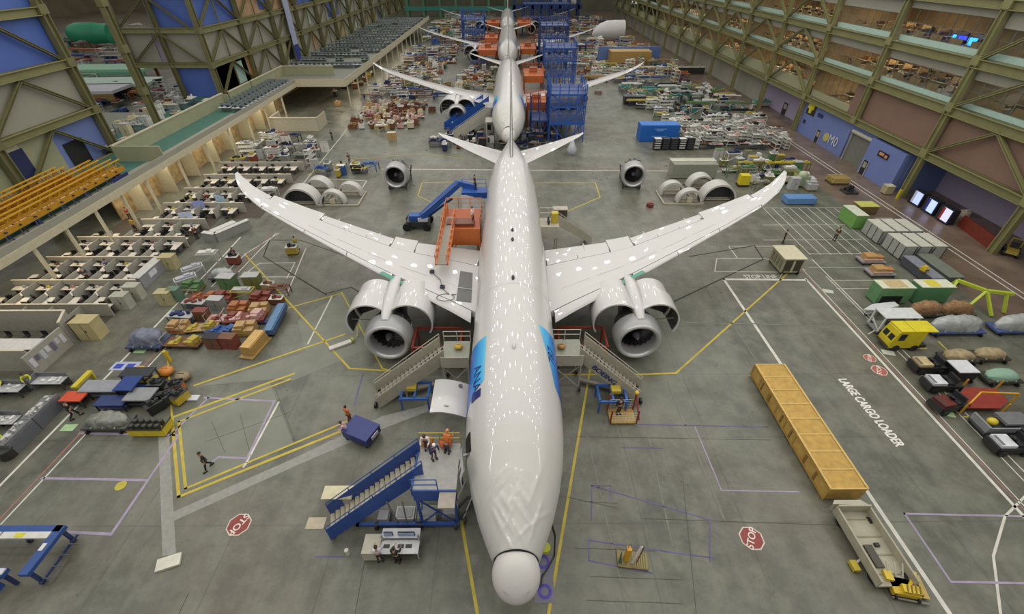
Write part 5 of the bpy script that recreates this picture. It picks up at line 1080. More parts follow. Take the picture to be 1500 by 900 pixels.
# ---------------------------------------------------------------- kinds of shop-floor furniture
def K(name, cat): return bpy.data.objects.new(name, None), cat
def kind(name, cat, parts):
    T = thing(name, name, cat)
    for nm, mb, m in parts: mb.build(nm, m, T)
    return Kind(T)
def m_frame(w_, d, h, zs, t=.06):
    mb = MB()
    for x in (-w_/2, w_/2):
        for y in (-d/2, d/2): mb.bb(x-t/2, x+t/2, y-t/2, y+t/2, 0, h)
    for z in zs: mb.bb(-w_/2, w_/2, -d/2, d/2, z-.03, z)
    return mb
def heap(seed, w_, d, z, n=7, hmax=.45, smin=.15, smax=.5):
    r = random.Random(seed); mb = MB()
    for i in range(n):
        sx, sy, sz = r.uniform(smin, smax), r.uniform(smin, smax), r.uniform(.08, hmax)
        x, y = r.uniform(-w_/2+sx/2, w_/2-sx/2), r.uniform(-d/2+sy/2, d/2-sy/2)
        if r.random() < .25: mb.tube((x, y, z), (x, y, z+sz), sx/2, 8)
        else: mb.box((x, y, z+sz/2), (sx, sy, sz), r.uniform(-.3, .3))
    return mb
KD = {}
KD['tool cart'] = kind('tool_cart', 'tool cart', [('cabinet', MB().bb(-.6, .6, -.35, .35, .15, .95), 'a83028'), ('wheel_base', MB().bb(-.58, .58, -.33, .33, .1, .15).bb(-.55, -.45, -.3, .3, 0, .1).bb(.45, .55, -.3, .3, 0, .1), '1d1d1d'), ('tray', MB().bb(-.64, .64, -.39, .39, .95, 1.0).bb(-.64, .64, .35, .39, 1, 1.15), 'c9c8c2'), ('tools', heap(1, 1.1, .6, 1.0), '3b3b3e')])
KD['parts rack'] = kind('parts_rack', 'rack', [('frame', m_frame(2.2, .9, 1.9, (.3, .85, 1.4, 1.9)), 'c3c2bb'), ('lower_parts', heap(2, 2.0, .8, .3, 8, .45), 'a9705a'), ('upper_parts', heap(3, 2.0, .8, 1.9, 8, .35), 'd0c8c4')])
KD['work bench'] = kind('work_bench', 'bench', [('top', MB().bb(-1.1, 1.1, -.45, .45, .86, .92), 'bdbcb4'), ('frame', m_frame(2.1, .8, .86, (.3,)), '4a4e55'), ('equipment', heap(4, 2.0, .8, .92, 8, .4), '37404e')])
KD['carton pallet'] = kind('carton_pallet', 'pallet', [('pallet', MB().bb(-.7, .7, -.6, .6, .08, .15).bb(-.7, .7, -.6, -.45, 0, .08).bb(-.7, .7, .45, .6, 0, .08).bb(-.7, .7, -.08, .08, 0, .08), '7e6238'), ('cartons', MB().bb(-.65, -.02, -.55, .55, .15, .85).bb(.02, .65, -.55, .0, .15, .7).bb(.02, .65, .04, .55, .15, .95).bb(-.5, .1, -.4, .3, .85, 1.15), 'a98a5c'), ('wrap_strap', MB().bb(-.66, .66, -.57, -.555, .3, .5), 'd3cdc0')])
KD['flat cart'] = kind('flat_cart', 'cart', [('deck', MB().bb(-1.2, 1.2, -.5, .5, .3, .42), '2f4f8c'), ('undercarriage', MB().bb(-1.0, 1.0, -.08, .08, .15, .3).bb(-1.0, -.8, -.45, .45, 0, .3).bb(.8, 1.0, -.45, .45, 0, .3), '222222'), ('push_bar', MB().path([(-1.2, -.45, .4), (-1.2, -.45, 1.1), (-1.2, .45, 1.1), (-1.2, .45, .4)], .05), '8c8c88'), ('load', heap(5, 2.2, .9, .42, 8, .6, .2, .7), 'bfb8a8')])
KD['frame stand'] = kind('frame_stand', 'stand', [('frame', MB().path([(-1, -.5, 1.3), (1, -.5, 1.3), (1, .5, 1.3), (-1, .5, 1.3), (-1, -.5, 1.3)], .1).path([(-1, -.5, 0), (-1, -.5, 1.3)], .1).path([(1, -.5, 0), (1, -.5, 1.3)], .1).path([(1, .5, 0), (1, .5, 1.3)], .1).path([(-1, .5, 0), (-1, .5, 1.3)], .1).bar((-1, -.5, .3), (1, -.5, 1.2), .07), 'b8a030'), ('held_part', MB().box((0, 0, 1.42), (1.7, .6, .16)).box((.3, 0, 1.55), (.5, .4, .2)), 'c5c4bd')])
KD['storage cabinet'] = kind('storage_cabinet', 'cabinet', [('body', MB().bb(-.6, .6, -.4, .4, 0, 1.5), '8f9288'), ('top', MB().bb(-.63, .63, -.43, .43, 1.5, 1.56), 'c7c6b4'), ('door_seam', MB().bb(-.01, .01, -.41, -.4, .1, 1.45).bb(.08, .12, -.43, -.4, .7, .9), '3c3c3a')])
KD['long part'] = kind('long_part_trestle', 'trestle', [('trestle', MB().bb(-2, -1.8, -.4, .4, 0, .9).bb(1.8, 2, -.4, .4, 0, .9).bb(-2, 2, -.05, .05, .4, .5), '3f5d9c'), ('long_panel', MB().bb(-2.6, 2.6, -.35, .35, .9, 1.0).bb(-2.4, 1.6, -.2, .25, 1.0, 1.15), 'cfccc2')])
PAL = {'white': 'cfcdc6', 'rust red': '743a2f', 'orange': '9c6038', 'yellow': 'a8953c', 'blue': '2f528c', 'navy': '222e5c', 'grey': '83857f', 'black': '1e1f21', 'tan': 'a98a5c', 'green': '56764e', 'cream': 'bdb494', 'pink': 'c09a94', 'teal': '3a7f78', 'olive': '6c6c3c', 'silver': 'a9aaa8', 'brown': '69452e'}
MAINP = {'tool cart': 'cabinet', 'parts rack': 'upper_parts', 'work bench': 'equipment', 'carton pallet': 'cartons', 'flat cart': 'load', 'frame stand': 'frame', 'storage cabinet': 'body', 'long part': 'long_panel'}
SUBP = {'tool cart': 'tools', 'parts rack': 'lower_parts', 'work bench': 'top', 'carton pallet': 'wrap_strap', 'flat cart': 'deck', 'frame stand': 'held_part', 'storage cabinet': 'top', 'long part': 'trestle'}
KN = {'long part': 'long trestle part'}
GH = tuple((sx*10.1-3.9, sx*10.1+3.9, n+17.5, n+27) for n in (73, 138.3, 203.6) for sx in (-1, 1))+tuple((sx*5.9-3.2, sx*5.9+3.2, a, b) for sx in (-1, 1) for a, b in ((91, 98), (112, 123), (147, 161), (171, 181), (213, 225)))+tuple((sx*3.5-1.6, sx*3.5+1.6, n+25.5, n+29.5) for n in (73, 138.3, 203.6) for sx in (-1, 1))
def zone(seed, x0, x1, y0, y1, phrase, kinds, cols, dx=2.6, dy=2.6, skip=.12, ref='west', holes=(), jit=.35, sc=1.):
    holes = tuple(holes)+GH; r = random.Random(seed); ny = max(1, int((y1-y0)/dy)); row = 0
    for j in range(ny):
        y = y0+dy*(j+.5); x = x0+dx/2; n = 0
        while x < x1:
            k = r.choice(kinds); adv = dx*(1.9 if k == 'long part' else 1)*r.uniform(.8, 1.15)
            px, py = x+r.uniform(-jit, jit)*.5, y+r.uniform(-jit, jit)
            if r.random() > skip and not any(a < px < b and c < py < d for a, b, c, d in holes):
                c1, c2 = r.choice(cols), r.choice(cols)
                lab = '%s %s, %s from %s, %s row, %s' % (c1, KN.get(k, k), ORD[min(n, 19)], ref, ORD[min(j, 19)], phrase)
                KD[k].put((px, py, 0), r.choice((0, 0, .1, -.15, math.pi/2 if k != 'long part' else 0)), lab, KN.get(k, k)+'s '+phrase, {MAINP[k]: PAL[c1], SUBP[k]: PAL[c2]}, (sc*r.uniform(.85, 1.2), sc*r.uniform(.85, 1.2), sc**.5*r.uniform(.8, 1.35)))
                n += 1
            x += adv
zone(1, -32, -18.6, 91, 112, 'beside the west lane', ['carton pallet', 'carton pallet', 'flat cart', 'tool cart'], ['tan', 'rust red', 'cream', 'white', 'brown', 'pink', 'cream', 'brown'], 1.9, 2.3, .06)
zone(2, -45.5, -31, 72, 88, 'before the lit rooms', ['work bench', 'tool cart', 'frame stand', 'parts rack', 'storage cabinet'], ['white', 'grey', 'yellow', 'navy', 'rust red', 'silver', 'black'], 2.5, 2.7, .2)
zone(3, -30, -22, 66.5, 71, 'south of the pale cartons', ['work bench', 'tool cart', 'frame stand'], ['blue', 'yellow', 'black', 'grey'], 2.4, 2.2, .25)
zone(4, -14.5, -10.5, 78, 86, 'under the west tailplane tip', ['tool cart', 'work bench'], ['navy', 'black', 'white'], 2.2, 2, .2)
zone(5, -34, -13, 114, 124, 'west of the second airliner wing', ['work bench', 'tool cart', 'long part', 'parts rack'], ['blue', 'navy', 'grey', 'white', 'brown'], 2.6, 2.7, .22)
zone(6, -33, -4, 124, 150, 'behind the second west wing', ['tool cart', 'parts rack', 'frame stand', 'carton pallet', 'flat cart', 'work bench'], ['rust red', 'tan', 'grey', 'white', 'olive', 'orange', 'navy', 'cream'], 2.7, 2.8, .05, holes=((-20, -13, 130, 150), (-9.5, 0, 147, 150)), sc=1.2)
zone(7, -33, -8, 152, 190, 'around the third airliner west wing', ['parts rack', 'carton pallet', 'flat cart', 'work bench', 'frame stand'], ['rust red', 'tan', 'grey', 'white', 'olive', 'orange', 'brown', 'blue'], 3.1, 3.4, .05, holes=((-18, -13, 150, 180),), sc=1.5)
zone(8, -34, -6, 196, 292, 'far up the west side', ['parts rack', 'carton pallet', 'frame stand', 'long part'], ['rust red', 'yellow', 'grey', 'white', 'teal', 'orange', 'brown', 'blue', 'cream'], 4.0, 5.4, .05, sc=2.0)
zone(9, 31, 49.5, 79, 95, 'beyond the blue container', ['parts rack', 'parts rack', 'work bench'], ['white', 'pink', 'grey', 'black', 'silver', 'brown'], 2.15, 2.0, .06)
zone(10, 28, 52, 96, 128, 'between blue container and east wall', ['work bench', 'long part', 'tool cart', 'frame stand', 'parts rack'], ['white', 'yellow', 'grey', 'navy', 'teal', 'green', 'silver', 'black'], 2.6, 2.8, .08, holes=((28, 31, 96, 104),), sc=1.15)
zone(11, 16, 50, 131, 178, 'east of the third airliner nose', ['parts rack', 'flat cart', 'frame stand', 'carton pallet', 'work bench', 'long part'], ['rust red', 'orange', 'tan', 'white', 'blue', 'grey', 'green', 'cream', 'yellow'], 3.2, 3.8, .06, holes=((8, 19, 118, 166),), sc=1.45)
zone(12, 10, 48, 180, 290, 'far up the east side', ['parts rack', 'carton pallet', 'frame stand', 'long part', 'flat cart'], ['rust red', 'orange', 'yellow', 'white', 'blue', 'grey', 'brown', 'cream', 'navy'], 4.6, 6.2, .05, holes=((25, 60, 196, 225), (4, 28, 226, 238)), sc=2.1)
zone(13, 33.5, 45.5, 61, 77, 'behind the eastern nacelle shells', ['flat cart', 'frame stand', 'storage cabinet', 'carton pallet', 'tool cart'], ['olive', 'yellow', 'silver', 'white', 'grey', 'green', 'navy'], 2.2, 2.3, .1, holes=((24, 35, 55, 66),))
zone(14, -43.5, -36.9, 107, 145, 'below the far deck edge', ['work bench', 'tool cart', 'carton pallet'], ['yellow', 'white', 'brown', 'tan', 'black'], 3.0, 4.2, .25, holes=((-49, -44.5, 100, 150),))
zone(19, -10, 9.5, 79.5, 89.5, 'under the second airliner nose', ['tool cart', 'work bench', 'flat cart', 'storage cabinet'], ['black', 'navy', 'white', 'grey', 'brown'], 1.9, 2.0, .12, sc=.9)
zone(15, 10.5, 15.5, 98, 118, 'by the second airliner east wing', ['tool cart', 'flat cart'], ['rust red', 'pink', 'grey', 'white'], 2.4, 2.8, .3)
zone(16, -110, -60, 100, 125, 'in the neighbouring bay', ['parts rack', 'frame stand', 'work bench', 'flat cart'], ['orange', 'white', 'grey', 'blue', 'rust red', 'black'], 5, 6, .1, sc=1.4)
zone(17, -170, -105, 130, 230, 'deep in the neighbouring bay', ['parts rack', 'frame stand', 'long part'], ['orange', 'white', 'grey', 'blue', 'rust red', 'teal'], 8, 10, .1, sc=2.6)
# more on the decks
def zone_up(z, *a, **k):
    before = set(C.objects); zone(*a, **k)
    for o in C.objects:
        if o not in before and o.parent is None and 'category' in o: o.location.z = z
zone_up(DK, 18, -62, -54, 62, 92, 'on the grey deck inside the west frame', ['storage cabinet', 'work bench'], ['grey', 'silver', 'white', 'cream'], 2.6, 3.2, .12)
# ---------------------------------------------------------------- cubicle offices
CUP = mat('cubicle_screen', '9a978c', .8, var=.1); CAPM = mat('screen_cap', 'c6bda6', .6)
T = thing('corner_desk', 'd', 'desk'); MB().prism([(-1.0, .8), (-1.0, .15), (.2, .15), (.45, -.9), (1.05, -.9), (1.0, .8)], .72, .77).build('desk_top', 'cfc8ba', T)
for x, y in ((-.95, .5), (.9, -.8), (.9, .7)): MB().bb(x-.05, x+.05, y-.06, y+.06, 0, .72).build('leg', '3c3c3c', T)
MB().bb(.45, .95, -.3, .3, .1, .7).build('drawer_unit', '55544f', T)
KDESK = Kind(T)
T = thing('office_chair', 'c', 'chair'); MB().bb(-.25, .25, -.25, .25, .43, .52).build('seat', '1c1d20', T); MB().bb(-.24, .24, -.3, -.24, .55, 1.0).build('backrest', '1c1d20', T); MB().tube((0, 0, .08), (0, 0, .43), .03, 8).build('post', '555555', T)
mb = MB()
for i in range(5): mb.bar((0, 0, .07), (.28*math.cos(i*1.257), .28*math.sin(i*1.257), .05), .05)
mb.build('base', '2a2a2a', T); KCH = Kind(T)
T = thing('desk_monitor', 'm', 'monitor'); MB().box((0, 0, .32), (.5, .05, .32)).build('display', '18191c', T); MB().bb(-.12, .12, -.08, .08, 0, .02).bb(-.02, .02, -.02, .02, .02, .2).build('stand', '2a2a2a', T); KMO = Kind(T)
T = thing('desk_clutter', 'm', 'box'); heap(9, .9, .5, 0, 5, .25, .1, .3).build('boxes', 'c9beb0', T); KBX = Kind(T)
ROWY = [33.4, 37.4, 41.8, 46.2, 50.6, 55.2, 60, 65, 70]
rr = random.Random(5)
CN = {'cfc8ba': 'white', '1c1d20': 'black'}
for j, y in enumerate(ROWY):
    xr = -37.6 if j < 5 else (-35 if j < 6 else -32.5); xl = -50 if j < 4 else -45.5
    st(MB().bb(xl, xr, y-.05, y+.05, 0, 1.35), 'wall_west_screen', CUP); st(MB().bb(xl, xr, y-.08, y+.08, 1.35, 1.41), 'wall_west_screen_cap', CAPM)
    nx = int((xr-xl)/2.45)
    for i in range(nx):
        x = xl+1.3+i*2.45
        if i and j < 7: st(MB().bb(x-1.27, x-1.21, y-1.9, y+1.9, 0, 1.25), 'wall_west_screen', CUP)
        for sd in (1, -1):
            if y+sd*2 > 72 or (j == 0 and sd < 0): continue
            w1 = '%s from deck posts, %s of %s cubicle screen' % (ORD[i], 'north' if sd > 0 else 'south', ORD[j])
            rz = 0 if sd < 0 else math.pi
            dk = KDESK.put((x, y+sd*1.0, 0), rz, 'white corner desk, '+w1, 'cubicle desks', None, (1, 1, 1))
            if rr.random() < .85: KCH.put((x+rr.uniform(-.4, .2), y+sd*1.75, 0), rz+rr.uniform(-.8, .8), 'black office chair, '+w1, 'cubicle chairs')
            if rr.random() < .8: KMO.put((x-.3*sd*-1, y+sd*.55, .77), rz+rr.uniform(-.3, .3), 'dark monitor on desk, '+w1, 'cubicle monitors')
            if rr.random() < .55: KBX.put((x+.3, y+sd*.45, .77), rr.uniform(-.4, .4), 'small box pile on desk, '+w1, 'boxes on cubicle desks', {'boxes': rr.choice(['c9beb0', 'b07a6a', 'bcae3a', '8a8fa8', 'd0cfc8', '7a4438'])})
for k, (u, v, l) in enumerate([(279, 330, 'pale blue presentation board at the cubicle ends, southern of three'), (297, 313, 'pale blue presentation board at the cubicle ends, middle of three'), (328, 305, 'pale blue presentation board at the cubicle ends, northern of three')]):
    T = thing('display_board', l, 'board', fl(u, v), .4-.3*k); MB().bb(-.7, .7, -.03, .03, .7, 1.8).build('board', ('b9c4dc', '8f9cd0', 'a9c4dc')[k], T); MB().bb(-.6, -.5, -.25, .25, 0, .7).bb(.5, .6, -.25, .25, 0, .7).build('foot', '3c3c40', T)
for k, (u, v, c1, l) in enumerate([(200, 338, 'b9982c', 'person in mustard jacket standing among the cubicles under the gantry end'), (192, 322, '8a3a2c', 'person in dark red shirt among the cubicles near the deck post'), (285, 302, 'b3bc34', 'person in yellow-green vest by the northern cubicle ends'), (306, 300, '7a2c34', 'person in maroon shirt by the northern presentation board'), (290, 350, '6c3a38', 'person in brown-red top south of the presentation boards'), (165, 400, '44506e', 'person in slate blue shirt inside the fourth cubicle row'), (132, 412, '3c4258', 'person in navy shirt inside the third cubicle row')]): person(l, fl(u, v), k*1.1, c1, '24262c', arms=('down', 'fwd')[k % 2])
T = thing('low_enclosure', 'low grey angled counter enclosure at the aisle north of the printed notice counter', 'counter', fl(322, 352)); MB().path([(-1.6, 0, .55), (0, -.4, .55), (2.3, 3.2, .55)], .5, 1.1).build('counter_body', '8b8c88', T); MB().path([(-1.6, 0, 1.12), (0, -.4, 1.12), (2.3, 3.2, 1.12)], .6, .06).build('counter_top', 'c4c4be', T); MB().bar((-1.2, .8, .75), (.4, 3.4, .75), .9, .06).build('inner_table', 'c9c8c2', T)
st(MB().bb(-50, -37.7, 31.6, 53.5, .004, .02), 'floor_carpet', mat('dark_office_carpet', '4e463d', .9, var=.2)); st(MB().bb(-46, -32.6, 53.5, 72, .004, .02), 'floor_carpet', _M['dark_office_carpet'])
# ends of the cubicle rows: cabinets by the aisle
for i, (u, v, c, l, h, s) in enumerate([(140,492,'b3a67a','large cream cabinet at the aisle corner below the cubicles',1.9,1.5), (186,450,'a3a394','grey cabinet by the aisle, nearer of two side by side',1.5,1.1), (203,436,'a8a898','grey cabinet by the aisle, farther of two side by side',1.5,1.1), (253,392,'aaa078','tan cabinet at the aisle end of the third cubicle row',1.5,1.2), (248,444,'aaa27a','tan cabinet standing alone on the office side of the white lane',1.4,1.1), (262,440,'5f7a68','green cabinet touching the lone tan cabinet at the lane',1.4,.9)]):
    KD['storage cabinet'].put(fl(u, v), .0, l, None, {'body': c, 'top': c}, (s, s, h/1.5))
T = thing('display_counter', 'grey counter with printed notices along the aisle at the cubicle row ends', 'counter'); a = fl(233, 405); MB().bb(a.x-.9, a.x, a.y-2.3, a.y+1.9, 0, 1.3).build('body', '8c8d92', T); MB().bb(a.x, a.x+.02, a.y-1.0, a.y+.1, .5, 1.1).build('notice', 'd0d0d6', T); MB().bb(a.x-.95, a.x+.05, a.y-2.35, a.y+1.95, 1.3, 1.36).build('top', 'b9b9b4', T); base(T, (a.x, a.y, 0))
# meeting room south of the cubicles
wz = 2.3
for a, b in (((-50, 31.3), (-39.4, 31.3)), ((-39.4, 31.3), (-38.6, 29.6)), ((-50, 26.2), (-38.6, 26.2))):
    st(MB().bar((a[0], a[1], wz/2), (b[0], b[1], wz/2), .12, wz), 'wall_west_meeting_room', CUP); st(MB().bar((a[0], a[1], wz), (b[0], b[1], wz), .2, .06), 'wall_west_meeting_room_cap', CAPM)
st(MB().bb(-38.6, -38.45, 25.6, 29.4, 0, 2.0), 'wall_west_meeting_room', CUP)
for k in range(7): MB().bb(-38.45, -38.42, 25.8+k*.5, 26.15+k*.5, .7+.3*(k % 2), 1.5).build('notice_sheet', ('c9c9d0', '6a6478', 'b9bcc4')[k % 3], None, label='printed notice on the meeting room wall, %s from its south end' % ORD[k], cat='notice', group='notices on the meeting room wall')
MB().bb(-.04, .04, -.5, .5, 0, 2.1).build('door_6', '3a2f26', kind='structure').location = (-38.3, 30.4, 0)
T = thing('meeting_table', 'white meeting table inside the grey walled room by the aisle', 'table', (-43.5, 28.6, 0)); MB().bb(-3, 3, -.7, .7, .72, .78).build('table_top', 'c6c4c2', T); legs(T, [(-2.8, -.6), (2.8, -.6), (-2.8, .6), (2.8, .6)], .72, '2a2a2a')
for k in range(8): KCH.put((-45.9+1.6*(k % 4), 28.6+(1.2 if k > 3 else -1.2), 0), math.pi if k > 3 else 0, 'black chair at the meeting table, %s from the west on the %s side' % (ORD[k % 4], 'north' if k > 3 else 'south'), 'chairs at the meeting table')
# grey counters at the west edge
for k, (y0, y1, l) in enumerate([(18.2, 20.3, 'long dark grey tool counter by the aisle, southern of two in line'), (20.35, 22.6, 'long dark grey tool counter by the aisle, northern of two in line')]):
    T = thing('tool_counter', l, 'counter', (-34.3, (y0+y1)/2, 0)); hh = (y1-y0)/2; MB().bb(-.5, .5, -hh, hh, 0, 1.05).build('body', '5f6266', T); MB().bb(-.5, .5, -hh, hh, 1.05, 1.1).build('top', '74777a', T); MB().bb(.38, .5, -hh, hh, 1.1, 1.25).build('lip', '6a6c70', T); heap(20+k, .6, hh*1.7, 1.1, 12, .25, .1, .3).build('tools', 'b9b9b4', T)
for k, (x, y, l) in enumerate([(-38.8, 23.6, 'grey work desk near the west edge, behind the hi-vis worker in the north'), (-36.2, 24.4, 'grey work desk near the west edge, closest to the yellow rack'), (-36.6, 20.6, 'grey work desk near the west edge, beside the southern tool counter'), (-39.6, 21.6, 'grey work desk at the west edge, behind the other desks')]):
    T = thing('work_desk', l, 'desk', (x, y, 0)); MB().bb(-1.2, 1.2, -.4, .4, .72, .78).build('desk_top', 'aeb0b2', T); MB().bb(-1.2, -1.1, -.4, .4, 0, 1.2).bb(-1.2, 1.2, .4, .46, 0, 1.2).build('side_screen', '6c6e72', T); legs(T, [(1.1, -.3), (1.1, .3)], .72, '3a3a3a'); heap(30+k, 2.2, .6, .78, 8, .25, .1, .35).build('papers', 'd4d4d0', T)
for u, v, l, c in [(52,568,'person in lime vest sitting among the grey desks at the west edge','b4c822'), (10,575,'person in lime vest at the grey desk touching the west edge','aac22a'), (8,622,'person in lime vest beside the southern tool counter','a8c428'), (12,655,'person in lime jacket bending at the south end of the counter','b2cc2a')]: person(l, fl(u, v), .8, c, '24262a', arms='fwd', lean=.5)
MB().bb(-.2, .2, -.9, .9, .6, .8).bb(-.2, .2, -.8, -.7, 0, .6).bb(-.2, .2, .7, .8, 0, .6).build('yellow_rack', 'c0b030', None, label='slim yellow rack at the aisle side of the grey desks', cat='rack').location = fl(128, 565)
T = thing('dark_bin', 'dark round-topped bin at the south end of the tool counter', 'bin', fl(15, 668)); MB().tube((0, 0, 0), (0, 0, .7), .5, 14).build('body', '2a2b28', T); MB().tube((0, 0, .7), (0, 0, .78), .54, 14).build('lid', '3a3c38', T)
# ---------------------------------------------------------------- yellow gantry bridges stored on the deck
for k, (x, z, l) in enumerate([(-48.7, 6.1, 'yellow lattice gantry bridge on the deck, nearest the hall'), (-50.2, 6.4, 'yellow lattice gantry bridge on the deck, in the middle of three'), (-51.8, 6.7, 'yellow lattice gantry bridge on the deck, closest to the west wall')]):
    T = thing('gantry_bridge', l, 'gantry', (x, 42, 0)); y0, y1 = -12, (13.2, 12, 9)[k]; yc = ('b0801c', 'a8701a', 'a0641a')[k]
    for dx in (-.5, .5):
        MB().bar((dx, y0, z), (dx, y1, z), .22, .5).build('lower_chord', yc, T); MB().bar((dx, y0, z+1.1), (dx, y1, z+1.1), .12, .12).build('upper_chord', 'c99a2a', T)
        mb = MB(); n = 20
        for i in range(n): a = y0+(y1-y0)*i/n; b = y0+(y1-y0)*(i+1)/n; mb.bar((dx, a, z), (dx, (a+b)/2, z+1.1), .08).bar((dx, (a+b)/2, z+1.1), (dx, b, z), .08)
        mb.build('lattice', yc, T)
    MB().bb(-.5, .5, y0, y1, z-.1, z).build('walkway', ('c9b9a0', '8c6a2c', '7d5a26')[k], T)
    for y in (y0+1, 0, y1-1): MB().bb(-.5, .5, y-.15, y+.15, DK, z-.1).build('support', '3c4a6a', T)
for k in range(14):
    T = thing('trestle', 'dark blue trestle on the teal deck, %s from the south under the gantries' % ORD[k], 'trestle', (-47.9-.1*(k % 2), 31.5+k*1.7, DK), 0, 'trestles under the gantries')
    MB().bar((0, -.3, 0), (-.4, 0, 1.0), .09).bar((0, .3, 0), (-.4, 0, 1.0), .09).bar((-.8, 0, 1), (.1, 0, 1), .12).build('frame', ('26335e', '2a2c34')[k % 2], T)
T = thing('deck_sign', 'navy blue sign with white lettering on the deck edge by the gantries', 'sign', (-46.1, 51.6, DK+.2)); MB().bb(0, .08, -1.3, 1.3, 0, 1.1).build('board', '242c5e', T); [MB().bb(.09, .1, -1.0, 1.0-.2*k, .2+.35*k, .38+.35*k).build('faded_marking', 'b9bbd8', T) for k in (0, 1)]
# ---------------------------------------------------------------- desks on the far deck and along the near deck
T = thing('deck_desk', 'd', 'desk'); MB().bb(-1.1, 1.1, -.45, .45, .7, .76).build('desk_top', 'a8aaa6', T); MB().bb(-1.1, 1.1, .45, .52, 0, 1.3).build('screen', '76807c', T); heap(41, 2, .7, .76, 6, .4, .15, .4).build('computers', '26282e', T); KDD = Kind(T)
rr = random.Random(11)
for j in range(17):
    for i in range(8):
        y = 109+j*7.2+(i % 2)*.3
        if y < 118.5: continue
        if rr.random() < .08: continue
        KDD.put((-52.6+i*2.2, y+rr.uniform(-.2, .2), DK), 0, 'grey desk on the far deck, %s from the west frame in the %s row' % (ORD[i], ORD[j]), 'desks on the far deck', {'desk_top': rr.choice(['a8aaa6', 'c3c5c6', '8c9490', '9a94a8']), 'computers': rr.choice(['26282e', '3c4048', '5c6068', '1c1e24'])})
for i in range(2):
    for j in range(13): KDD.put((-47.6-i*2.5, 84+j*1.65+i*.4, DK), 0, 'navy and grey desk on the near deck strip, %s from the south, %s column' % (ORD[j], ('east', 'west')[i]), 'desks on the near deck strip', {'desk_top': 'c9cbcd', 'computers': ('26345c', '20242c')[j % 2]}, (.95, .95, 1))
# rooms behind the east windows
T = thing('room_desk', 'd', 'desk'); MB().bb(-.5, .5, -1.0, 1.0, .7, .76).build('desk_top', 'c2ab85', T); heap(51, .8, 1.8, .76, 8, .5, .15, .4).build('computers', '2c2620', T); MB().bb(.5, .56, -1, 1, 0, 1.25).build('screen', 'a3835c', T); KRD = Kind(T)
for li, (z, nm) in enumerate(((6.45, 'first'), (12.1, 'second'), (17.35, 'third'))):
    for j in range(30):
        y = 46+j*3.4
        if z < 7 and y < 79: continue
        for i in range(3):
            if rr.random() < .12 or min(abs(y-q) for q in (59.6, 90.4, 121.8)) < 1.1: continue
            KRD.put((XE+2.2+i*3.1, y, z), 0 if i % 2 else math.pi, 'office desk behind the %s band of east windows, %s across in the %s bay north' % (nm, ORD[i], ORD[j] if j < 20 else 'twenty-'+ORD[j-20]), 'desks behind the east windows', {'desk_top': rr.choice(['c2ab85', 'cbb896', 'a98e68']), 'computers': rr.choice(['2c2620', '6a3c24', '3a3632', '8a6038'])})
bs = bpy.data.lights.new('stage_lamp', 'AREA'); bs.size = 1; bs.energy = 160; bs.color = (.15, .25, 1)
for y in (64, 67): o = bpy.data.objects.new('stage_lamp', bs); C.objects.link(o); o.location = (XE+5, y+4, 20.6)
for k in range(4):
    T = thing('lit_screen', 'glowing blue screen inside the third band of east windows, %s from the north' % ORD[k], 'screen', (XE+6, 74.3-k*1.8, 17.45), 0, 'glowing screens in the third storey'); MB().bb(-.05, .05, -.7, .7, 0, .9).build('panel', mat('blue_glow_%d' % (k % 2), '2030ff', .4, emit=('3a4cff', '49c8e0')[k % 2], es=1.6), T); MB().bb(.05, .12, -.75, .75, -.05, .95).build('housing', '1c1c20', T)
# ---------------------------------------------------------------- east storage area
def boxy(nm, label, cat, x0, x1, y0, y1, h, col, top=None, z0=.12, wheels_=False, seams=0, group=None):
    T = thing(nm, label, cat, (0, 0, 0), 0, group); MB().bb(x0, x1, y0, y1, z0, h).build('body', col, T)
    if top: MB().bb(x0-.03, x1+.03, y0-.03, y1+.03, h, h+.07).build('top', top, T)
    if seams:
        for i in range(1, seams): y = y0+(y1-y0)*i/seams; MB().bb(x0-.03, x0, y-.04, y+.04, z0, h).build('side_post', '3c3d3a', T)
        for i in range(2): x = x0+(x1-x0)*i; MB().bb(x-.05, x+.05, y0-.03, y0, z0, h).build('corner_post', '3c3d3a', T)
    if wheels_: wheels(T, [(x0+.2, y0+.2), (x1-.2, y0+.2), (x0+.2, y1-.2), (x1-.2, y1-.2)], .16, .1)
    else: MB().bb(x0+.1, x1-.1, y0+.1, y0+.25, 0, z0).bb(x0+.1, x1-.1, y1-.25, y1-.1, 0, z0).build('skids', '3a352c', T)
    return base(T, (x0, y0, 0))
for r_, (yy, x0) in enumerate(((46.3, 43.5), (42.8, 43.7))):
    for k in range(3): boxy('white_crate', 'grey-white panelled crate with dark posts, %s from the lane, %s row of crate block' % (ORD[k], ('far', 'near')[r_]), 'crate', x0+k*1.65, x0+k*1.65+1.3, yy, yy+3, 1.7, '9a9d96', 'c0c1b4', seams=3, group='white crates by the parking grid')
boxy('green_box', 'lime green box crate with white lid at the corner of the parking grid', 'crate', 42.7, 44.1, 50, 53, 1.8, '6a9a4e', 'c6cdb8'); boxy('low_crate', 'brown low crate with yellow-green lid behind the lime green box', 'crate', 46, 48.4, 54, 55.6, 1.1, '6a5a3a', 'bdbf62')
boxy('grey_plate', 'flat grey plate crate between lime box and white crates', 'crate', 46.2, 48.3, 49.6, 51.4, .8, '6c6e66', '8b8c84')
T = boxy('green_container', 'green open-fronted container with cream and tan roof, nearer the lane', 'container', 35.7, 38.9, 34.7, 36.1, 1.9, '5f8a5e', 'c9cdb4'); MB().bb(.4, 2.4, -.06, -.02, .2, 1.0).build('dark_mouth', '1d2220', T); MB().bb(.7, 2.5, .1, 1.3, 1.98, 2.0).build('tan_patch', 'bba67a', T)
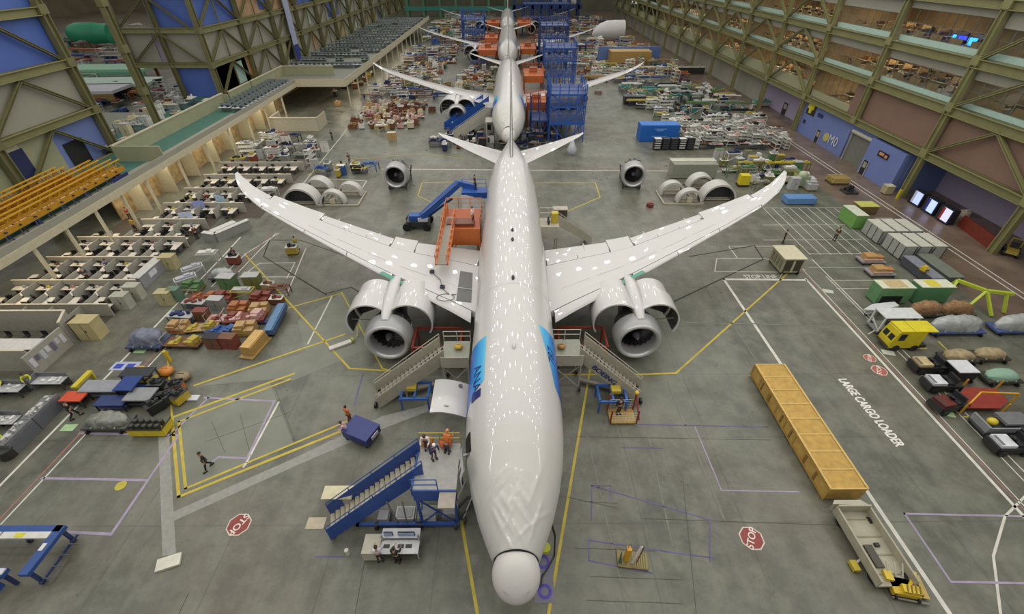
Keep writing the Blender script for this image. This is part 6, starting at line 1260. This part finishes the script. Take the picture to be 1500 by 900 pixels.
T = boxy('green_container', 'green container with yellow patch on its white roof, farther from the lane', 'container', 39.6, 42.8, 34.8, 36.1, 1.9, '4f8058', 'd0d4bc'); MB().bb(.8, 1.9, .1, 1.2, 1.98, 2.0).build('yellow_patch', 'cfc046', T)
boxy('parts_bin', 'long narrow blue-grey bin running north behind the carton carts, western one', 'bin', 43.2, 44.4, 37.6, 42, 1.0, '4a4a52', '7d828c'); boxy('parts_bin', 'long narrow grey-green bin running north behind the carton carts, eastern one', 'bin', 45, 46.6, 37.8, 42.4, 1.0, '50564e', '6f766c')
for k, (x, y, l) in enumerate([(40.2, 42.4, 'cart of tan cartons between white crates and the parking grid, farther one'), (39.6, 39.9, 'cart of tan and pink cartons by the parking grid, nearer one')]):
    T = thing('carton_cart', l, 'cart', (x, y, 0)); MB().bb(-1.3, 1.3, -.7, .7, .25, .4).build('deck', '8f8b90', T); MB().bb(-.9, .3, -.5, .5, .4, 1.0).build('carton', 'b08a58', T); MB().bb(.35, 1.1, -.4, .3, .4, .85).build('carton', 'a87a48', T); MB().bb(-1.2, .8, -.68, -.5, .4, .7).build('wrapped_bags', 'b5988c', T); wheels(T, [(-1.1, -.6), (1.1, -.6), (-1.1, .6), (1.1, .6)], .14, .1)
KD['carton pallet'].put((43.2, 39, 1.08), .3, 'small yellow-topped pallet box lying on the western blue-grey bin', None, {'cartons': 'c9b02c', 'wrap_strap': '2a3a6a'}, (.5, .5, .5))
# white frame cart and lime stand
T = thing('frame_trailer', 'white framed trailer with flat white roof, behind the yellow van', 'trailer', (33.1, 30.3, 0)); 
for x in (0, 3.0):
    for y in (0, 1.3): MB().bb(x-.06, x+.06, y-.06, y+.06, .2, 1.9).build('post', 'c9cac6', T)
MB().bb(-.1, 3.2, -.1, 1.4, 1.88, 1.94).build('roof_panel', 'c3c6c6', T); MB().bb(-.2, 3.3, -.1, 1.4, .3, .4).build('bed', '7d7f7c', T); MB().bar((0, 0, .4), (0, 1.3, 1.1), .07).build('brace', 'c9cac6', T); MB().bb(1.2, 2.9, .2, 1.1, .4, .9).build('dark_load', '33383a', T); MB().bar((-.2, .1, .35), (-1.0, -.3, .25), .08).build('tow_bar', 'b9bab6', T); wheels(T, [(.2, 0), (2.9, 0), (.2, 1.3), (2.9, 1.3)], .25, .14)
T = thing('white_dolly', 'white wing-shaped dolly by the lane, before the green containers', 'dolly', (34.3, 32.9, 0), .1); MB().prism([(-1.2, 0), (.3, .7), (2.6, .8), (2.6, .2), (.3, -.3)], .7, .9).build('deck', 'c2c4c4', T); MB().bar((-.9, -.2, .5), (2.4, .1, .5), .1).build('rail', 'b5b7b5', T); legs(T, [(-.5, .1), (2.3, .3), (.3, -.1)], .7, '9a9c9a'); wheels(T, [(-.5, .1), (2.3, .3)], .14, .1)
LM = 'a9b83a'; T = thing('lime_stand', 'lime green Y-shaped tubular stand with splayed legs east of the carton pallets', 'stand')
c_ = Vector((45.3, 34.2, 0)); MB().path([c_+Vector((-1.2, 2.0, 1.8)), c_+Vector((.2, .2, 1.8)), c_+Vector((2.3, -.3, 1.8))], .28).build('main_beam', LM, T)
for a, b in (((.2, .2, 1.8), (.3, -1.5, .1)), ((.2, .2, 1.8), (-1.6, -.6, .1)), ((-1.2, 2.0, 1.8), (-2.4, .8, .6)), ((1.8, -.2, 1.8), (1.9, -1.0, .1)), ((-1.2, 2, 1.8), (-1.3, 2.6, .1))): MB().bar(c_+Vector(a), c_+Vector(b), .22).build('leg', LM, T)
base(T, tuple(c_))
# brown wrapped stacks, silver wrapped loads
def lump(nm, label, x, y, w_, d, h, col, m_=None, seed=1, cat='wrapped load', bedcol='4a5a8c'):
    r = random.Random(seed); T = thing(nm, label, cat, (x, y, 0)); rings = []; n = 9
    for i in range(n+1):
        f = i/n; e = math.sin(min(1, max(0, f))*math.pi)**.25 if 0 < f < 1 else .3
        rings.append([Vector((-w_/2+w_*f+r.uniform(-.06, .06), math.copysign(abs(math.cos(a))**.6, math.cos(a))*d/2*e*r.uniform(.86, 1.05), .5+max(-.05, math.copysign(abs(math.sin(a))**.6, math.sin(a)))*h*e*r.uniform(.82, 1.08))) for a in [2*math.pi*k/14 for k in range(14)]])
    MB().loft(rings).build('wrapping', m_ or col, T, col if m_ else None); MB().bb(-w_/2-.2, w_/2+.2, -d/2, d/2, .3, .48).build('bed', bedcol, T)
    for k in (-.3, 0, .3): MB().bb(w_*k-.03, w_*k+.03, -d/2*1.0, d/2*1.0, .48, .56).build('strap', 'a9aaa6', T)
    wheels(T, [(-w_/2+.2, -d/2), (w_/2-.2, -d/2), (-w_/2+.2, d/2), (w_/2-.2, d/2)], .18, .1); return T
PL = mat('crumpled_plastic_wrap', 'a2a6a4', .3, bump=1.0, scale=2.5, var=.25)
lump('wrapped_load', 'silver-grey plastic wrapped load on a blue trailer beside the yellow van', 40.2, 30.6, 4.4, 1.4, 1.35, None, PL, 2); lump('wrapped_load', 'silver-grey plastic wrapped load on a blue trailer at the east picture edge', 46.2, 30.7, 4.6, 1.4, 1.3, None, PL, 3)
BRW = mat('brown_paper_rolls', '8a6a48', .8, bump=1, var=.45, scale=4)
for k, x in enumerate((39.2, 42.2)): lump('brown_stack', 'stack of small brown rolls on a trailer, %s of the two behind the silver load' % ('western', 'eastern')[k], x, 33.0, 2.7, 1.3, 1.1, None, BRW, 5+k, 'stack', '4a4a3c')
MB().bb(-.8, .8, -.3, .3, 0, .5).build('tan_carton', 'b59a62', None, label='flat tan carton lying between white dolly and brown rolls', cat='carton').location = (37.2, 32.9, 0)
# yellow van
T = thing('yellow_van', 'small bright yellow box van with black wheels parked by the lane', 'van'); x0, x1, y0, y1 = 32.6, 35.9, 28.1, 29.5; YV = 'c4b31c'
MB().prismy([(x0-.1, .35), (x0-.1, .95), (x0+.15, 2.05), (x0+.3, 2.15), (x1-.8, 2.15), (x1-.8, .35)], y0, y1).build('body', YV, T); MB().bb(x0+.2, x1, y0-.03, y1+.03, 2.15, 2.22).build('roof', 'cdbf20', T)
MB().bb(x1-.8, x1-.1, y0+.05, y1-.05, .35, .6).build('rear_step', '2a2a24', T); MB().bb(x1-.8, x1-.75, y0+.1, y1-.1, .6, 2.1).build('rear_opening', '1c1c18', T)
for y in (y0+.12, y0+.78): MB().add([(x0-.07, y, 1.1), (x0-.07, y+.5, 1.1), (x0+.13, y+.5, 1.95), (x0+.13, y, 1.95)], [(0, 1, 2, 3)]).build('windscreen', '1d1f22', T)
MB().bb(x0+.35, x0+.9, y0-.02, y0, 1.2, 1.9).build('side_window', '24262a', T); MB().bb(x0-.2, x0-.1, y0, y1, .35, .55).build('bumper', '3a3a30', T); MB().bb(x1-2, x1-1.98, y0-.03, y1+.03, 2.2, 2.24).build('roof_seam', '8a7c14', T)
wheels(T, [(x0+.6, y0+.05), (x1-1.1, y0+.05), (x0+.6, y1-.05), (x1-1.1, y1-.05)], .33, .2, ax='y'); base(T, (x0, y0, 0))
# tugs
def tug(label, x, y, rz, bc, cc, roof=None):
    T = thing('tow_tractor', label, 'tow tractor', (x, y, 0), rz); MB().bb(-1.2, 1.2, -.6, .6, .3, .75).build('chassis', '1e2022', T); MB().bb(-1.15, -.1, -.5, .5, .75, 1.0).build('hood', bc, T); MB().bb(-1.3, -1.15, -.55, .55, .25, .8).build('bumper', '2a2b2c', T)
    MB().bb(.1, .6, -.45, .45, .75, .95).build('seat', '26262a', T); MB().bb(.55, .7, -.45, .45, .95, 1.35).build('seat_back', '26262a', T); MB().tube((-.05, 0, 1.1), (.0, 0, 1.14), .2, 12).build('steering_wheel', '17171a', T)
    if roof:
        for a in (-.05, 1.1):
            for b in (-.5, .5): MB().bb(a-.03, a+.03, b-.03, b+.03, .75, 1.9).build('roof_post', '2a2a2c', T)
        MB().bb(-.3, 1.3, -.6, .6, 1.9, 1.97).build('roof', roof, T)
    for i in range(4): MB().bb(-1.1+i*.06, -1.08+i*.06, -.4, .4, 1.0, 1.02).build('grille_bar', '55565a', T)
    wheels(T, [(-.8, -.6), (.8, -.6), (-.8, .6), (.8, .6)], .28, .18, ax='y'); return T
tug('tan-hooded black tow tractor by the lane, just below the yellow van', 34.3, 25.9, 0, 'b5a57c', None); tug('white-hooded black tow tractor with white roof next to the yellow and red frame', 33.9, 23.9, .0, 'c9ccd0', None)
MB().bb(-.8, .8, -.7, .7, 0, .08).build('white_roof', 'c9ccd0', None)
o = bpy.data.objects['white_roof']; T = thing('flat_cart', 'black cart with a flat white cover behind the white-hooded tractor', 'cart', (36.2, 25.1, 0)); o.parent = T; o.location = (0, 0, 1.1); MB().bb(-.8, .8, -.7, .7, .3, 1.1).build('body', '17181a', T); wheels(T, [(-.6, -.7), (.6, -.7), (-.6, .7), (.6, .7)], .2, .1)
tug('white-hooded black tow tractor at the lane, southernmost of the tractors', 34.3, 18.3, .0, 'c9ccd0', None, None); tug('black tow tractor with white roof at the east edge, south of the grey cart', 36.8, 18.9, 0, '2a2b2e', None, 'c9ccd0')
tug('dark red tow tractor between the lane and the red-floored cage', 32.9, 21.9, .2, '5e241c', None)
# yellow frame over red deck
T = thing('cage_cart', 'cart with red deck and yellow six-sided tube frame east of the white-hooded tractor', 'cart'); z = 1.25
out = [fl(u, v, z) for u, v in ((1402, 572), (1419, 556), (1470, 558), (1493, 578), (1480, 592), (1420, 591))]
c_ = sum(out, Vector())/6; MB().path(out+[out[0]], .12).build('top_frame', 'c9982a', T); MB().path([fl(1421, 591, z), fl(1437, 575, z), fl(1492, 577, z)], .1).build('inner_rail', 'c9982a', T)
MB().prism([(c_.x+(p.x-c_.x)*.86, c_.y+(p.y-c_.y)*.86) for p in out], .4, .55).build('red_deck', '8a3428', T)
for p in out: MB().bb(p.x-.05, p.x+.05, p.y-.05, p.y+.05, .1, z).build('post', 'b98a28', T)
heap(61, 2.4, 1.0, .55, 18, .4, .2, .5).build('loose_parts', '8a6a68', T); T.children[-1].location = (c_.x+.4, c_.y+.2, 0); base(T, (c_.x, c_.y, 0))
T = thing('grey_cargo_cart', 'long grey cargo cart with yellow sack south of the yellow frame', 'cart'); MB().bb(33.4, 36.8, 19.2, 20.6, .35, .55).build('bed', '4a4c4e', T); MB().bb(33.4, 33.55, 19.2, 20.6, .55, 1.1).bb(33.55, 36.8, 19.2, 19.3, .55, 1.0).build('side_wall', '83868a', T); MB().bb(34.9, 36.8, 19.5, 20.6, .9, 1.1).build('cover', '6c6e70', T); MB().ball((34.4, 20.0, .8), (.35, .3, .28)).build('yellow_sack', 'c9b52a', T)
wheels(T, [(33.8, 19.2), (36.4, 19.2), (33.8, 20.6), (36.4, 20.6)], .24, .14, ax='y'); base(T, (33.4, 19.2, 0))
TB = mat('tan_cloth_bales', '9c8c6a', .8, bump=.8, var=.4, scale=2)
for k, (x, y, l) in enumerate([(37.6, 26.9, 'tan bale on a trailer south of the silver loads, western one'), (40.4, 27.1, 'tan bale on a trailer south of the silver loads, eastern one'), (39.2, 24.6, 'pale green bale at the east edge above the yellow frame')]): lump('cloth_bale', l, x, y, 2.4, 1.2, .6, None, TB if k < 2 else mat('green_cloth_bale', '7fa08c', .8, bump=.8), 9+k, 'bale', '3c3c34')
# booth
T = thing('equipment_booth', 'cream box-shaped equipment booth on wheels east of the parking grid corner', 'booth'); x0, x1, y0, y1 = 28.9, 31.0, 39.9, 42.6
MB().bb(x0, x1, y0, y1, .3, 1.95).build('body', '9c987c', T); MB().bb(x0-.15, x1+.15, y0-.1, y1+.1, 1.95, 2.03).build('roof', 'c6c0a4', T)
for k in range(2): MB().bb(x0+.15+k*1.0, x0+.95+k*1.0, y0-.04, y0, .5, 1.8).build('front_opening', '3a362a', T)
MB().bb(x0+.9, x0+1.1, y0-.15, y0-.04, .4, 1.7).build('pipe_stack', 'a7a48e', T)
for k in range(4): MB().bb(x0-.06, x0, y0+.3+k*.6, y0+.6+k*.6, .6, 1.6).build('side_louver', '77745e', T)
wheels(T, [(x0+.2, y0+.1), (x1-.2, y0+.1), (x0+.2, y1-.2), (x1-.2, y1-.2)], .26, .14); MB().bar((x0+.3, y0, .3), (x0-.5, y0-.9, .15), .06).build('tow_bar', 'a39e88', T); base(T, (x0, y0, 0))
person('person in dark green standing on the lines between booth and wingtip', fl(1146, 356), 1, '2c2f28', '1e2020')
boxy('blue_tote', 'long pale blue open crate under the east wingtip', 'crate', 38, 42, 57, 58.6, .9, '5b86b8', None)
for k in range(6): KD['frame stand'].put((36.8+k*1.9, 69.3, 0), 0, 'yellow-topped stand in the long row behind the eastern shells, %s from the west' % ORD[k], 'yellow-topped stands in a row', {'frame': '6c6c3c', 'held_part': 'c0ae34'}, (1, .7, 1))
for k, (u, v, l) in enumerate([(1087, 268, 'bright yellow hooded rack near the eastern shells'), (1150, 262, 'olive green bin cart east of the yellow hooded rack')]):
    T = thing('hooded_rack', l, 'rack', fl(u, v+4)); MB().bb(-.7, .7, -.5, .5, .3, 1.7).build('hood', ('c9b81e', '5f6238')[k], T); MB().bb(-.8, .8, -.6, .6, .1, .3).build('base', '2f2f2a', T); MB().bar((.7, 0, .5), (1.2, -.3, .2), .08).build('handle', '7a7a70', T)
T = thing('covered_machine', 'pale green machine with white covers beside the east wingtip', 'machine', fl(1170, 272)); MB().bb(-.9, .9, -.7, .7, .2, 1.6).build('body', '8c9a7e', T); MB().ball((0, 0, 1.7), (.7, .6, .5)).build('cover', 'a9b294', T); MB().bb(1.0, 1.9, -.6, .5, .2, 1.2).build('white_cabinet', 'bcc1c4', T)
T = thing('wood_lattice_rack', 'tan slatted rack by the east lane line next to dark machinery', 'rack', fl(1225, 268)); 
for i in range(6): MB().bb(-1.3, 1.3, -.9+i*.32, -.75+i*.32, .3, 1.0).build('slat', 'b09a5e', T)
MB().bb(-1.3, 1.3, -.9, .9, 0, .3).build('base', '4a4030', T)
T = thing('dark_machine', 'dark wheeled machine by the east lane line beside the slatted rack', 'machine', fl(1243, 282)); heap(71, 1.6, 1.4, .3, 14, 1.0, .2, .5).build('machinery', '2c2c2c', T); MB().bb(-.9, .9, -.8, .8, 0, .3).build('base', '3a3a38', T)
for k, (u, v, l) in enumerate([(1396, 322, 'white draped round table in the brown recess, western one'), (1412, 316, 'white draped round table in the brown recess, farthest one'), (1414, 332, 'white draped round table in the brown recess, nearest one')]):
    T = thing('draped_table', l, 'table', fl(u, v)); MB().lathe([(0, .62), (.35, .55), (.62, .6), (.66, .55), (.67, .01)], (0, 0, 0), 'Z', 18).build('cloth', ('a58f74', 'c4b6a4', 'b8a68c')[k], T); MB().box((.2, .1, .72), (.5, .3, .1)).build('papers', 'd6d2c8', T)
T = thing('lawn_tractor', 'yellow and tan utility tractor at the foot of the olive column', 'tractor', fl(1478, 372), .8); MB().bb(-1.1, 1.0, -.5, .5, .4, .8).build('hood', 'a38c3a', T); MB().bb(-.1, .4, -.35, .35, .8, 1.3).build('seat', '26241f', T); MB().path([(.5, -.5, .6), (.5, -.5, 1.7), (.5, .5, 1.7), (.5, .5, .6)], .08).build('roll_bar', 'b3a040', T); wheels(T, [(-.8, -.6), (.7, -.6), (-.8, .6), (.7, .6)], .36, .22, ax='y')
for k, (u, v) in enumerate([(1455, 362), (1447, 358)]): KD['tool cart'].put(fl(u, v), .6+k, ('dark purple cart beside the foot of the olive column', 'dark cart west of the purple cart by the olive column')[k], None, {'cabinet': ('3a3040', '26262a')[k], 'tools': '4a4050', 'tray': '3a3a40'})
MB().bb(-.14, .14, -.14, .14, 0, 1.3).build('bollard', 'b9ac2c', None, label='yellow guard post at the foot of the big column by the vending cabinets', cat='post').location = (54.6, 59.0, 0)
boxy('cream_box', 'cream box standing beside the vending cabinets', 'box', 53.6, 54.7, 60.2, 61.2, 1.2, 'a39a78', 'c4bb98')
# ---------------------------------------------------------------- west pallet cluster
cl = [ # u, v, kind, colours, scale, rz
 (285, 424, 'carton pallet', 'green', 'cream', 1.25), (338, 422, 'storage cabinet', 'green', 'silver', 1.3), (374, 420, 'storage cabinet', 'olive', 'silver', 1.3), (395, 424, 'tool cart', 'tan', 'brown', 1), (412, 430, 'frame stand', 'rust red', 'brown', .9),
 (300, 438, 'flat cart', 'orange', 'rust red', 1.1), (332, 440, 'carton pallet', 'rust red', 'cream', 1.2), (360, 436, 'frame stand', 'yellow', 'silver', 1), (385, 442, 'carton pallet', 'rust red', 'orange', 1.3), (408, 445, 'tool cart', 'brown', 'rust red', 1),
 (288, 450, 'work bench', 'rust red', 'silver', 1), (322, 452, 'storage cabinet', 'grey', 'silver', 1.1), (352, 456, 'carton pallet', 'orange', 'tan', 1.2), (382, 458, 'carton pallet', 'tan', 'orange', 1.2),
 (270, 470, 'work bench', 'navy', 'silver', 1.1), (300, 468, 'storage cabinet', 'brown', 'rust red', 1), (330, 470, 'flat cart', 'rust red', 'pink', 1.2), (362, 470, 'flat cart', 'pink', 'rust red', 1.5), (392, 472, 'flat cart', 'brown', 'navy', .9),
 (265, 484, 'carton pallet', 'tan', 'orange', 1.2), (296, 484, 'flat cart', 'yellow', 'tan', 1.2), (328, 488, 'flat cart', 'blue', 'blue', 1.2), (362, 487, 'carton pallet', 'tan', 'yellow', 1.3),
 (272, 506, 'flat cart', 'yellow', 'brown', 1.3), (318, 508, 'storage cabinet', 'brown', 'black', 1.1), (340, 508, 'storage cabinet', 'rust red', 'brown', 1.1)]
pos = ['the first row from the north', 'the second row', 'the third row', 'the fourth row', 'the fifth row', 'the southern row']; rws = [5, 5, 4, 5, 4, 3]; q = 0
for r_, n in enumerate(rws):
    for k in range(n):
        u, v, kk, c1, c2, s_ = cl[q]; q += 1
        KD[kk].put(fl(u, v), random.uniform(-.12, .12), '%s %s, %s from the west in %s of the pallet cluster' % (c1, KN.get(kk, kk), ORD[k], pos[r_].replace(' from the north', '')), 'loads in the west pallet cluster', {MAINP[kk]: PAL[c1], SUBP[kk]: PAL[c2]}, (s_, s_*.9, s_*.75))
T = thing('long_blue_cart', 'long narrow blue cart running north on the east side of the pallet cluster', 'cart'); a, b = fl(393, 488, .6), fl(414, 448, .6); MB().bar(a, b, .85, .5).build('body', '3a5a80', T); MB().bar(a+Vector((0, 0, .28)), b+Vector((0, 0, .28)), .6, .06).build('cover', '55789c', T); wheels(T, [(a.x, a.y+.3), (b.x, b.y-.3)], .18, .5); base(T, (a.x, a.y, 0))
T = thing('wooden_long_box', 'golden wooden box on a pallet at the south end of the blue cart', 'crate'); a, b = fl(361, 516, .6), fl(383, 490, .6); MB().bar(a, b, 1.0, .9).build('box', 'a8854a', T); MB().bar(a+Vector((0, 0, .48)), b+Vector((0, 0, .48)), .8, .08).build('lid', 'bd9a5a', T); MB().bar(a+Vector((-.1, -.3, -.5)), b+Vector((.1, .2, -.5)), 1.3, .12).build('pallet', '9a8250', T); base(T, (a.x, a.y, 0))
lump('wrapped_bundle', 'bundle in clear and blue wrap at the lane side of the pallet cluster', -31.6, 29.3, 2.6, 1.8, 1.2, None, mat('blue_clear_wrap', '6a6f80', .4, bump=1, var=.5, scale=2), 31, 'wrapped load', '3a4a68'); lump('wrapped_bundle', 'bundle in dull clear wrap south of the lane, north of the pallets', -30.2, 39.5, 2.2, 1.2, .8, None, PL, 33, 'wrapped load', '5a5a60')
for k, (u, v) in enumerate([(300, 420), (310, 405)]): KD['frame stand'].put(fl(u-22, v), .7, ('white frame stand on the lane side, north of the pallet cluster', 'white frame stand farther north along the lane')[k], None, {'frame': 'b5b7bb', 'held_part': 'a9abb4'})
MB().bb(-.12, .12, -.12, .12, 0, 1.2).build('yellow_post', 'c2a52c', None, label='yellow post on floor below the wrapped bundle', cat='post').location = fl(250, 530)
T = thing('blue_mat', 'flat blue and white mat crossing the white lane line', 'mat', fl(184, 537)); MB().bb(-1.1, 1.1, -.5, .5, .02, .05).build('sheet', 'a9b0c4', T); 
for x in (-.5, .45): MB().bb(x-.35, x+.3, -.3, .25, .05, .06).build('blue_square', '3446a8', T)
# ---------------------------------------------------------------- cart cluster by the lane, south-west
items = [(118, 592, 'flat_cart', 'red-topped dark cart at the west end of the cart cluster by the lane', 'c04a2a', '2a2a22', 1.6, 1.0, .9), (160, 578, 'grey_table', 'long grey sheet table in the cart cluster, touching the lane', '8a8b92', '5a5c66', 3.0, 1.2, 1.0), (172, 597, 'tube_cart', 'navy tube cart in front of the long grey sheet table', '2a3a68', '4a5a8c', 2.2, 1.0, .8),
 (200, 578, 'blue_cart', 'deep blue slanted cart in the middle of the cart cluster', '1f3a78', '2a4a8c', 1.4, 1.5, 1.3), (215, 590, 'grey_table', 'square grey-topped table cart right of the blue slanted cart', '85888a', '3a3c40', 2.0, 1.3, 1.0), (212, 560, 'black_rack', 'black rack with yellow hose in the north of the cart cluster', '2a2d30', 'b9a850', 2.4, 1.0, 1.2)]
for u, v, nm, l, c1, c2, w_, d, h in items:
    T = thing(nm, l, 'cart', fl(u, v)); MB().bb(-w_/2, w_/2, -d/2, d/2, h-.1, h).build('top', c1, T); MB().bb(-w_/2+.1, w_/2-.1, -d/2+.1, d/2-.1, .3, .42).build('shelf', c2, T); legs(T, [(-w_/2+.1, -d/2+.1), (w_/2-.1, -d/2+.1), (-w_/2+.1, d/2-.1), (w_/2-.1, d/2-.1)], h-.1, '2a2c30', .08); heap(int(u), w_*.8, d*.8, .42, 6, .4).build('stored_parts', '3a3c40', T)
T = thing('yellow_bin_cart', 'yellow open-fronted bin cart filled with dark canisters, southeast corner of the cart cluster', 'cart', fl(228, 630)); MB().bb(-1.3, 1.1, -.6, .5, .15, .25).build('bed', 'c2ac28', T); MB().bb(-1.3, 1.1, -.66, -.6, .15, .8).build('front_wall', 'cdb82a', T); MB().bb(1.1, 1.16, -.6, .5, .15, .8).build('end_wall', 'bfa828', T); MB().path([(-1.3, -.66, .82), (1.16, -.66, .82), (1.16, .5, .82)], .07).build('rim', '26241a', T)
for i in range(10): MB().tube((-1.1+.45*(i % 5), -.3+.45*(i//5), .25), (-1.1+.45*(i % 5), -.3+.45*(i//5), .95), .15, 8).build('canister', '3a3c3a', T)
lump('wrapped_bundle', 'bundle under clear sheeting next to the yellow bin cart', -29.0, 20.6, 2.8, 1.3, .75, None, mat('clear_sheeting', '7d8078', .25, bump=1, var=.5, scale=3), 41, 'wrapped load', '4a4c4a')
for k, (u, v, c1, l) in enumerate([(206, 548, 'c2a03c', 'yellow sack on floor at the north of the cart cluster, western'), (246, 548, 'c07a2a', 'orange-yellow sack on floor at the north of the cart cluster, middle'), (270, 556, '8a7a5c', 'tan mixed sack on floor at the north of the cart cluster, eastern')]): cloth_heap(fl(u, v), c1, l, 'sack', .6)
for k, (u, v) in enumerate([(236, 572), (262, 574), (250, 590), (232, 602), (268, 588)]): KD['tool cart'].put(fl(u, v), .3*k, '%s small cart on the east side of the cart cluster, %s from the north' % (('black', 'orange', 'dark grey', 'black', 'yellow')[k], ORD[k]), 'small carts in the cluster', {'cabinet': ('26282a', 'a8642a', '3c3e40', '1d1f21', 'b09a2c')[k], 'tray': ('3a3c40', '2a2a2c', '55585c', '2a2c30', '33302a')[k], 'tools': '26282a'}, (.9, .9, .9))
MB().bb(-.4, .4, -.25, .25, 0, .12).build('white_case', 'c9cad0', None, label='white case lying on floor east of the cart cluster', cat='case').location = fl(284, 584)
person('person in dark jacket walking by the lane next to the red-topped cart', fl(112, 612), 2.2, '1f2a26', '1c1e20', walk=1)
# small things along the lane farther north
for k, (u, v, c1, l, sh) in enumerate([(348, 382, '5a2a34', 'person in dark red top crouching by a small cart near the lane', 'fwd'), (436, 366, 'a8a23a', 'person in yellow-green vest with black bag under the west wing', 'down'), (487, 205, '2a2a30', 'person in dark clothes on the west lane by the pale lines', 'down'), (513, 240, '2c2c30', 'person in dark clothes near the blue cabinets behind the west wing', 'fwd'), (1222, 352, '3a3a2c', 'person in olive standing in the parking grid', 'down')]): person(l, fl(u, v), k*1.3, c1, '2a2a30', arms=sh, lean=.3 if sh == 'fwd' else 0)
for k, (u, v, c1, c2, kk, l) in enumerate([(345, 386, 'rust red', 'black', 'tool cart', 'small dark red cart on the lane side under the west wingtip'), (502, 256, 'blue', 'white', 'storage cabinet', 'blue cabinet behind the western shells, beside the yellow-topped bench'), (528, 254, 'black', 'yellow', 'work bench', 'yellow-topped bench behind the western shells'), (463, 248, 'silver', 'grey', 'storage cabinet', 'silver cabinet beside the lane behind the western shells'), (430, 372, 'yellow', 'black', 'tool cart', 'yellow cart under the west wing beside the vested person'), (633, 163, 'brown', 'brown', 'carton pallet', 'tall brown rack west of the second airliner engine'), (398, 290, 'silver', 'white', 'frame stand', 'white easel-like stand beside the west wingtip'), (310, 385, 'silver', 'white', 'frame stand', 'white stand by the cubicle aisle north of the lone cabinet'), (575, 205, 'tan', 'cream', 'storage cabinet', 'cream-topped brown crate at the south edge of the pale cartons'), (560, 193, 'yellow', 'white', 'frame stand', 'yellow open frame at the south edge of the pale cartons')]):
    KD[kk].put(fl(u, v), 0 if k < 4 else .1, l, None, {MAINP[kk]: PAL[c1], SUBP[kk]: PAL[c2]}, (1.2, 1.2, .9) if k in (8, 9, 5) else (1, 1, 1))
# cream enclosure and far tan crate
T = thing('site_enclosure', 'long cream low-walled enclosure below the deck corner on the west floor', 'enclosure'); a = fl(398, 192); b = fl(470, 190)
MB().bb(a.x, b.x, a.y-.1, a.y+.1, 0, 2.4).build('front_wall', 'b5ae98', T); MB().bb(a.x, a.x+.2, a.y, a.y+5, 0, 2.4).build('end_wall', 'aca58e', T); MB().bb(b.x-.2, b.x, a.y, a.y+5, 0, 2.4).build('end_wall', 'aca58e', T); MB().bb(a.x-.1, b.x+.1, a.y-.2, a.y+.2, 2.4, 2.5).build('wall_cap', 'c9c2aa', T); base(T, (a.x, a.y, 0))
T = thing('long_crate', 'long tan crate with blue band far up the east floor', 'crate'); a = fl(893, 98); b = fl(952, 98); MB().bb(a.x, b.x, a.y, a.y+5, .2, 4).build('body', 'a3824a', T); MB().bb(a.x-3, b.x+4, a.y+5.2, a.y+6, .1, 4.6).build('blue_band', '5a74a8', T); MB().bb(a.x, b.x, a.y, a.y+5, 4, 4.15).build('lid', 'b3925a', T); MB().bb(a.x, b.x, a.y+.2, a.y+.6, 0, .2).build('skid', '5a4526', T); base(T, (a.x, a.y, 0))
for k, (u, v, l, c1, c2, w_, d, h) in enumerate([(845, 148, 'long grey conveyor bench in the lane east of the second airliner', '77797a', '3a2a2a', 5, 1.6, 1.2), (928, 152, 'dark glazed cart unit on the far side of the east lane', '56606a', '2a2c30', 5, 2, 1.8), (876, 137, 'small red-edged flat cart in the east lane', '7a3c34', 'b0aca4', 2, 1, .5), (1115, 155, 'teal-topped table beside the east wall columns', '3d8c86', 'a3a59a', 4, 2, 1.2), (1010, 108, 'pale grey long cabinet row on the east floor', 'a9ab9c', '2a2b26', 8, 1.6, 1.8)]):
    T = thing('floor_unit', l, 'equipment', fl(u, v)); MB().bb(-w_/2, w_/2, -d/2, d/2, h-.15, h).build('top', c1, T); MB().bb(-w_/2+.1, w_/2-.1, -d/2+.1, d/2-.1, .2, h-.15).build('body', c2, T); heap(90+k, w_*.8, d*.8, h, 7, .5, .2, .6).build('load', 'a9a7a2', T); wheels(T, [(-w_/2+.3, -d/2+.1), (w_/2-.3, -d/2+.1), (-w_/2+.3, d/2-.1), (w_/2-.3, d/2-.1)], .1, .1)
